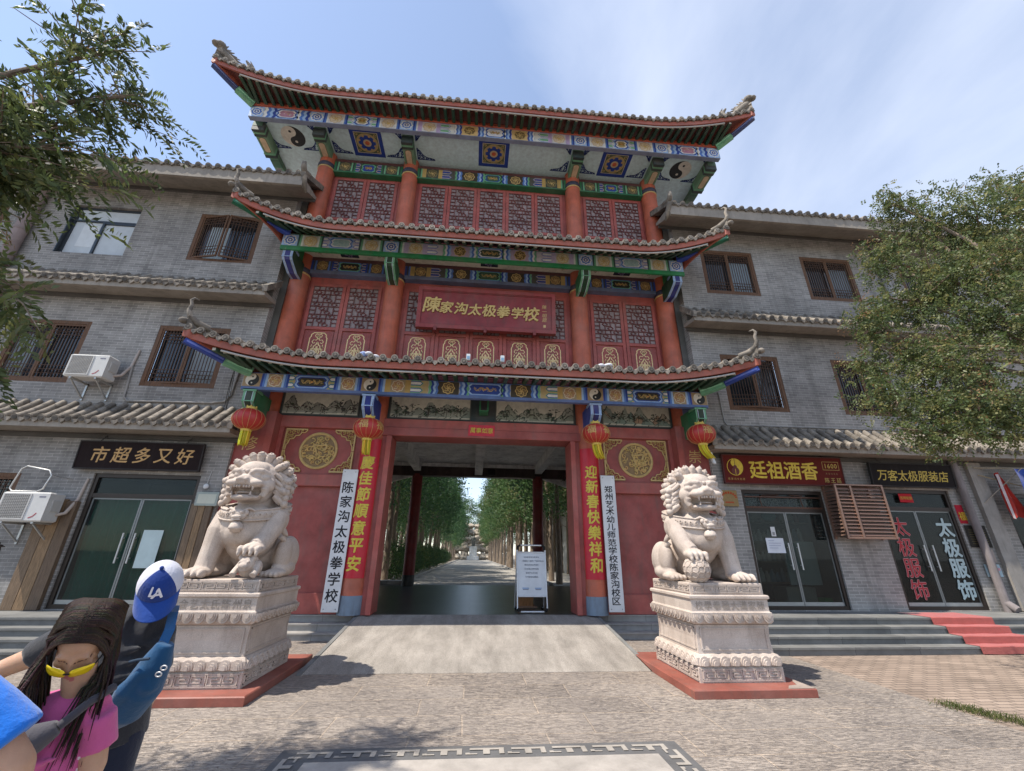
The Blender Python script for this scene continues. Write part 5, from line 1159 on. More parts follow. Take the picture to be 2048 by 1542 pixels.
poster(12.48, 13.08, 1.95, 2.48, WY-.02, (.035, .032, .028), 'dark plaque of small gold writing on the wall beside the clothing shop', 'wall_plaque', 'plaque', lambda t: [t.add([(12.54, WY-.034, 2.36-.055*i), (13.0, WY-.034, 2.36-.055*i), (13.0, WY-.034, 2.372-.055*i), (12.54, WY-.034, 2.372-.055*i)], [(0,1,2,3)], (.16, .13, .07)) for i in range(7)])
poster(12.88, 13.03, 1.62, 1.90, WY-.03, (.34, .28, .25), 'small beige card on the wall under the dark gold plaque', 'card', 'card')
t = thing('brass_plaque', (6.3, WY, 2.82), 'tarnished brass plaque with red writing on the brick beside the wine shop', 'plaque')
m = MB(); m.bbox(6.08, 6.54, WY-.03, WY-.002, 2.82, 3.21, (.26, .17, .06), .008); m.build('plate', GOLD, t)
m = MB(); [m.ribbon([(6.31+.19*math.cos(a), 3.02+.13*math.sin(a)) for a in (k*.35, k*.35+.25)], .05, (.40, .06, .02), lambda u, v: (u, WY-.034, v)) for k in range(9)]; m.add([(6.2, WY-.034, 2.9), (6.42, WY-.034, 2.9), (6.42, WY-.034, 2.93), (6.2, WY-.034, 2.93)], [(0,1,2,3)], (.42, .07, .03)); m.build('red_writing', PLAIN, t)
# louvred box between the two shops
t = thing('louvred_box', (9.6, WY, 2.08), 'brown louvred air conditioner cage fixed between the wine shop and clothing shop', 'louvre box')
LV = (.27, .165, .125); y1, y0 = WY-.005, WY-.42; m = MB(); a, b, c, d = 8.86, 10.16, 2.09, 3.34
for x in (a, a+.40, b-.05): m.bbox(x, x+.05, y0, y0+.05, c, d, LV, .006)
for x in (a, b-.05): m.bbox(x, x+.05, y1-.05, y1, c, d, LV, .006)
m.box(a, b, y0, y1, d, d+.03, LV); m.bbox(a+.05, b-.05, y0+.005, y0+.04, c, c+.05, LV, .005); m.build('frame', METAL, t)
for (p, q) in ((a+.05, a+.40), (a+.45, b-.05)):
    m = MB(); n = 14
    for i in range(n): z = c+.07+(d-c-.09)*i/n; m.loft([[(x, yy, zz) for yy, zz in ((y0+.008, z), (y0+.016, z), (y0+.06, z+.062), (y0+.052, z+.062))] for x in (p, q)], LV)
    m.build('louvres', METAL, t)
m = MB(); n = 14
for i in range(n): z = c+.07+(d-c-.09)*i/n; m.loft([[(xx, yy, zz) for xx, zz in ((a+.008, z), (a+.016, z), (a+.06, z+.062), (a+.052, z+.062))] for yy in (y0+.05, y1-.05)], LV)
m.build('side_louvres', METAL, t); m = MB(); m.bbox(a+.15, b-.15, y0+.12, y1-.02, c+.05, d-.3, (.1, .1, .1), .02); m.build('inner_unit', METAL, t)
# air conditioners
def aircon(x0, x1, z0, z1, lab):
    t = thing('air_conditioner', ((x0+x1)/2, WY, z0), lab, 'air conditioner', 'outdoor air conditioner units on the brick wall'); Wt = (.56, .555, .54); y0, y1 = WY-.52, WY-.18
    m = MB(); m.bbox(x0, x1, y0, y1, z0, z1, Wt, .025); m.build('casing', PLAIN, t)
    m = MB(); gx0, gx1 = x0+.03, lerp(x0, x1, .62); frame_rect(m, gx0, gx1, z0+.04, z1-.03, .02, y0-.014, y0, (.5, .49, .47)); m.box(gx0+.02, gx1-.02, y0-.003, y0-.001, z0+.06, z1-.05, (.22, .21, .2))
    for i in range(16): z = lerp(z0+.065, z1-.055, i/15); m.box(gx0+.02, gx1-.02, y0-.012, y0-.006, z-.004, z+.004, (.47, .455, .43))
    for i in range(14): x = lerp(gx0+.03, gx1-.03, i/13); m.box(x-.003, x+.003, y0-.009, y0-.004, z0+.06, z1-.05, (.45, .44, .42))
    m.build('fan_grille', PLAIN, t)
    m = MB(); m.ribbon([(lerp(x0, x1, .72), z0+.07), (lerp(x0, x1, .80), z0+.10), (lerp(x0, x1, .86), z0+.17)], .02, (.35, .05, .06), front(y0-.003)); m.build('red_swoosh', PLAIN, t); m = MB(); m.ribbon([(lerp(x0, x1, .78), z1-.09), (lerp(x0, x1, .92), z1-.09)], .025, (.2, .2, .25), front(y0-.003)); m.build('badge', PLAIN, t); m = MB(); m.bbox(x1-.012, x1+.02, y0+.1, y1-.06, lerp(z0, z1, .35), lerp(z0, z1, .75), (.48, .47, .45), .01); m.build('valve_cover', PLAIN, t)
    for x in (lerp(x0, x1, .18), lerp(x0, x1, .82)):
        m = MB(); g = (.45, .45, .44); m.bbox(x-.02, x+.02, y0+.02, WY-.003, z0-.04, z0, g, .004); m.loft([[(x+o, yy, zz) for yy, zz in ((y0+.05, z0-.05), (y0+.09, z0-.05), (WY-.01, z0-.36), (WY-.01, z0-.40))] for o in (-.012, .012)], g); m.box(x-.02, x+.02, WY-.03, WY-.002, z0-.42, z0, g); m.build('wall_bracket', METAL, t)
    m = MB(); m.tube([(x1-.02, y1-.05, z0+.15), (x1+.10, y1+.02, z0+.2), (x1+.14, WY-.03, z0+.5), (x1+.19, WY-.03, z0+.95)], [.035, .035, .035, .025], (.42, .36, .32), 7); m.build('pipe', PLAST, t)
aircon(-9.52, -8.68, 5.34, 5.90, 'air conditioner unit on the upper brick wall between two lattice windows')
aircon(-9.62, -8.72, 2.16, 2.74, 'air conditioner unit low on the wall beside the green curtained shop door')
t = thing('wire_rack', (-9.3, WY, 2.8), 'empty white tube frame above the lower air conditioner', 'rack')
m = MB(); fr_ = [(-9.62, 2.82), (-9.55, 3.22), (-9.46, 3.28), (-9.0, 3.2), (-8.92, 3.1), (-8.98, 2.82), (-9.08, 2.76), (-9.56, 2.76), (-9.62, 2.82)]; m.tube([(u, WY-.45, v) for u, v in fr_], .016, (.55, .54, .52), 7); m.build('tube_frame', METAL, t)
for u, v in (fr_[2], fr_[4], fr_[6]): m = MB(); m.tube([(u, WY-.45, v), (u, WY-.003, v)], .012, (.5,)*3, 6); m.build('stay', METAL, t)
t = thing('round_lamp', (-6.0, WY, 3.0), 'small round white fitting on the brick wall right of the curtained shop door', 'lamp'); m = MB()
m.lathe([(.0, .0), (.055, .005), (.06, .03), (.04, .05), (0, .055)], (0, 0, 0), (.62,)*3, 16); m.v = [(-6.03+v[0], WY-.005-v[2], 3.0+v[1]) for v in m.v]; m.build('dish', PLAIN, t); m = MB(); m.tube([(-6.03, WY-.02, 3.05), (-6.0, WY-.02, 3.35)], .006, (.5,)*3, 5); m.build('wire', PLAIN, t)
t = thing('meter_box', (-5.9, WY, 2.55), 'pale green meter box on the brick wall behind the stone lion with the cub', 'meter box'); m = MB(); m.bbox(-6.12, -5.66, WY-.12, WY-.003, 2.57, 2.87, (.33, .37, .34), .01); m.build('case', PLAIN, t); m = MB(); m.box(-6.08, -5.70, WY-.124, WY-.121, 2.62, 2.82, (.52, .53, .45)); m.build('label_sheet', PLAIN, t)
# banners at the far end of the clothing shop
t = thing('blue_banner', (14.2, WY-.6, 2.2), 'blue cloth banner with white characters hanging from a bamboo pole', 'banner'); m = MB()
n = 8; rr = [[(lerp(13.86, 14.6, i/n), WY-.55+.05*math.sin(i*.9+j), zz) for i in range(n+1)] for j, zz in enumerate(row(7, 2.35, 3.86))]; m.loft(rr, (.02, .06, .30), cap=False, closed=False, smooth=True); m.build('cloth', CLOTH, t)
m = MB(); put_text(m, '订做批发', [(14.14, z) for z in (3.60, 3.24, 2.88, 2.52)], .28, (.66, .68, .7), front(WY-.625), .02); m.build('white_characters', PLAIN, t)
m = MB(); m.tube([(13.3, WY-.1, 3.95), (14.9, WY-.58, 3.88)], .018, (.42, .36, .28), 7); m.tube([(13.2, WY-.08, 3.0), (14.1, WY-.56, 3.88)], .012, (.36, .31, .25), 6); m.tube([(13.3, WY-.15, 3.75), (14.3, WY-.5, 3.35)], .012, (.40, .3, .16), 6); m.build('bamboo_pole', WOOD, t)
t = thing('red_banner', (13.7, WY-.3, 2.4), 'folded red cloth banner hanging between the grey pipe and the blue banner', 'banner'); m = MB()
m.loft([[(13.62+w_*i/8, WY-.30+.05*math.sin(i*1.5+j), zz+.08*math.sin(i*.6)) for i in range(9)] for j, (zz, w_) in enumerate(((3.72, .1), (3.3, .28), (2.9, .52), (2.62, .50)))], (.40, .03, .02), cap=False, closed=False, smooth=True); m.build('cloth', CLOTH, t)
m = MB(); m.loft([[(13.58, WY-.33, 3.75), (13.66, WY-.34, 3.75)], [(13.58, WY-.33, 2.65), (13.64, WY-.34, 2.62)]], (.5, .42, .42), cap=False, closed=False); m.build('hem', CLOTH, t)
t = thing('red_streamer', (14.2, WY-.3, 1.9), 'red and gold streamer bundle hanging under the blue banner', 'banner'); m = MB()
m.loft([[(14.05+.42*i/7+.1*j, WY-.3+.06*math.sin(i*1.7+j), zz-.03*i) for i in range(8)] for j, zz in enumerate((2.75, 2.4, 2.05, 1.8))], (.46, .03, .03), cap=False, closed=False, smooth=True); m.ell((14.55, WY-.38, 1.95), (.16, .06, .24), (.6, .3, .04), 10, 7); m.build('cloth', CLOTH, t)
# notice stand
t = thing('notice_stand', (1.45, 10.95, PZ), 'white a-frame notice stand with black feet at the mouth of the passage', 'notice stand'); TH = math.atan(.12)
ns = lambda u, v, w=0: (1.46+u, 10.83+v*.16-w, PZ+v)
m = MB(); m.loft([[ns(u, v, o) for u, v in ((-.335, .36), (.335, .36), (.335, 1.30), (-.335, 1.30))] for o in (.0, -.02)], (.60, .63, .66)); m.build('panel', PLAIN, t)
m = MB(); al = (.62, .63, .64)
for u in (-.35, .35): m.tube([ns(u, .08), ns(u, 1.36)], .018, al, 8)
m.tube([ns(-.33, 1.31, .005), ns(.33, 1.31, .005)], .016, al, 8); m.tube([ns(-.33, .345, .005), ns(.33, .345, .005)], .016, al, 8); m.build('frame', METAL, t); m = MB(); m.tube([ns(-.27, .03, .0), ns(.27, .03, .0)], .022, al, 8); m.build('foot_bar', METAL, t); m = MB(); m.tube([ns(-.26, 1.47), ns(.26, 1.47)], .02, al, 8); m.build('handle', METAL, t)
for u in (-.36, .36): m = MB(); m.tube([(1.46+u, 11.45, PZ+.05), (1.46+u*.97, 11.06, PZ+1.36)], .015, al, 7); m.build('rear_leg', METAL, t)
m = MB(); bk = (.02,)*3
for u in (-.33, .33):
    m.tube([ns(u, 1.36), ns(u, 1.44), ns(u*.8, 1.475)], .028, bk, 7); m.ell((1.46+u, 11.47, PZ+.045), (.03, .05, .045), bk, 8, 6); m.tube([ns(u*1.05, .1), ns(u*.95, .035)], .027, bk, 7)
m.build('black_corner', PLAIN, t)
m = MB(); L_ = ('太极拳学校访客须知', '一、入校请登记。请出示一下证件方可入内', '请勿在校内大声喧哗', '无人机禁止在校内拍摄', '请爱护公共设施', '为了您的安全请配合')
for i, (s_, wd) in enumerate(zip(L_, (.34, .57, .31, .31, .25, .28))): put_text(m, s_, [(x, 1.20-.088*i) for x in row(len(s_), -wd/2, wd/2)], .034, (.10, .13, .22), lambda u, v, w=0: ns(u, v, .003), .006)
for u in (-.15, .15): m.ribbon([(u-.08, .52), (u+.08, .52)], .018, (.12, .25, .5), lambda a, b: ns(a, b, .003)); m.ribbon([(u-.07, .49), (u+.07, .49)], .016, (.15, .17, .24), lambda a, b: ns(a, b, .003))
m.build('printed_lines', PLAIN, t)
t = thing('wooden_box', (1.45, 11.9, PZ), 'brown wooden box on the dark floor behind the notice stand', 'box'); m = MB(); m.bbox(1.22, 1.62, 11.9, 12.25, PZ, PZ+.36, (.28, .13, .05), .012); m.build('box_body', WOOD, t); m = MB(); m.bbox(1.18, 1.72, 11.85, 12.3, PZ+.0, PZ+.04, (.30, .18, .12), .008); m.build('plinth_board', WOOD, t)
# small things left on the lowest roof
for x, c, lb in ((-2.55, (.30, .38, .62), 'blue and white cloth bundle on the lowest eave above the eight character white board'), (2.95, (.55, .58, .66), 'pale cloth bundle on the lowest eave above the fifteen character white board')):
    m = MB(); rr = random.Random(int(x*10)+90)
    for q in range(7): m.ell((x+rr.uniform(-.2, .2), 9.0+rr.uniform(-.04, .04), 5.90+rr.uniform(-.02, .05)), (.09, .06, .05), c if q % 2 else (.6, .6, .64), 9, 6)
    tag(m.build('cloth_bundle', CLOTH), lb, 'cloth')
for x, lb in ((-.28, 'small white floodlight box on the lowest eave below the second gilt panel'), (.52, 'small white floodlight box on the lowest eave below the fourth gilt panel')):
    m = MB(); m.bbox(x-.045, x+.045, 8.86, 8.92, 5.84, 6.0, (.62, .66, .68), .008); m.box(x-.03, x+.03, 8.855, 8.86, 5.87, 5.94, (.2, .35, .5)); tag(m.build('floodlight', PLAIN), lb, 'floodlight')
# rubbish bin-like low grey block at the rear step
m = MB(); m.bbox(-4.1, -2.9, 20.25, 20.7, .386, .56, (.36, .36, .35), .02); tag(m.build('stone_block', STEPM), 'low pale stone block on the rear step left of the passage', 'block')
# ================================================================ stone lions on their pedestals
def meander(mb, x0, x1, z0, z1, place, n, c, d=.013):
    # raised angular fret
    p = (x1-x0)/n; h = z1-z0; t = h*.10
    cnt = [0]
    def seg(a, b):
        cnt[0] += 1; dd = d+.0004*(cnt[0] % 7)
        u0, u1 = sorted((a[0], b[0])); v0, v1 = sorted((a[1], b[1])); u0 -= t/2; u1 += t/2; v0 -= t/2; v1 += t/2
        q = [(u0, v0), (u1, v0), (u1, v1), (u0, v1)]; A = [place(u, v, dd) for u, v in q]; B = [place(u, v, 0) for u, v in q]
        mb.add(A+B, [(0,1,2,3), (0,4,5,1), (1,5,6,2), (2,6,7,3), (3,7,4,0)], c)
    for i in range(n):
        a = x0+i*p; k = i % 2; F = lambda u, v: (a+p*(u if not k else 1-u), z0+h*v)
        pts = [(.06,.12),(.06,.88),(.94,.88),(.94,.34),(.34,.34),(.34,.62),(.68,.62)]
        for q in range(len(pts)-1): seg(F(*pts[q]), F(*pts[q+1]))
        seg(F(.06, .12), F(.94, .12))
    seg((x0, z0), (x1, z0)); seg((x0, z1), (x1, z1))
def lotus(mb, x0, x1, z0, z1, place, n, c, down=False):
    p = (x1-x0)/n; h = z1-z0
    for i in range(n):
        cx = x0+(i+.5)*p
        for r, dep in ((.50, .022), (.36, .036), (.24, .050)):
            ring0 = []; ring1 = []
            K = 11
            for k in range(K):
                a = pi*k/(K-1); u = cx+p*r*math.cos(a); v = (z0+h*.12+h*.80*(r/.5)*math.sin(a)**.7) if not down else (z1-h*.12-h*.80*(r/.5)*math.sin(a)**.7)
                ring0.append(place(u, v, .0)); ring1.append(place(cx+p*(r-.05)*math.cos(a), v-(.02*h if not down else -.02*h), dep))
            if down: ring0.reverse(); ring1.reverse()
            mb.loft([ring0, ring1], c, cap=False, closed=False, smooth=False); mb.poly(ring1, c)
def pedestal(cx, label, chars, flip):
    y0, y1 = 6.36, 7.78; hw = .595; t = thing('lion_pedestal', (cx, (y0+y1)/2, 0), label, 'pedestal', 'carved granite pedestals')
    G = (.5,)*3; my = (y0+y1)/2; hd = (y1-y0)/2
    def block(prof, name):     # prof: list of (inset, z)
        m = MB(); m.loft([[(cx-hw+i, y0+i, z), (cx+hw-i, y0+i, z), (cx+hw-i, y1-i, z), (cx-hw+i, y1-i, z)] for i, z in prof], G); return m
    sides = lambda ins: [(lambda u, v, w=0: (cx+u, y0+ins-w, v), hw-ins), (lambda u, v, w=0: (cx-hw+ins-w, my-u, v), hd-ins), (lambda u, v, w=0: (cx+hw-ins+w, my+u, v), hd-ins)]
    m = MB(); m.bbox(cx-.84, cx+.80, 6.06, 8.30, -.008, .10, (.27, .082, .058), .012)
    if not flip:
        m.poly([(cx+.42, 6.07, .1025), (cx+.79, 6.07, .1025), (cx+.79, 6.50, .1025), (cx+.72, 6.40, .1025), (cx+.66, 6.24, .1025), (cx+.52, 6.20, .1025)], (.36, .295, .25)); pass
    m.build('red_plinth', PAINT, t)
    m = block([(0, .10), (.0, .27), (.008, .278)], '')
    for P, h in sides(0): meander(m, -h+.04, h-.04, .125, .255, P, 6 if h < .6 else 7, G)
    m.build('base_course', STONE, t)
    m = block([(.012, .278), (.0, .30), (.0, .385), (.03, .42), (.07, .43)], '')
    for P, h in sides(.004): lotus(m, -h+.01, h-.01, .285, .42, P, 8 if h < .6 else 9, G)
    m.build('lower_lotus', STONE, t)
    m = block([(.055, .43), (.068, .60), (.055, .77)], '')
    for P, h in sides(.058):
        q = [(-h+.06, .47), (h-.06, .47), (h-.06, .73), (-h+.06, .73)]
        for k in range(4):
            a, b = q[k], q[(k+1) % 4]; u0, u1 = sorted((a[0], b[0])); v0, v1 = sorted((a[1], b[1])); u0 -= .008; u1 += .008; v0 -= .008; v1 += .008
            w = [(u0, v0), (u1, v0), (u1, v1), (u0, v1)]; m.add([P(*p, .010+.0006*k) for p in w]+[P(*p, -.012) for p in w], [(0,1,2,3), (0,4,5,1), (1,5,6,2), (2,6,7,3), (3,7,4,0)], G)
    m.build('waist', STONE, t)
    m = block([(.07, .77), (.02, .79), (.0, .82), (.0, .925), (.012, .93)], '')
    for P, h in sides(.002): lotus(m, -h+.01, h-.01, .785, .925, P, 8 if h < .6 else 9, G, True)
    m.build('upper_lotus', STONE, t)
    m = block([(.012, .93), (.022, .945), (.022, 1.09), (.0, 1.105), (.0, 1.135), (.015, 1.15)], '')
    band = m.build('text_band', STONE, t)
    m = MB(); put_text(m, chars, [(cx+u, 1.018) for u in row(len(chars), -.46, .46)], .105, (.34, .28, .235), front(y0+.0205), .01, .002); m.build('carved_characters', PLAST, band)
    m = block([(.05, 1.15), (.05, 1.295), (.06, 1.302)], '')
    for P, h in sides(.05): meander(m, -h+.03, h-.03, 1.175, 1.275, P, 6 if h < .58 else 7, G, .011)
    m.build('top_slab', STONE, t)
def lion(cx, label, s, prop):
    # s: the side (+1 viewer's right) of the raised paw
    t = thing('stone_lion', (cx, 6.98, 1.303), label, 'stone lion', 'guardian lions before the gate'); G = (.5,)*3
    B = MB(); sk = lambda pts, rad: B.tube(pts, rad, G, 14)
    E_ = lambda c, r, M=None: B.ell(c, r, G, 18, 12, M)
    rx = lambda a: Matrix.Rotation(a, 3, 'X')
    # trunk
    E_((0, -.12, .70), (.36, .30, .36)); E_((0, .05, .62), (.37, .36, .42)); E_((0, .36, .40), (.38, .36, .38)); E_((0, .08, .92), (.31, .27, .22)); E_((0, -.02, 1.08), (.26, .26, .24))
    E_((0, -.30, .62), (.22, .13, .20))
    for q in (-1, 1):
        E_((q*.36, -.02, .80), (.15, .19, .21)); E_((q*.42, .40, .30), (.16, .30, .29)); E_((q*.47, .16, .33), (.11, .16, .24)); E_((q*.46, .02, .06), (.13, .24, .065)); E_((q*.45, .30, .12), (.14, .3, .12))
        for k in range(4): E_((q*.46+(k-1.5)*.062, -.17, .05), (.034, .07, .045))
    # straight leg
    q = -s; sk([(q*.35, -.06, .85), (q*.37, -.16, .62), (q*.38, -.20, .40), (q*.39, -.24, .20), (q*.39, -.27, .08)], [.16, .155, .135, .125, .13])
    E_((q*.40, -.36, .075), (.16, .17, .075))
    for k in range(4): E_((q*.40+(k-1.5)*.082, -.48, .065), (.045, .085, .06)); E_((q*.40+(k-1.5)*.082, -.55, .045), (.02, .045, .025))
    # raised leg, paw resting on its plaything
    sk([(s*.35, -.06, .86), (s*.37, -.18, .66), (s*.35, -.30, .50), (s*.31, -.40, .41)], [.16, .15, .125, .12])
    E_((s*.30, -.44, .385), (.155, .13, .085))
    for k in range(4): E_((s*.30+(k-1.5)*.078, -.55, .375), (.043, .075, .055)); E_((s*.30+(k-1.5)*.078, -.60, .325), (.024, .03, .045))
    # head
    E_((0, -.10, 1.34), (.345, .33, .33)); E_((0, -.33, 1.47), (.215, .145, .145)); E_((0, -.28, 1.52), (.2, .15, .11))
    E_((0, -.42, 1.285), (.235, .19, .085)); E_((0, -.56, 1.325), (.085, .06, .055)); E_((0, -.45, 1.34), (.11, .13, .07))
    for q in (-1, 1):
        E_((q*.15, -.52, 1.265), (.105, .085, .06)); E_((q*.055, -.60, 1.315), (.035, .03, .03)); E_((q*.24, -.32, 1.27), (.09, .13, .11)); E_((q*.135, -.475, 1.385), (.055, .045, .042)); E_((q*.21, -.40, 1.36), (.08, .08, .05))
        sk([(q*.03, -.50, 1.405), (q*.10, -.50, 1.45), (q*.19, -.46, 1.455), (q*.27, -.38, 1.42)], [.03, .042, .042, .03])
        sk([(q*.24, -.40, 1.22), (q*.25, -.38, 1.15), (q*.22, -.40, 1.09)], [.06, .05, .05])
    E_((0, -.38, 1.075), (.205, .18, .055)); E_((0, -.51, 1.065), (.15, .06, .045)); E_((0, -.2, 1.12), (.24, .16, .14))
    body = remeshed(B, 'lion_body', STONE, t, .0125, 4)
    # open mouth: tongue and teeth
    m = MB(); m.ell((0, -.42, 1.135), (.12, .14, .018), (.3, .25, .22), 12, 6); m.build('tongue', STONE, t, True)
    m = MB()
    for q in (-1, 1):
        m.tube([(q*.15, -.555, 1.225), (q*.148, -.56, 1.16)], [.022, .006], G, 7); m.tube([(q*.13, -.545, 1.10), (q*.13, -.55, 1.15)], [.018, .005], G, 7)
        for k in range(3): m.ell((q*(.03+.036*k), -.575+.004*k, 1.215), (.016, .014, .022), G, 7, 5)
    m.build('teeth', STONE, t, True)
    m = MB(); n = 11
    for k in range(n):
        a = lerp(-1.15, 1.15, k/(n-1)); m.ell((.255*math.sin(a), -.30-.20*math.cos(a), 1.425+.018*math.cos(a*2)), (.036, .036, .034), G, 9, 7)
    m.build('brow_beads', STONE, t, True)
    # mane: rows of locks ending in curls
    m = MB(); rr = random.Random(4); C = Vector((0, -.07, 1.34))
    for j, (fi, n, rad, off) in enumerate(((.05, 6, .425, 0), (.36, 11, .43, .5), (.68, 15, .44, 0), (1.0, 18, .45, .5), (1.32, 19, .46, 0), (1.64, 18, .46, .5), (1.95, 15, .45, 0))):
        # cone of directions round the axis from the face back over the crown
        for k in range(n):
            if j == 0: a = 2*pi*k/n
            else: a = 2*pi*(k+off)/n
            ax = Vector((0, .62, .78)).normalized(); u = Vector((1, 0, 0)); w = ax.cross(u)
            d = (ax*math.cos(fi)+(u*math.cos(a)+w*math.sin(a))*math.sin(fi)).normalized()
            if d.y < -.42 and d.z < .93: continue
            if d.z < -.62: continue
            if d.y < -.30 and d.z < .55: continue
            p = C+Vector((d.x*.375, d.y*.37, d.z*.375)); tip = C+Vector((d.x*rad, d.y*rad, d.z*rad*.97-.015))
            m.tube([p-d*.05, p.lerp(tip, .5), tip], [.062, .060, .046], G, 9)
            if prop == 'ball': m.tube([tip-d*.03, tip+d*.045+Vector((0, 0, .012))], [.052, .010], G, 8); m.ell(tip-d*.01, .051, G, 9, 7)
            else:
                m.ell(tip, .054, G, 10, 8); sd = d.cross(Vector((0, 0, 1))); sd = sd.normalized() if sd.length > .1 else Vector((1, 0, 0)); sp_ = d.cross(sd)
                m.tube([tip+(sd*math.cos(q*.9)+sp_*math.sin(q*.9))*(.044-.0042*q)+d*(.028+.004*q) for q in range(9)], [.014-.0008*q for q in range(9)], G, 6)
    for q in (-1, 1):     # side locks hanging behind the cheeks
        for k in range(5):
            z = 1.42-.085*k; m.tube([(q*.30, -.20, z+.05), (q*.37, -.16, z), (q*.43, -.12, z-.05)], [.035, .045, .05], G, 8); m.ell((q*.445, -.13, z-.06), .058, G, 9, 7)
            m.tube([(q*.29, -.26+.02*k, z+.03), (q*.345, -.24+.02*k, z-.02), (q*.385, -.20+.02*k, z-.06)], [.026, .032, .03], G, 7)
    m.build('mane', STONE, t, True)
    for q in (-1, 1):
        m = MB(); m.loft([[(q*(.30+.10*k/6+.02*c_), -.20+.05*k/6+.035*c_*0, 1.50+.10*k/6+(.05*math.sin(pi*(k+1)/8))*c_) for c_ in (-1, 0, 1)]+[(q*(.29+.10*k/6), -.15+.05*k/6, 1.51+.10*k/6)] for k in range(7)], G, True, False); m.build('ear', STONE, t, True)
    # collar with beast buckle and bell
    m = MB(); n = 40
    def col_(a, o=0, dz=0):
        x = (.445+o)*math.sin(a); y = .03-(.465+o)*math.cos(a); return Vector((x, y, .93-.115*math.cos(a)+dz))
    m.loft([[col_(2*pi*k/n, o, dz) for k in range(n)] for o, dz in ((-.06, .085), (-.005, .085), (.012, .06), (.02, 0), (.012, -.05), (-.005, -.075), (-.06, -.075))], G, cap=False, smooth=True)
    for k in range(26):
        a = lerp(-2.0, 2.0, k/25)
        if abs(a) < .22: continue
        pts = [col_(a+.045*math.cos(t_)*(1-t_/9), .024, .036*math.sin(t_)*(1-t_/9)) for t_ in [i*.7 for i in range(9)]]; m.tube(pts, .009, G, 5)
    for dz in (.075, -.065): m.tube([col_(2*pi*k/n, .012, dz) for k in range(n+1)], .012, G, 6)
    m.build('collar', STONE, t, True)
    m = MB(); m.ell((0, -.47, .83), (.115, .05, .085), G, 12, 8); m.ell((0, -.515, .80), (.07, .03, .03), G, 10, 6); m.box(-.055, .055, -.53, -.50, .755, .785, (.3,)*3)
    for q in (-1, 1): m.ell((q*.055, -.505, .865), (.03, .025, .028), G, 8, 6); m.ell((q*.10, -.47, .86), (.04, .03, .04), G, 8, 6); m.tube([(q*.05, -.48, .88), (q*.13, -.46, .92), (q*.20, -.43, .89)], [.022, .02, .01], G, 6)
    m.build('buckle', STONE, t, True)
    m = MB(); m.lathe([(.0, .075), (.04, .07), (.075, .04), (.09, .0), (.095, -.02), (.085, -.035), (.07, -.04), (.06, -.07), (0, -.08)], (0, -.46, .67), G, 18); m.build('bell', STONE, t, True)
    if prop == 'ball':
        m = MB(); r = .185; c = Vector((s*.30, -.47, .178)); m.ell(c, r, G, 26, 18)
        for j in range(7):
            th = -1.2+.4*j; n = max(6, int(13*math.cos(th)))
            for k in range(n):
                a = 2*pi*(k+.5*(j % 2))/n; P = []
                for q in range(9): u = a+.26/max(.35, math.cos(th))*math.cos(2*pi*q/8); v = th+.24*math.sin(2*pi*q/8); P.append(c+Vector((math.cos(v)*math.cos(u), math.cos(v)*math.sin(u), math.sin(v)))*(r+.003))
                m.tube(P, .007, G, 4)
        m.build('embroidered_ball', STONE, t, True)
    else:
        m = MB(); m.ell((s*.30, -.42, .14), (.15, .15, .13), G, 14, 9); m.ell((s*.30, -.55, .19), (.105, .095, .10), G, 14, 9); m.ell((s*.30, -.63, .165), (.065, .05, .045), G, 10, 7); m.ell((s*.30, -.62, .12), (.05, .04, .03), G, 10, 7)
        for q in (-1, 1):
            m.tube([(s*.30+q*.11, -.46, .18), (s*.30+q*.135, -.54, .10), (s*.30+q*.13, -.60, .05)], [.05, .042, .045], G, 8); m.ell((s*.30+q*.085, -.55, .27), (.035, .03, .035), G, 8, 6); m.ell((s*.30+q*.05, -.63, .215), (.022, .018, .018), G, 7, 5)
        for k in range(6): m.ell((s*.30+.12*math.cos(k), -.46, .20+.06*math.sin(k)), .035, G, 8, 6)
        remeshed(m, 'lion_cub', STONE, t, .008, 2)
    m = MB()
    for q in (-1, 1):     # flames of hair along the elbows and haunch
        for k in range(4): m.tube([(q*(.44), .02+.03*k, .66-.10*k), (q*(.49), .04+.03*k, .60-.10*k), (q*(.505), .10, .57-.10*k)], [.05, .035, .008], G, 7)
    m.tube([(0, .62, .25), (0, .72, .5), (0, .70, .85), (.05, .60, 1.1), (0, .55, 1.25)], [.08, .10, .14, .12, .03], G, 10); m.build('hair_locks', STONE, t, True)
    return t
pedestal(-3.33, 'carved granite pedestal on a red base under the lion with the cub', '泉州陈氏太艺会馆'[::-1], True)
pedestal(3.69, 'carved granite pedestal on a chipped red base in front of the wine shop', '陳家溝大極拳學校'[::-1], False)
lion(-3.32, 'pale granite lion with a cub under its paw, in front of the curtained shop', 1, 'cub')
lion(3.64, 'pale granite lion with its paw on a carved ball, in front of the wine shop', -1, 'ball')
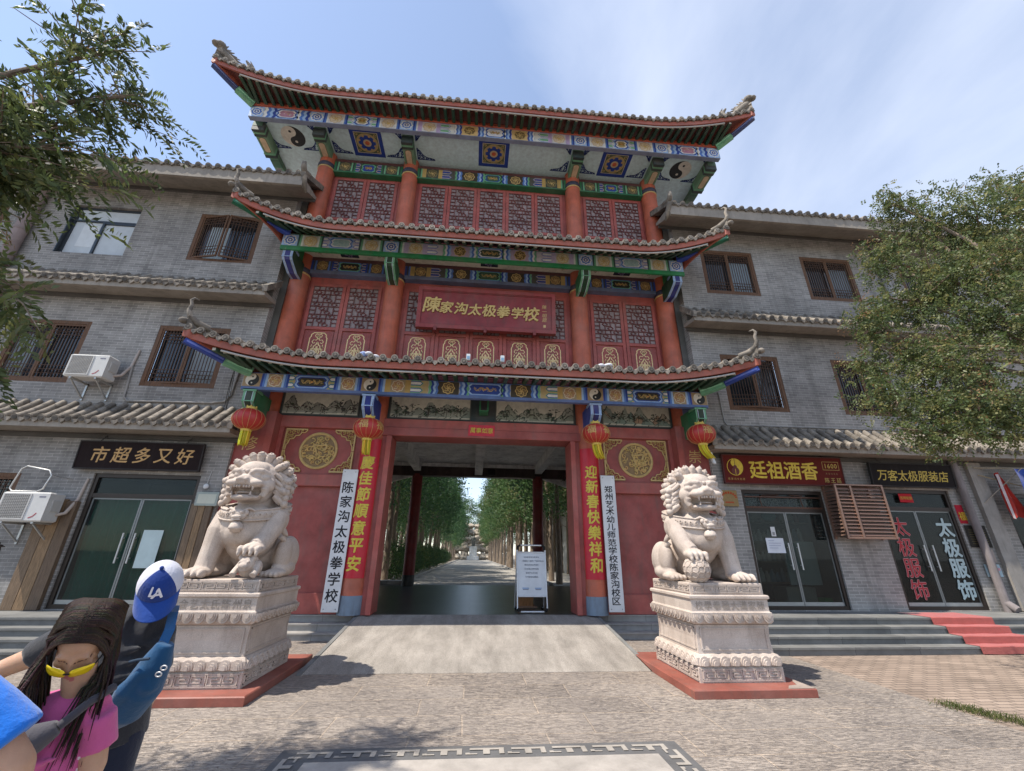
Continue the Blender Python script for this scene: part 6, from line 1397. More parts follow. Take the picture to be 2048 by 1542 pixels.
# ================================================================ people
SK = (.50, .30, .20); SKT = (.46, .27, .18)
def limb(mb, pts, rad, c=(.5,)*3, n=14): mb.tube(pts, rad, c, n)
def hand(mb, wrist, dirv, palm_n, L=.18, s=1, c=(.5,)*3):
    # a relaxed open hand: palm, four uneven fingers, a thumb
    w = Vector(wrist); d = Vector(dirv).normalized(); n = Vector(palm_n); n = (n-d*n.dot(d)).normalized(); a = d.cross(n)*s
    mb.tube([w, w+d*L*.25, w+d*L*.5], [.027, .036, .036], c, 10, True, True, 1.0)
    for k, (off, ln) in enumerate(((-.030, .40), (-.010, .46), (.010, .43), (.029, .34))):
        b = w+d*L*.5+a*off; p1 = b+d*L*ln*.4-n*(-.006); p2 = p1+(d*.9+n*.35).normalized()*L*ln*.33; p3 = p2+(d*.75+n*.65).normalized()*L*ln*.27
        mb.tube([b-d*.02, b, p1, p2, p3], [.0105, .0105, .0095, .0088, .007], c, 8)
    b = w+d*L*.16-a*.030; mb.tube([b, b-a*.022+d*.028, b-a*.030+d*.062+n*.012, b-a*.026+d*.085+n*.02], [.015, .013, .011, .008], c, 8)
def head_shape(mb, M, sc=1.0):
    # built facing -y, chin-to-crown along z, centred on the skull
    T = lambda p: M @ (Vector(p)*sc)
    Rm = M.to_3x3(); S_ = lambda c, r: mb.ell(T(c), tuple(x*sc for x in r), (.5,)*3, 18, 12, Rm)
    S_((0, .01, .03), (.076, .095, .092)); S_((0, -.025, -.03), (.066, .070, .075)); S_((0, -.045, -.085), (.042, .042, .032)); S_((0, -.02, -.06), (.055, .055, .05))
    S_((0, -.088, -.01), (.013, .016, .030)); S_((0, -.100, -.030), (.017, .014, .012))
    for q in (-1, 1):
        S_((q*.014, -.094, -.034), (.009, .009, .008)); S_((q*.033, -.072, -.028), (.026, .022, .022)); S_((q*.032, -.080, .020), (.024, .012, .009)); S_((q*.076, .008, -.01), (.010, .020, .030)); S_((q*.031, -.078, .004), (.015, .010, .009))
    S_((0, -.092, -.060), (.024, .008, .0055)); S_((0, -.090, -.070), (.020, .009, .006))
def shaded(o, fn): paint_faces(o.data, fn)
def body(name, loc, label, group=None): return thing(name, loc, label, 'person', group)
def fill(c): return lambda P: np.tile(np.array(c, np.float32), (len(P), 1))

# --- man in the blue and white cap, head bowed towards the camera
man = thing('person', (-1.80, 2.72, 0), 'person in dark t-shirt and blue and white cap, head bowed, blue bag at side', 'person')
x, y = -1.80, 2.72
H = Vector((-1.59, 2.54, 1.475)); MH = Matrix.Translation(H) @ Matrix.Rotation(.46, 4, 'Z') @ Matrix.Rotation(-.06, 4, 'Y') @ Matrix.Rotation(.86, 4, 'X')
B = MB()
head_shape(B, MH, 1.0); limb(B, [(-1.71, 2.69, 1.32), (-1.67, 2.65, 1.38), (-1.62, 2.58, 1.44)], [.056, .053, .056])
limb(B, [(-1.74, 2.70, 1.30), (-1.77, 2.72, 1.12), (-1.80, 2.74, .92), (-1.80, 2.74, .86)], [.085, .125, .13, .13]); limb(B, [(-1.96, 2.67, 1.265), (-1.64, 2.68, 1.265)], [.055, .05])
limb(B, [(-1.97, 2.66, 1.25), (-2.12, 2.66, 1.17), (-2.30, 2.70, 1.10), (-2.42, 2.62, 1.02), (-2.50, 2.50, .95)], [.058, .052, .045, .040, .030]); hand(B, (-2.50, 2.50, .95), (-.5, -.7, -.4), (0, 0, -1), .18, 1)
limb(B, [(-1.62, 2.68, 1.25), (-1.65, 2.80, 1.05), (-1.66, 2.83, .98), (-1.72, 2.88, .84), (-1.75, 2.90, .76)], [.056, .046, .042, .036, .028]); hand(B, (-1.75, 2.90, .76), (-.2, .1, -1), (0, -1, 0), .18, -1)
for q in (-1, 1): limb(B, [(x+q*.09, y+.02, .88), (x+q*.11, y, .5), (x+q*.11, y+.02, .12), (x+q*.11, y-.02, .06), (x+q*.12, y-.14, .045)], [.09, .06, .042, .04, .035])
bd = remeshed(B, 'body', SKIN, man, .0085, 3, False); shaded(bd, fill(SK))
m = MB(); g = (.5,)*3
limb(m, [(-1.73, 2.69, 1.315), (-1.77, 2.71, 1.14), (-1.80, 2.74, .96), (-1.80, 2.745, .78)], [.115, .168, .175, .195], n=20); limb(m, [(-1.97, 2.66, 1.27), (-1.77, 2.69, 1.285), (-1.61, 2.66, 1.27)], [.088, .10, .082])
limb(m, [(-1.98, 2.66, 1.26), (-2.09, 2.66, 1.20), (-2.17, 2.67, 1.155)], [.085, .076, .072]); limb(m, [(-1.62, 2.67, 1.26), (-1.64, 2.75, 1.14), (-1.65, 2.80, 1.07)], [.08, .07, .07])
for q in range(7): limb(m, [(-1.62, 2.58, 1.20-.055*q), (-1.78, 2.565, 1.17-.06*q), (-1.94, 2.63, 1.19-.055*q)], [.012, .018, .010], n=8)
limb(m, [(-1.74, 2.66, 1.285), (-1.68, 2.63, 1.29)], [.10, .085], n=18); limb(m, [(-1.72, 2.68, 1.33), (-1.68, 2.655, 1.36)], [.082, .066], n=18)
sh = remeshed(m, 't_shirt', CLOTH, man, .011, 5, False); shaded(sh, fill((.028, .029, .034)))
m = MB()
limb(m, [(x, y+.02, .90), (x, y+.02, .72)], [.185, .175])
for q in (-1, 1): limb(m, [(x+q*.085, y+.02, .80), (x+q*.11, y+.0, .5), (x+q*.115, y+.02, .1)], [.115, .09, .075])
tr = remeshed(m, 'trousers', CLOTH, man, .014, 4, False); shaded(tr, fill((.014, .018, .035)))
for q in (-1, 1):
    m = MB(); m.ell((x+q*.12, y-.07, .05), (.05, .14, .05), (.03,)*3, 12, 8); m.build('shoe', CLOTH, man)
# hair at the nape and the cap
m = MB(); m.ell(MH @ Vector((0, .03, .015)), (.083, .092, .080), (.015, .012, .01), 16, 10, MH.to_3x3()); m.build('hair', HAIR, man)
m = MB(); CW = (.55, .55, .62); CB = (.012, .040, .20); CBR = (.016, .060, .27)
def dome(a, e, r=1.0): return MH @ Vector((.094*r*math.cos(e)*math.sin(a), -.005-.112*r*math.cos(e)*math.cos(a), .035+.112*r*math.sin(e)))
NA, NE = 32, 9
for j in range(NE):
    for i in range(NA):
        a0, a1 = 2*pi*i/NA-pi, 2*pi*(i+1)/NA-pi; e0, e1 = 1.5*j/NE, 1.5*(j+1)/NE; am = (a0+a1)/2
        em = (e0+e1)/2; blue = abs(am) < .92*(1-.0*em); m.add([dome(a0, e0), dome(a1, e0), dome(a1, e1), dome(a0, e1)], [(0,1,2,3)], CB if blue else CW, True)
m.add([dome(2*pi*i/NA, 1.5) for i in range(NA)], [tuple(range(NA))], CW)
cap = m.build('cap', CLOTH, man)
m = MB(); m.ell(MH @ Vector((0, -.005, .150)), .010, CB, 8, 6); m.build('button', CLOTH, cap)
m = MB(); ro = []
for k in range(6):
    f = k/5; ro.append([MH @ Vector(((.094+.006*f)*math.sin(a)*(1-.10*f), -.005-.112*math.cos(a)-.085*f*math.cos(a*.85)**.6, .038-.012*f-.030*(math.sin(a)**2)*f-.012*f*f)) for a in [lerp(-1.25, 1.25, i/16) for i in range(17)]])
m.loft(ro, CBR, cap=False, closed=False, smooth=True); m.loft([[p-(MH.to_3x3() @ Vector((0, 0, .005))) for p in r_] for r_ in ro], (.012, .045, .2), cap=False, closed=False, smooth=True); m.build('brim', CLOTH, cap)
m = MB()
for ch, u, v, sz in (('L', -.012, .004, .044), ('A', .010, -.003, .046)):
    put_text(m, ch, [(u, v)], sz, (.72, .72, .76), lambda uu, vv, w=0: dome(uu/.094, .52+vv/.112, 1.02), .05, 0, .12, fit=True)
m.box(0, 0, 0, 0, 0, 0, CW) if False else None
m.build('white_letters', PLAIN, cap)
# blue bag hung at his side
bag = thing('shoulder_bag', (-1.58, 2.56, .9), 'slim blue bag on a blue strap at the side of the capped person', 'bag')
m = MB(); BG = (.012, .065, .15)
pts = [(-1.455, 2.46, 1.24), (-1.48, 2.47, 1.16), (-1.525, 2.50, 1.06), (-1.60, 2.54, .97), (-1.65, 2.56, .92)]
limb(m, [(a_+.018, b_-.006, c_) for a_, b_, c_ in pts], [.036, .064, .082, .084, .055], n=16)
limb(m, [(-1.44, 2.45, 1.18), (-1.47, 2.46, 1.08), (-1.54, 2.50, .98)], [.036, .052, .044]); limb(m, [(-1.48, 2.405, 1.14), (-1.54, 2.42, 1.06), (-1.60, 2.46, .97)], [.018, .035, .025])
bg_ = remeshed(m, 'bag_body', CLOTH, bag, .008, 2, False); shaded(bg_, fill(BG))
m = MB(); m.loft([[(a_+o, b_-.008, c_) for o in (-.024, .024)] for a_, b_, c_ in ((-1.62, 2.74, 1.35), (-1.56, 2.66, 1.38), (-1.50, 2.56, 1.36), (-1.455, 2.49, 1.29), (-1.45, 2.45, 1.21))], (.016, .085, .21), cap=False, closed=False); m.build('strap', CLOTH, bag)
for px, pz in ((-1.385, 1.15), (-1.40, 1.125)):
    m = MB(); m.tube([(px+.013*math.cos(a), 2.40, pz+.009*math.sin(a)) for a in [2*pi*i/14 for i in range(15)]], .0035, (.5,)*3, 6); m.build('metal_ring', METAL, bag)
m = MB(); m.tube([(-1.54, 2.40, 1.175), (-1.50, 2.385, 1.185), (-1.45, 2.385, 1.19)], .006, (.03, .05, .08), 6); m.build('zip_pull', PLAIN, bag)

# --- girl with yellow mirrored glasses
girl = thing('person', (-1.46, 2.02, 0), 'person with long dark hair, yellow mirrored glasses and pink shirt, looking down', 'person')
x, y = -1.46, 2.02
H = Vector((-1.42, 1.925, 1.345)); MH = Matrix.Translation(H) @ Matrix.Rotation(.50, 4, 'Z') @ Matrix.Rotation(.06, 4, 'Y') @ Matrix.Rotation(.92, 4, 'X'); sc = .93
B = MB(); head_shape(B, MH, sc); limb(B, [(-1.44, 2.02, 1.10), (-1.43, 1.99, 1.17), (-1.415, 1.945, 1.26)], [.05, .045, .05])
limb(B, [(-1.45, 2.03, 1.12), (-1.46, 2.03, .95), (-1.46, 2.03, .74)], [.09, .105, .11]); limb(B, [(-1.57, 2.0, 1.095), (-1.34, 2.0, 1.095)], [.05, .05])
limb(B, [(-1.345, 2.0, 1.085), (-1.325, 2.03, .93), (-1.325, 2.01, .85), (-1.35, 1.92, .70), (-1.36, 1.88, .64)], [.05, .042, .037, .03, .024]); hand(B, (-1.36, 1.88, .64), (-.3, -.4, -.8), (-1, 0, 0), .16, -1)
limb(B, [(-1.60, 2.0, 1.09), (-1.66, 2.04, .92), (-1.66, 2.02, .84), (-1.61, 1.90, .72), (-1.58, 1.85, .66)], [.05, .042, .037, .03, .024]); hand(B, (-1.58, 1.85, .66), (.3, -.4, -.8), (1, 0, 0), .16, 1)
for q in (-1, 1): limb(B, [(x+q*.07, y, .76), (x+q*.08, y, .42), (x+q*.08, y+.01, .1), (x+q*.08, y-.03, .05), (x+q*.085, y-.13, .04)], [.075, .052, .036, .035, .03])
bd = remeshed(B, 'body', SKIN, girl, .0075, 3, False)
mi = MH.inverted()
def girl_skin(P):
    o = wloc(girl); out = np.tile(np.array(SK, np.float32), (len(P), 1)); q = np.array([tuple(mi @ Vector((p[0]+o[0], p[1]+o[1], p[2]+o[2]))) for p in P])/sc
    lips = (np.abs(q[:, 0]) < .024) & (np.abs(q[:, 2]+.065) < .010) & (q[:, 1] < -.075); out[lips] = (.42, .14, .13)
    for s_ in (-1, 1): e = (np.abs(q[:, 0]-s_*.032) < .022) & (np.abs(q[:, 2]-.003+.25*np.abs(np.abs(q[:, 0])-.032)) < .0032) & (q[:, 1] < -.06); out[e] = (.10, .055, .045)
    return out
shaded(bd, girl_skin)
m = MB(); limb(m, [(-1.44, 2.02, 1.135), (-1.45, 2.02, 1.02), (-1.46, 2.02, .84), (-1.46, 2.02, .62)], [.08, .112, .125, .16], n=20); limb(m, [(-1.57, 2.0, 1.095), (-1.45, 2.0, 1.11), (-1.335, 2.0, 1.095)], [.058, .072, .058]); limb(m, [(-1.345, 2.0, 1.09), (-1.33, 2.02, 1.02), (-1.325, 2.03, .985)], [.060, .056, .058]); limb(m, [(-1.58, 2.0, 1.09), (-1.625, 2.03, 1.0), (-1.64, 2.04, .96)], [.060, .056, .058])
for q in range(5): limb(m, [(-1.36, 1.905, 1.0-.07*q), (-1.45, 1.895, .97-.075*q), (-1.56, 1.92, .98-.07*q)], [.008, .014, .008], n=8)
sh = remeshed(m, 'pink_shirt', CLOTH, girl, .009, 4, False)
def pinks(P):
    out = np.tile(np.array((.52, .10, .26), np.float32), (len(P), 1)); o = wloc(girl); r_ = np.random.default_rng(5)
    for k in range(30):
        c = np.array((r_.uniform(-1.53, -1.32), r_.uniform(.72, .97))); d = np.hypot(P[:, 0]+o[0]-c[0], (P[:, 2]+o[2]-c[1])*2); out[(d < r_.uniform(.004, .016)) & (P[:, 1] < 0)] = (.66, .52, .60)
    return out
shaded(sh, pinks)
m = MB(); limb(m, [(x, y, .74), (x, y, .62)], [.15, .14])
for q in (-1, 1): limb(m, [(x+q*.07, y, .66), (x+q*.08, y, .40)], [.085, .075])
sh2 = remeshed(m, 'shorts', CLOTH, girl, .012, 3, False); shaded(sh2, fill((.05, .06, .10)))
for q in (-1, 1): m = MB(); m.ell((x+q*.085, y-.07, .042), (.042, .12, .042), (.5, .5, .5), 12, 8); m.build('shoe', CLOTH, girl)
m = MB(); rr = random.Random(12); HC = (.030, .018, .013); Rm = MH.to_3x3()
cap_ = MB()
for i in range(30):
    for j in range(9):
        pass
# crown shell parted in the middle, open over the face
def hs(a, e, r=1.0): return MH @ (Vector((.083*r*math.cos(e)*math.sin(a), .012+.110*r*math.cos(e)*math.cos(a), .035+.106*r*math.sin(e)))*sc)
m2 = MB(); NA, NE = 30, 10
for j in range(NE):
    for i in range(NA):
        a0, a1 = 2*pi*i/NA-pi, 2*pi*(i+1)/NA-pi; e0, e1 = lerp(-.9, 1.5, j/NE), lerp(-.9, 1.5, (j+1)/NE)
        am = abs((a0+a1)/2); em = (e0+e1)/2
        if am > 2.05 and em < .62+.25*(1-abs(am-pi)/1.1): continue
        m2.add([hs(a0, e0), hs(a1, e0), hs(a1, e1), hs(a0, e1)], [(0,1,2,3)], HC, True)
hair = m2.build('hair', HAIR, girl)
m = MB()
for k in range(1000):
    sgn = 1 if k % 2 else -1; yy = rr.uniform(-.075, .10); f = (yy+.075)/.175; tz = .150-.45*(yy-.01)**2*3
    zz = math.sqrt(max(.02, 1-((yy-.012)/.112)**2)); lift = 1+.04*rr.random()
    p0 = MH @ (Vector((sgn*rr.uniform(-.014, .006), yy, .035+.109*zz))*sc); p1 = MH @ (Vector((sgn*(.048 if yy > -.03 else .038)*lift, yy+.004, .035+.096*zz*lift))*sc); p1b = MH @ (Vector((sgn*(.074 if yy > -.03 else .056)*lift, yy+.008, .035+.066*zz))*sc)
    p2 = MH @ (Vector((sgn*((.084 if yy > -.045 else .066)+.010*rr.random())*lift, yy+.012, .035+.012*zz))*sc); p3 = MH @ (Vector((sgn*(.086+.008*rr.random())*lift, yy*.8+.012, -.05))*sc)
    fall = rr.uniform(.85, 1.0); zl = rr.uniform(.93, 1.10); o_ = Vector((rr.gauss(0, .012), rr.gauss(0, .014), 0)); ax = (MH.to_3x3() @ Vector((sgn, 0, 0)))
    p4 = p3+Vector((ax.x*.012, ax.y*.012-.012, -.09))+o_*.5; p5 = p3+Vector((ax.x*.004, ax.y*.004-.02, -.5*(p3.z-zl)))+o_; p6 = p3+Vector((-ax.x*.01, -ax.y*.01-.015, -(p3.z-zl)))+o_*1.6
    c = tuple(v*rr.uniform(.5, 1.5) for v in HC) if rr.random() < .9 else (.07, .042, .028)
    m.tube([p0, p1, p1b, p2, p3, p4, p5, p6], [.003, .0042, .0044, .0046, .0046, .0042, .0036, .0008], c, 4)
m.build('hair_strands', HAIR, hair)
gl = MB(); F = lambda p: MH @ (Vector(p)*sc)
glasses = thing('sunglasses', tuple(H), 'yellow mirrored sunglasses low on the nose of the person in pink', 'glasses')
def _mir(t, b, N, L):
    b.inputs['Base Color'].default_value = (.82, .62, .015, 1); b.inputs['Metallic'].default_value = .25; b.inputs['Roughness'].default_value = .22
MIR = mat('yellow_mirror_lens', _mir)
for q in (-1, 1):
    m = MB(); n = 20; ring = lambda k_, d: [F((q*(.037+.033*k_*(abs(math.cos(t_))**.7)*math.copysign(1, math.cos(t_))), -.118-d+.03*((.037+.033*k_*math.cos(t_))/.07)**2, -.026+.026*k_*(abs(math.sin(t_))**.75)*math.copysign(1, math.sin(t_))+.003*math.cos(t_))) for t_ in [2*pi*i/n for i in range(n)]]
    m.loft([ring(1, 0), ring(.96, .004), ring(.6, .007), ring(.1, .008)], (.8, .6, .02), True, True); m.build('lens', MIR, glasses)
m = MB(); m.tube([F((-.008, -.122, -.022)), F((0, -.124, -.018)), F((.008, -.122, -.022))], .003, (.02,)*3, 6)
for q in (-1, 1): m.tube([F((q*.068, -.09, -.022)), F((q*.080, -.06, -.012)), F((q*.084, .02, .0))], .003, (.02,)*3, 6)
m.build('frame', PLAIN, glasses)
cb = thing('crossbody_bag', (-1.46, 1.87, 1.0), 'grey crossbody bag worn high across the pink shirt', 'bag'); m = MB()
limb(m, [(-1.565, 1.885, .965), (-1.50, 1.868, 1.01), (-1.42, 1.866, 1.065), (-1.375, 1.885, 1.09)], [.034, .05, .046, .024], n=14)
c_ = remeshed(m, 'bag_body', CLOTH, cb, .007, 2, False); shaded(c_, fill((.075, .07, .08)))
m = MB(); m.tube([(-1.375, 1.885, 1.09), (-1.335, 1.93, 1.145), (-1.325, 2.02, 1.17)], .014, (.06, .055, .065), 7); m.build('strap', CLOTH, cb); m = MB(); m.tube([(-1.565, 1.885, .965), (-1.60, 1.95, .93)], .014, (.06, .055, .065), 7); m.build('strap', CLOTH, cb)
m = MB(); m.tube([(-1.54, 1.838, .995), (-1.47, 1.818, 1.045), (-1.41, 1.82, 1.085)], .0035, (.35, .33, .35), 5); m.build('zip', METAL, cb)

# --- shoulder and arm in the bright blue shirt, close to the camera
bl = thing('person', (-1.22, 1.10, 0), 'person in bright blue t-shirt, only one shoulder and bare arm showing', 'person')
B = MB(); HB = Vector((-1.36, 1.00, 1.67)); head_shape(B, Matrix.Translation(HB) @ Matrix.Rotation(2.4, 4, 'Z'), 1.05)
limb(B, [(-1.26, 1.05, 1.40), (-1.31, 1.02, 1.50), (-1.34, 1.01, 1.59)], [.062, .058, .06]); limb(B, [(-1.24, 1.06, 1.36), (-1.24, 1.08, 1.15), (-1.22, 1.1, .9)], [.12, .15, .14])
limb(B, [(-1.01, 1.06, 1.37), (-.94, 1.085, 1.31), (-.885, 1.11, 1.24), (-.86, 1.115, 1.17), (-.95, 1.0, 1.10), (-1.05, .90, 1.10)], [.064, .058, .053, .048, .042, .03]); hand(B, (-1.05, .90, 1.10), (-.7, -.6, .2), (0, 0, 1), .18, 1)
limb(B, [(-1.48, 1.10, 1.36), (-1.54, 1.13, 1.2), (-1.52, 1.1, 1.08), (-1.42, .97, 1.05)], [.066, .055, .048, .036]); hand(B, (-1.42, .97, 1.05), (.7, -.6, .1), (0, 0, 1), .18, -1)
for q in (-1, 1): limb(B, [(-1.22+q*.09, 1.1, .9), (-1.22+q*.1, 1.1, .5), (-1.22+q*.1, 1.1, .1), (-1.22+q*.1, 1.02, .05)], [.09, .06, .042, .04])
bd = remeshed(B, 'body', SKIN, bl, .0085, 4, False); shaded(bd, fill((.50, .29, .19)))
m = MB(); limb(m, [(-1.24, 1.06, 1.40), (-1.24, 1.07, 1.27), (-1.24, 1.08, 1.05), (-1.22, 1.1, .82)], [.10, .165, .175, .20], n=20); limb(m, [(-1.47, 1.09, 1.37), (-1.24, 1.06, 1.39), (-1.02, 1.06, 1.375)], [.08, .095, .08]); limb(m, [(-1.02, 1.06, 1.375), (-.955, 1.08, 1.325), (-.905, 1.10, 1.275)], [.080, .080, .083]); limb(m, [(-1.48, 1.10, 1.37), (-1.53, 1.12, 1.25)], [.08, .075])
for q in range(4): limb(m, [(-1.02+.01*q, .985, 1.37-.03*q), (-.97+.012*q, 1.0, 1.34-.03*q), (-.93+.01*q, 1.03, 1.30-.025*q)], [.004, .008, .004], n=8)
sh = remeshed(m, 'blue_shirt', CLOTH, bl, .009, 5, False); shaded(sh, fill((.012, .16, .62)))
m = MB(); limb(m, [(-1.22, 1.1, .93), (-1.22, 1.1, .76)], [.185, .18])
for q in (-1, 1): limb(m, [(-1.22+q*.085, 1.1, .80), (-1.22+q*.1, 1.1, .1)], [.11, .08])
tr = remeshed(m, 'trousers', CLOTH, bl, .014, 3, False); shaded(tr, fill((.05, .05, .055)))
m = MB(); m.ell(HB+Vector((.0, -.01, .035)), (.095, .105, .095), (.02, .015, .012), 16, 10); m.build('hair', HAIR, bl)

# --- dark haired passer-by at the left edge
pb = thing('person', (-3.62, 3.60, 0), 'person at the left edge, mostly a dark haired head in front of the steps', 'person')
X_, Y_ = -3.60, 3.62; B = MB(); HB = Vector((X_, Y_, 1.60)); head_shape(B, Matrix.Translation(HB) @ Matrix.Rotation(.5, 4, 'Z'))
limb(B, [(X_, Y_+.03, 1.36), (X_, Y_+.02, 1.50)], [.055, .055]); limb(B, [(X_-.02, Y_+.03, 1.30), (X_-.02, Y_+.03, .9)], [.13, .13])
for q in (-1, 1):
    limb(B, [(X_+q*.17, Y_+.03, 1.30), (X_+q*.20, Y_+.03, 1.02), (X_+q*.19, Y_-.06, .80)], [.055, .045, .03]); hand(B, (X_+q*.19, Y_-.06, .80), (0, -.2, -1), (-q, 0, 0), .17, q)
    limb(B, [(X_+q*.09, Y_+.03, .9), (X_+q*.1, Y_+.03, .5), (X_+q*.1, Y_+.03, .1), (X_+q*.1, Y_-.08, .05)], [.09, .06, .042, .04])
bd = remeshed(B, 'body', SKIN, pb, .011, 3, False); shaded(bd, fill(SK))
m = MB(); limb(m, [(X_, Y_+.03, 1.38), (X_, Y_+.03, 1.2), (X_, Y_+.03, .80)], [.09, .155, .195]); limb(m, [(X_-.18, Y_+.03, 1.31), (X_+.18, Y_+.03, 1.31)], [.075, .075])
for q in (-1, 1): limb(m, [(X_+q*.17, Y_+.03, 1.31), (X_+q*.195, Y_+.03, 1.12)], [.072, .066])
sh = remeshed(m, 'shirt', CLOTH, pb, .013, 4, False); shaded(sh, fill((.16, .12, .10)))
m = MB()
for q in (-1, 1): limb(m, [(X_+q*.085, Y_+.03, .88), (X_+q*.1, Y_+.03, .1)], [.11, .075])
tr = remeshed(m, 'trousers', CLOTH, pb, .015, 3, False); shaded(tr, fill((.04, .045, .06)))
m = MB(); m.ell(HB+Vector((0, .02, .03)), (.094, .108, .10), (.022, .016, .014), 18, 12)
rr = random.Random(3)
for k in range(60):
    a = rr.uniform(0, 6.28); e = rr.uniform(.0, 1.4); p = HB+Vector((.094*math.cos(e)*math.cos(a), .02+.108*math.cos(e)*math.sin(a), .03+.10*math.sin(e))); m.tube([p, p+(p-HB)*.12+Vector((rr.uniform(-.02, .02), rr.uniform(-.02, .02), -.012))], [.010, .002], (.03, .022, .018), 5)
m.build('hair', HAIR, pb)
# ================================================================ trees, hedges and the far end of the alley
def leafmesh(name, C, D, U, Ln, Wd, cols, mat_=None):
    # many leaf-sized blades: centre, direction, side, length, width, colour (numpy arrays)
    n = len(C); nrm = np.cross(D, U); nrm /= np.linalg.norm(nrm, axis=1, keepdims=True)+1e-9
    S_ = np.cross(nrm, D); S_ /= np.linalg.norm(S_, axis=1, keepdims=True)+1e-9
    a = C-D*Ln[:, None]*.5; b = C+D*Ln[:, None]*.5; mL = C+S_*Wd[:, None]*.5+nrm*Ln[:, None]*.06; mR = C-S_*Wd[:, None]*.5+nrm*Ln[:, None]*.06
    v = np.stack([a, mR, b, mL], 1).reshape(-1, 3).astype(np.float32)
    me = bpy.data.meshes.new(name); me.vertices.add(4*n); me.vertices.foreach_set('co', v.ravel()); me.loops.add(4*n); me.loops.foreach_set('vertex_index', np.arange(4*n, dtype=np.int32))
    me.polygons.add(n); me.polygons.foreach_set('loop_start', np.arange(0, 4*n, 4, dtype=np.int32))
    at = me.attributes.new('col', 'FLOAT_COLOR', 'FACE'); c = np.ones((n, 4), np.float32); c[:, :3] = cols; at.data.foreach_set('color', c.ravel())
    me.materials.append(mat_ or LEAF); me.update(calc_edges=True); me.validate(); return me
def unit(a): return a/(np.linalg.norm(a, axis=1, keepdims=True)+1e-9)
def link(name, me, parent=None, loc=(0, 0, 0)):
    o = bpy.data.objects.new(name, me); COL.objects.link(o); o.location = loc
    if parent: o.parent = parent
    return o
def sprays(bases, dirs, rng, nl, length, leaf, wid, palette, droop=.5, spread=.9):
    # compound leaves: paired leaflets along a drooping stalk
    C = []; D = []; Ln = []; Wd = []; K = []
    n = len(bases); side = unit(np.cross(dirs, rng.normal(size=(n, 3)))); up = np.cross(side, dirs)
    L_ = length*rng.uniform(.6, 1.2, n); pal = np.array(palette)
    base_c = pal[rng.integers(0, len(pal), n)]*rng.uniform(.65, 1.25, (n, 1))
    for k in range(nl):
        t = (k+.6)/nl
        p = bases+dirs*(L_*t)[:, None]; p[:, 2] -= droop*L_*t*t
        for sg in (-1, 1):
            d = unit(dirs*.55+side*sg*spread+rng.normal(size=(n, 3))*.12); d[:, 2] -= droop*.35*t; d = unit(d)
            C.append(p+d*leaf*.5); D.append(d); Ln.append(leaf*rng.uniform(.75, 1.15, n)*(1-.35*t)); Wd.append(wid*rng.uniform(.8, 1.2, n)); K.append(base_c*rng.uniform(.85, 1.15, (n, 1)))
    return np.concatenate(C), np.concatenate(D), np.concatenate(Ln), np.concatenate(Wd), np.concatenate(K)
def branches(mb, starts, ends, r0, r1, bend, rng, k=6):
    for a, b in zip(starts, ends):
        a = Vector(a); b = Vector(b); off = Vector(rng.normal(size=3))*bend*(b-a).length
        mb.tube([a.lerp(b, t)+off*math.sin(pi*t)*.5 for t in [i/k for i in range(k+1)]], [lerp(r0, r1, i/k) for i in range(k+1)], (.2, .15, .11), 7)
# ---- big tree on the right, small dense leaflets
rng = np.random.default_rng(21)
tr = thing('leafy_tree', (10.4, 4.4, 0), 'tree with dense small dark green leaflets and brown seed clusters before the clothing shop', 'tree')
m = MB(); m.tube([(10.4, 4.4, -.1), (10.35, 4.45, 1.5), (10.2, 4.6, 3.0), (10.0, 4.8, 4.2)], [.22, .18, .16, .14], (.2,)*3, 14)
crown = [((10.17,6,7.78),(0.8,0.76,0.68)), ((9.62,6.3,8.41),(0.67,0.6365,0.5695)), ((9.12,6.4,9.02),(0.44,0.418,0.374)), ((8.59,6.6,7.62),(0.49,0.4655,0.4165)), ((8.74,5.8,6.54),(0.77,0.7315,0.6545)), ((8.81,5.5,5.49),(0.85,0.8075,0.7225)), ((8.37,6.2,6.33),(0.68,0.646,0.578)), ((7.62,6.6,6.07),(0.39,0.3705,0.3315)), ((7.69,6.4,5.31),(0.54,0.513,0.459)), ((7.88,5.9,4.87),(0.71,0.6745,0.6035)), ((7.99,5.6,4.03),(0.72,0.684,0.612)), ((7.4,6.3,4.26),(0.54,0.513,0.459)), ((7.4,6,3.62),(0.5,0.475,0.425)), ((11.72,6,9.32),(0.64,0.608,0.544)), ((8.2,5.4,3.56),(0.44,0.418,0.374)), ((9.6,5.2,6.6),(0.9,0.855,0.765)), ((9.3,4.9,5.2),(0.9,0.855,0.765)), ((10.8,5.6,8.2),(0.9,0.855,0.765))]
tips = []
for c, r in crown:
    e = np.array(c)+rng.normal(size=(5, 3))*np.array(r)*.45; tips += list(e)
    branches(m, [(10.0, 4.8, 4.1+rng.uniform(-.4, .1))]*1, [c], .06, .022, .12, rng); branches(m, [c]*5, e, .02, .006, .15, rng)
m.build('trunk', BARK, tr)
cb_ = []; cd_ = []
for c, r in crown:
    vol = r[0]*r[1]*r[2]; ncl = int(46*vol**.75+16); cl = unit(rng.normal(size=(ncl, 3)))*rng.uniform(.25, 1.2, (ncl, 1))*np.array(r)+np.array(c)
    for q in cl:
        k = rng.integers(10, 22); b = q+rng.normal(size=(k, 3))*.13; d = unit(rng.normal(size=(k, 3))+(q-np.array(c))*.9+np.array((0, 0, -.15))); cb_.append(b); cd_.append(d)
cb_ = np.concatenate(cb_); cd_ = np.concatenate(cd_)
PALR = [(.088,.120,.046),(.11,.142,.054),(.135,.160,.065),(.065,.095,.038),(.155,.170,.074),(.185,.180,.07)]
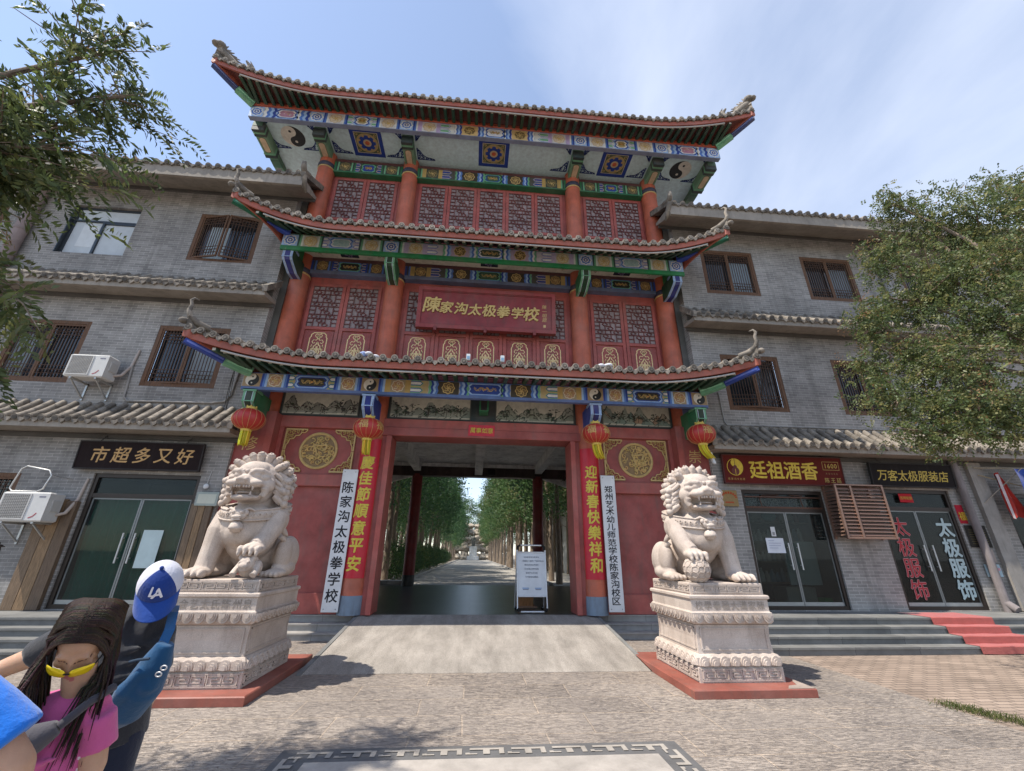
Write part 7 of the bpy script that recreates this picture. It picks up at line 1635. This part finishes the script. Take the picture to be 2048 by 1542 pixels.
C, D, Ln, Wd, K = sprays(cb_, cd_, rng, 5, .18, .064, .029, PALR, .35, .8)
brown = rng.random(len(C)) < .012; K[brown] = np.array((.26, .16, .085))*rng.uniform(.7, 1.2, (brown.sum(), 1))
link('crown', leafmesh('crown', C, D, rng.normal(size=C.shape), Ln, Wd, K), tr).location = -Vector(wloc(tr))
pick = rng.choice(len(cb_), 70, False); Cs = np.repeat(cb_[pick], 26, 0)+rng.normal(size=(70*26, 3))*np.array((.07, .07, .10)); n_ = len(Cs)
link('seed_clusters', leafmesh('seed_clusters', Cs, unit(rng.normal(size=(n_, 3))), rng.normal(size=(n_, 3)), np.full(n_, .035), np.full(n_, .022), np.array((.30, .18, .10))*rng.uniform(.6, 1.25, (n_, 1))), tr).location = -Vector(wloc(tr))
# ---- drooping feathery tree on the left
rng = np.random.default_rng(33)
KT = .72; kt = lambda p: (p[0]*KT, p[1]*KT, 1.65+(p[2]-1.65)*KT)
tl = thing('feathery_tree', (-5.9, 2.6, 0), 'tree with long drooping feathery leaves reaching over the left brick building', 'tree')
m = MB(); m.tube([(-5.9, 2.6, -.1), (-5.85, 2.6, 1.2), kt((-7.9, 3.7, 4.0)), kt((-7.7, 3.8, 5.2))], [.18, .15, .13, .11], (.2,)*3, 14)
LB = [[(-7.7,3.8,5.2),(-6.6,4.3,6.3),(-6.1,4.7,6.8)], [(-7.7,3.8,5.2),(-6.9,4.3,6.8),(-6.2,4.8,7.9),(-5.7,5.0,8.4)], [(-7.7,3.8,5.2),(-7.2,4.2,7.0),(-6.6,4.7,8.6),(-6.2,5.0,9.5)], [(-7.7,3.8,5.2),(-7.2,4.0,5.7),(-6.8,4.3,6.1),(-6.5,4.5,6.1)], [(-7.7,3.8,5.2),(-6.9,4.3,5.0),(-6.2,4.6,4.85),(-5.7,4.8,4.5)], [(-7.7,3.8,5.2),(-7.0,4.2,6.2),(-6.5,4.7,7.2),(-5.9,5.0,7.6)], [(-7.9,3.7,4.0),(-7.2,4.1,3.9),(-6.6,4.4,3.75),(-6.2,4.5,3.45)], [(-7.7,3.8,5.2),(-7.4,4.0,6.2),(-7.1,4.4,7.4)]]
tipb = []; tipd = []
for bi, br_ in enumerate(LB):
    P = [Vector(kt(p)) for p in br_]; m.tube(P, [lerp(.05, .009, i/(len(P)-1)) for i in range(len(P))], (.2,)*3, 8)
    for k in range(34):
        t = rng.uniform(.25, 1.0)*(len(P)-1); i = min(int(t), len(P)-2); p = P[i].lerp(P[i+1], t-i)
        if rng.random() < .22:
            continue
        d0 = (P[i+1]-P[i]).normalized(); q = p+Vector(rng.normal(size=3)*np.array((.30, .30, .22)))+d0*.18+Vector((0, 0, .04))
        m.tube([p, p.lerp(q, .5)+Vector((0, 0, .05)), q], [.010, .006, .004], (.2,)*3, 5)
        for w_ in range(rng.integers(3, 6)):
            tipb.append(tuple(p.lerp(q, rng.uniform(.4, 1.05)))); dd = (d0*.6+(q-p).normalized()*.5+Vector(rng.normal(size=3))*.55); dd.z -= .35; tipd.append(tuple(dd))
m.build('trunk', BARK, tl)
tb = np.array(tipb); td = unit(np.array(tipd))
PALL = [(.085,.115,.042),(.105,.135,.048),(.13,.155,.056),(.065,.092,.036),(.16,.17,.065),(.095,.12,.048)]
# each big leaf carries pairs of feather-like pinnae
C, D, Ln, Wd, K = sprays(tb, td, rng, 9, .31, .115, .030, PALL, .55, .75)
link('crown', leafmesh('crown', C, D, np.tile(np.array((0., 0, 1)), (len(C), 1))+rng.normal(size=C.shape)*.5, Ln, Wd, K), tl).location = -Vector(wloc(tl))
pick = rng.choice(len(tb), 60, False); Cs = np.repeat(tb[pick]+np.array((0, 0, .15)), 14, 0)+rng.normal(size=(60*14, 3))*.045; n_ = len(Cs)
link('seed_stalks', leafmesh('seed_stalks', Cs, unit(rng.normal(size=(n_, 3))+np.array((0, 0, .6))), rng.normal(size=(n_, 3)), np.full(n_, .07), np.full(n_, .010), np.array((.26, .17, .10))*rng.uniform(.6, 1.2, (n_, 1))), tl).location = -Vector(wloc(tl))
# ---- rows of cypress along the alley
rng = np.random.default_rng(5)
def cypress_mesh(seed, h, zc, rad, n, pal):
    r = np.random.default_rng(seed); z = zc+(h-zc)*r.beta(1.1, 1.35, n); t = (z-zc)/(h-zc); R_ = rad*(np.sin(np.clip(t*1.0+.10, 0, 1)*pi)**.6*(1-.55*t)+.1)
    a = r.uniform(0, 2*pi, n); NC = 150; czz = zc+(h-zc)*r.beta(1.1, 1.3, NC); ct = (czz-zc)/(h-zc); ca = r.uniform(0, 2*pi, NC); cr_ = rad*(np.sin(np.clip(ct+.10, 0, 1)*pi)**.6*(1-.5*ct)+.12)*np.sqrt(r.uniform(.15, 1.25, NC)); cc = np.stack([cr_*np.cos(ca), cr_*np.sin(ca), czz], 1); q = r.integers(0, NC, n); rr_ = R_*np.sqrt(r.uniform(.1, 1, n))*(1+.25*np.sin(a*5+z*3+seed))
    C = cc[q]+r.normal(size=(n, 3))*np.array((.30, .30, .26)); a = np.arctan2(C[:, 1], C[:, 0])
    D = unit(np.stack([np.cos(a), np.sin(a), r.uniform(-.3, 1.2, n)], 1)+r.normal(size=(n, 3))*.5); p = np.array(pal); K = p[r.integers(0, len(p), NC)][q]*r.uniform(.7, 1.3, (n, 1))
    return leafmesh('crown', C, D, r.normal(size=(n, 3)), r.uniform(.16, .30, n), r.uniform(.06, .12, n), K)
PC = [(.055,.115,.045),(.075,.145,.055),(.042,.09,.04),(.10,.165,.06),(.065,.12,.06)]
PB = [(.085,.14,.05),(.065,.12,.045),(.12,.165,.06),(.14,.15,.07)]
crowns = [cypress_mesh(1, 14, 3.6, 2.9, 5000, PC), cypress_mesh(2, 13, 3.2, 2.8, 5000, PC), cypress_mesh(3, 14.5, 4.3, 2.6, 7000, PB), cypress_mesh(4, 13.5, 4.0, 2.7, 7000, PC+PB)]
def trunk_mesh(seed):
    r = random.Random(seed); m = MB(); pts = [(r.uniform(-.05, .05)*k, r.uniform(-.05, .05)*k, -.05+k*1.6) for k in range(7)]; m.tube(pts, [.21, .165, .15, .135, .12, .10, .07], (.2,)*3, 10)
    for k in range(9): z = 2.6+k*.8; a = r.uniform(0, 6.3); m.tube([(0, 0, z), (.7*math.cos(a), .7*math.sin(a), z+.4)], [.03, .008], (.2,)*3, 5)
    return m.mesh('trunk', BARK)
trunks = [trunk_mesh(k) for k in range(3)]
ti = 0; ROWS = [(-1, -4.2), (1, 4.25), (-1, -6.6), (1, 6.9)]
for ri, (sd, x0) in enumerate(ROWS):
    y = 22.0 if ri != 1 else 21.4
    n = 34 if ri < 2 else 14
    for k in range(n):
        x = x0+rng.uniform(-.25, .25)+(0 if ri > 1 else sd*.0); k3 = int(rng.integers(0, 3))
        first = k == 0
        side = 'left' if sd < 0 else 'right'
        if ri == 0: lab = 'slender cypress of the close left row beside the hedged side of the alley'
        elif ri == 1: lab = 'slender cypress of the close right row with bare lower trunks along the alley'
        elif ri == 2: lab = 'cypress of the outer row behind the alley hedge'
        else: lab = 'cypress of the outer row in front of the pale courtyard building'
        if k == 0 and ri == 0: lab = 'cypress with a long bare trunk standing just past the low stone block'
        if k == 0 and ri == 1: lab = 'cypress with a bare trunk just past the rear column nearest the notice stand'
        t = thing('cypress_tree', (x, y, .385), lab, 'tree', ['close left row of cypresses', 'close right row of cypresses', 'outer left row of cypresses', 'outer right row of cypresses'][ri], rng.uniform(0, 6.28))
        sc_ = rng.uniform(.78, 1.15); t.scale = (sc_, sc_, sc_)
        link('trunk', trunks[k3], t); link('crown', crowns[(k3 % 2) if sd < 0 else 2+(k3 % 2)], t)
        ti += 1; y += (rng.uniform(2.0, 3.0) if ri != 0 else rng.uniform(2.6, 4.6)) if k < 12 else rng.uniform(2.4, 4.2)
# hedge shrubs on the left of the alley
def shrub_mesh(seed, n, pal):
    r = np.random.default_rng(seed); d = unit(r.normal(size=(n, 3))); C = d*np.array((.95, .95, .85))*r.uniform(.55, 1.0, (n, 1))*(1+.18*np.sin(d[:, :1]*7+d[:, 1:2]*5)); C[:, 2] += .85; C = C[C[:, 2] > -.05]; n = len(C)
    p = np.array(pal); return leafmesh('foliage', C, unit(r.normal(size=(n, 3))+C*.3), r.normal(size=(n, 3)), r.uniform(.06, .11, n), r.uniform(.03, .055, n), p[r.integers(0, len(p), n)]*r.uniform(.6, 1.4, (n, 1)))
SH = [shrub_mesh(1, 3800, [(.045,.09,.03),(.06,.11,.035)]), shrub_mesh(2, 3800, [(.06,.11,.03),(.12,.13,.035)]), shrub_mesh(3, 3800, [(.03,.065,.025),(.045,.08,.03)])]
y = 23.2
for k in range(15):
    o = link('hedge_shrub', SH[k % 3], None, (-3.95+rng.uniform(-.15, .15), y, .37)); s_ = rng.uniform(.95, 1.35); o.scale = (s_*.95, s_*1.2, s_); tag(o, 'rounded green shrub of the low hedge on the left of the alley', 'shrub', 'hedge shrubs along the alley'); y += rng.uniform(2.0, 2.6) if k < 8 else 4.5
# distant trees behind the rockery
for k in range(12):
    x = -22+k*4.2+rng.uniform(-1, 1)
    t = thing('cypress_tree', (x, 124+rng.uniform(0, 10), .385), 'distant tree behind the rockery at the end of the alley', 'tree', 'distant trees behind the rockery'); s_ = rng.uniform(1.0, 1.4); t.scale = (s_*1.8, s_*1.8, s_); link('trunk', trunks[k % 3], t); link('crown', crowns[k % 3], t)
# rockery
ROCK = m_attr('rockery_stone', .9, .5, 1.2, .6, 6, dirt=.4)
rr = random.Random(8)
def rock(seed):
    r = random.Random(seed); bm = bmesh.new(); bmesh.ops.create_icosphere(bm, subdivisions=3, radius=1)
    ph = [r.uniform(0, 6) for _ in range(6)]
    for v in bm.verts: c = v.co.copy(); k = 1+.20*math.sin(3.1*c.x+ph[0])*math.cos(2.7*c.y+ph[1])+.14*math.sin(5.3*c.z+ph[2])+.08*math.sin(9*c.x+7*c.y+ph[3]); v.co = c*k
    me = bpy.data.meshes.new('boulder'); bm.to_mesh(me); bm.free(); paint_faces(me, fill((.40, .345, .28))); me.materials.append(ROCK); return me
RK = [rock(k) for k in range(4)]
for j, (n, w, z, y) in enumerate(((12, 9.5, 1.0, 112), (10, 8.2, 3.0, 113.2), (8, 6.6, 5.0, 114.4), (6, 5.0, 6.9, 115.6), (4, 3.2, 8.4, 116.5))):
    for k in range(n):
        o = link('boulder', RK[rr.randint(0, 3)], None, (.4+lerp(-w, w, (k+.5)/n)+rr.uniform(-.3, .3), y+rr.uniform(-.4, .4), z)); s_ = rr.uniform(.85, 1.25); o.scale = (s_*1.15, s_, s_*.95); o.rotation_euler = (rr.uniform(-.3, .3), rr.uniform(-.3, .3), rr.uniform(0, 6)); tag(o, 'rough tan boulder of the rockery at the far end of the alley', 'boulder', 'rockery boulders at the end of the alley')
t = thing('statue', (.3, 108, .39), 'dark standing figure statue on a white plinth before the rockery', 'statue'); m = MB(); m.bbox(-1.1, 1.7, 107.2, 108.8, .39, 1.2, (.6, .6, .6), .05); m.bbox(-.6, 1.2, 107.5, 108.5, 1.2, 3.4, (.66, .66, .65), .05); m.build('white_plinth', PLAST, t)
m = MB(); g = (.5,)*3; limb(m, [(.3, 108, 3.4), (.3, 108, 4.3), (.3, 108, 5.3), (.3, 108, 5.75)], [.42, .36, .42, .2], n=14); m.ell((.3, 107.95, 6.1), (.22, .25, .3), g, 12, 8)
for q in (-1, 1): limb(m, [(.3+q*.35, 108, 5.4), (.3+q*.6, 107.9, 4.8), (.3+q*.25, 107.5, 4.6)], [.17, .14, .1])
o = remeshed(m, 'figure', PAINT, t, .05, 3, False); shaded(o, fill((.09, .10, .09)))
# pale building beyond the right hand trees
bld = thing('courtyard_building', (11, 31, .39), 'pale single storey building with dark windows seen behind the right row of trees', 'building')
m = MB(); wall_holes(m, 7.2, 16, .3, 4.6, 31, [(7.9, 10.2, 1.6, 3.6), (11.2, 13.4, 1.6, 3.6)], (.5, .5, .5)); m.add([(7.2, 31, .3), (7.2, 40, .3), (7.2, 40, 4.6), (7.2, 31, 4.6)], [(0,1,2,3)], (.5,)*3); m.build('wall', PLAST, bld)
m = MB(); m.bbox(7.0, 16.2, 30.6, 40, 4.6, 4.9, (.42, .40, .37), .03); m.build('roof', PLAST, bld)
for a, b in ((7.9, 10.2), (11.2, 13.4)):
    m = MB(); frame_rect(m, a, b, 1.6, 3.6, .08, 31.02, 31.1, (.3, .3, .3))
    for q in (.33, .66): x = lerp(a, b, q); m.box(x-.03, x+.03, 31.02, 31.1, 1.68, 3.52, (.3,)*3)
    m.box(a+.08, b-.08, 31.025, 31.09, 2.9, 2.96, (.3,)*3); w_ = m.build('window', METAL, bld); m = MB(); m.box(a, b, 31.12, 31.14, 1.6, 3.6, (.03,)*3); m.build('pane', PANE, w_)
# weeds at the edge of the brick pavement
rng = np.random.default_rng(9); n = 800; u = rng.random(n); C = np.stack([lerp(5.82, 6.25, u)+rng.normal(size=n)*.07, lerp(5.75, 4.55, u)+rng.normal(size=n)*.07, rng.uniform(.01, .04, n)], 1)
D = unit(rng.normal(size=(n, 3))*.5+np.array((0, 0, .8))); p = np.array([(.09, .11, .03), (.15, .15, .06), (.07, .09, .03)])
tag(link('grass', leafmesh('grass', C, D, rng.normal(size=(n, 3)), rng.uniform(.05, .12, n), rng.uniform(.006, .012, n), p[rng.integers(0, 3, n)])), 'ragged weeds growing along the edge of the brick pavement', 'grass', kind='stuff')
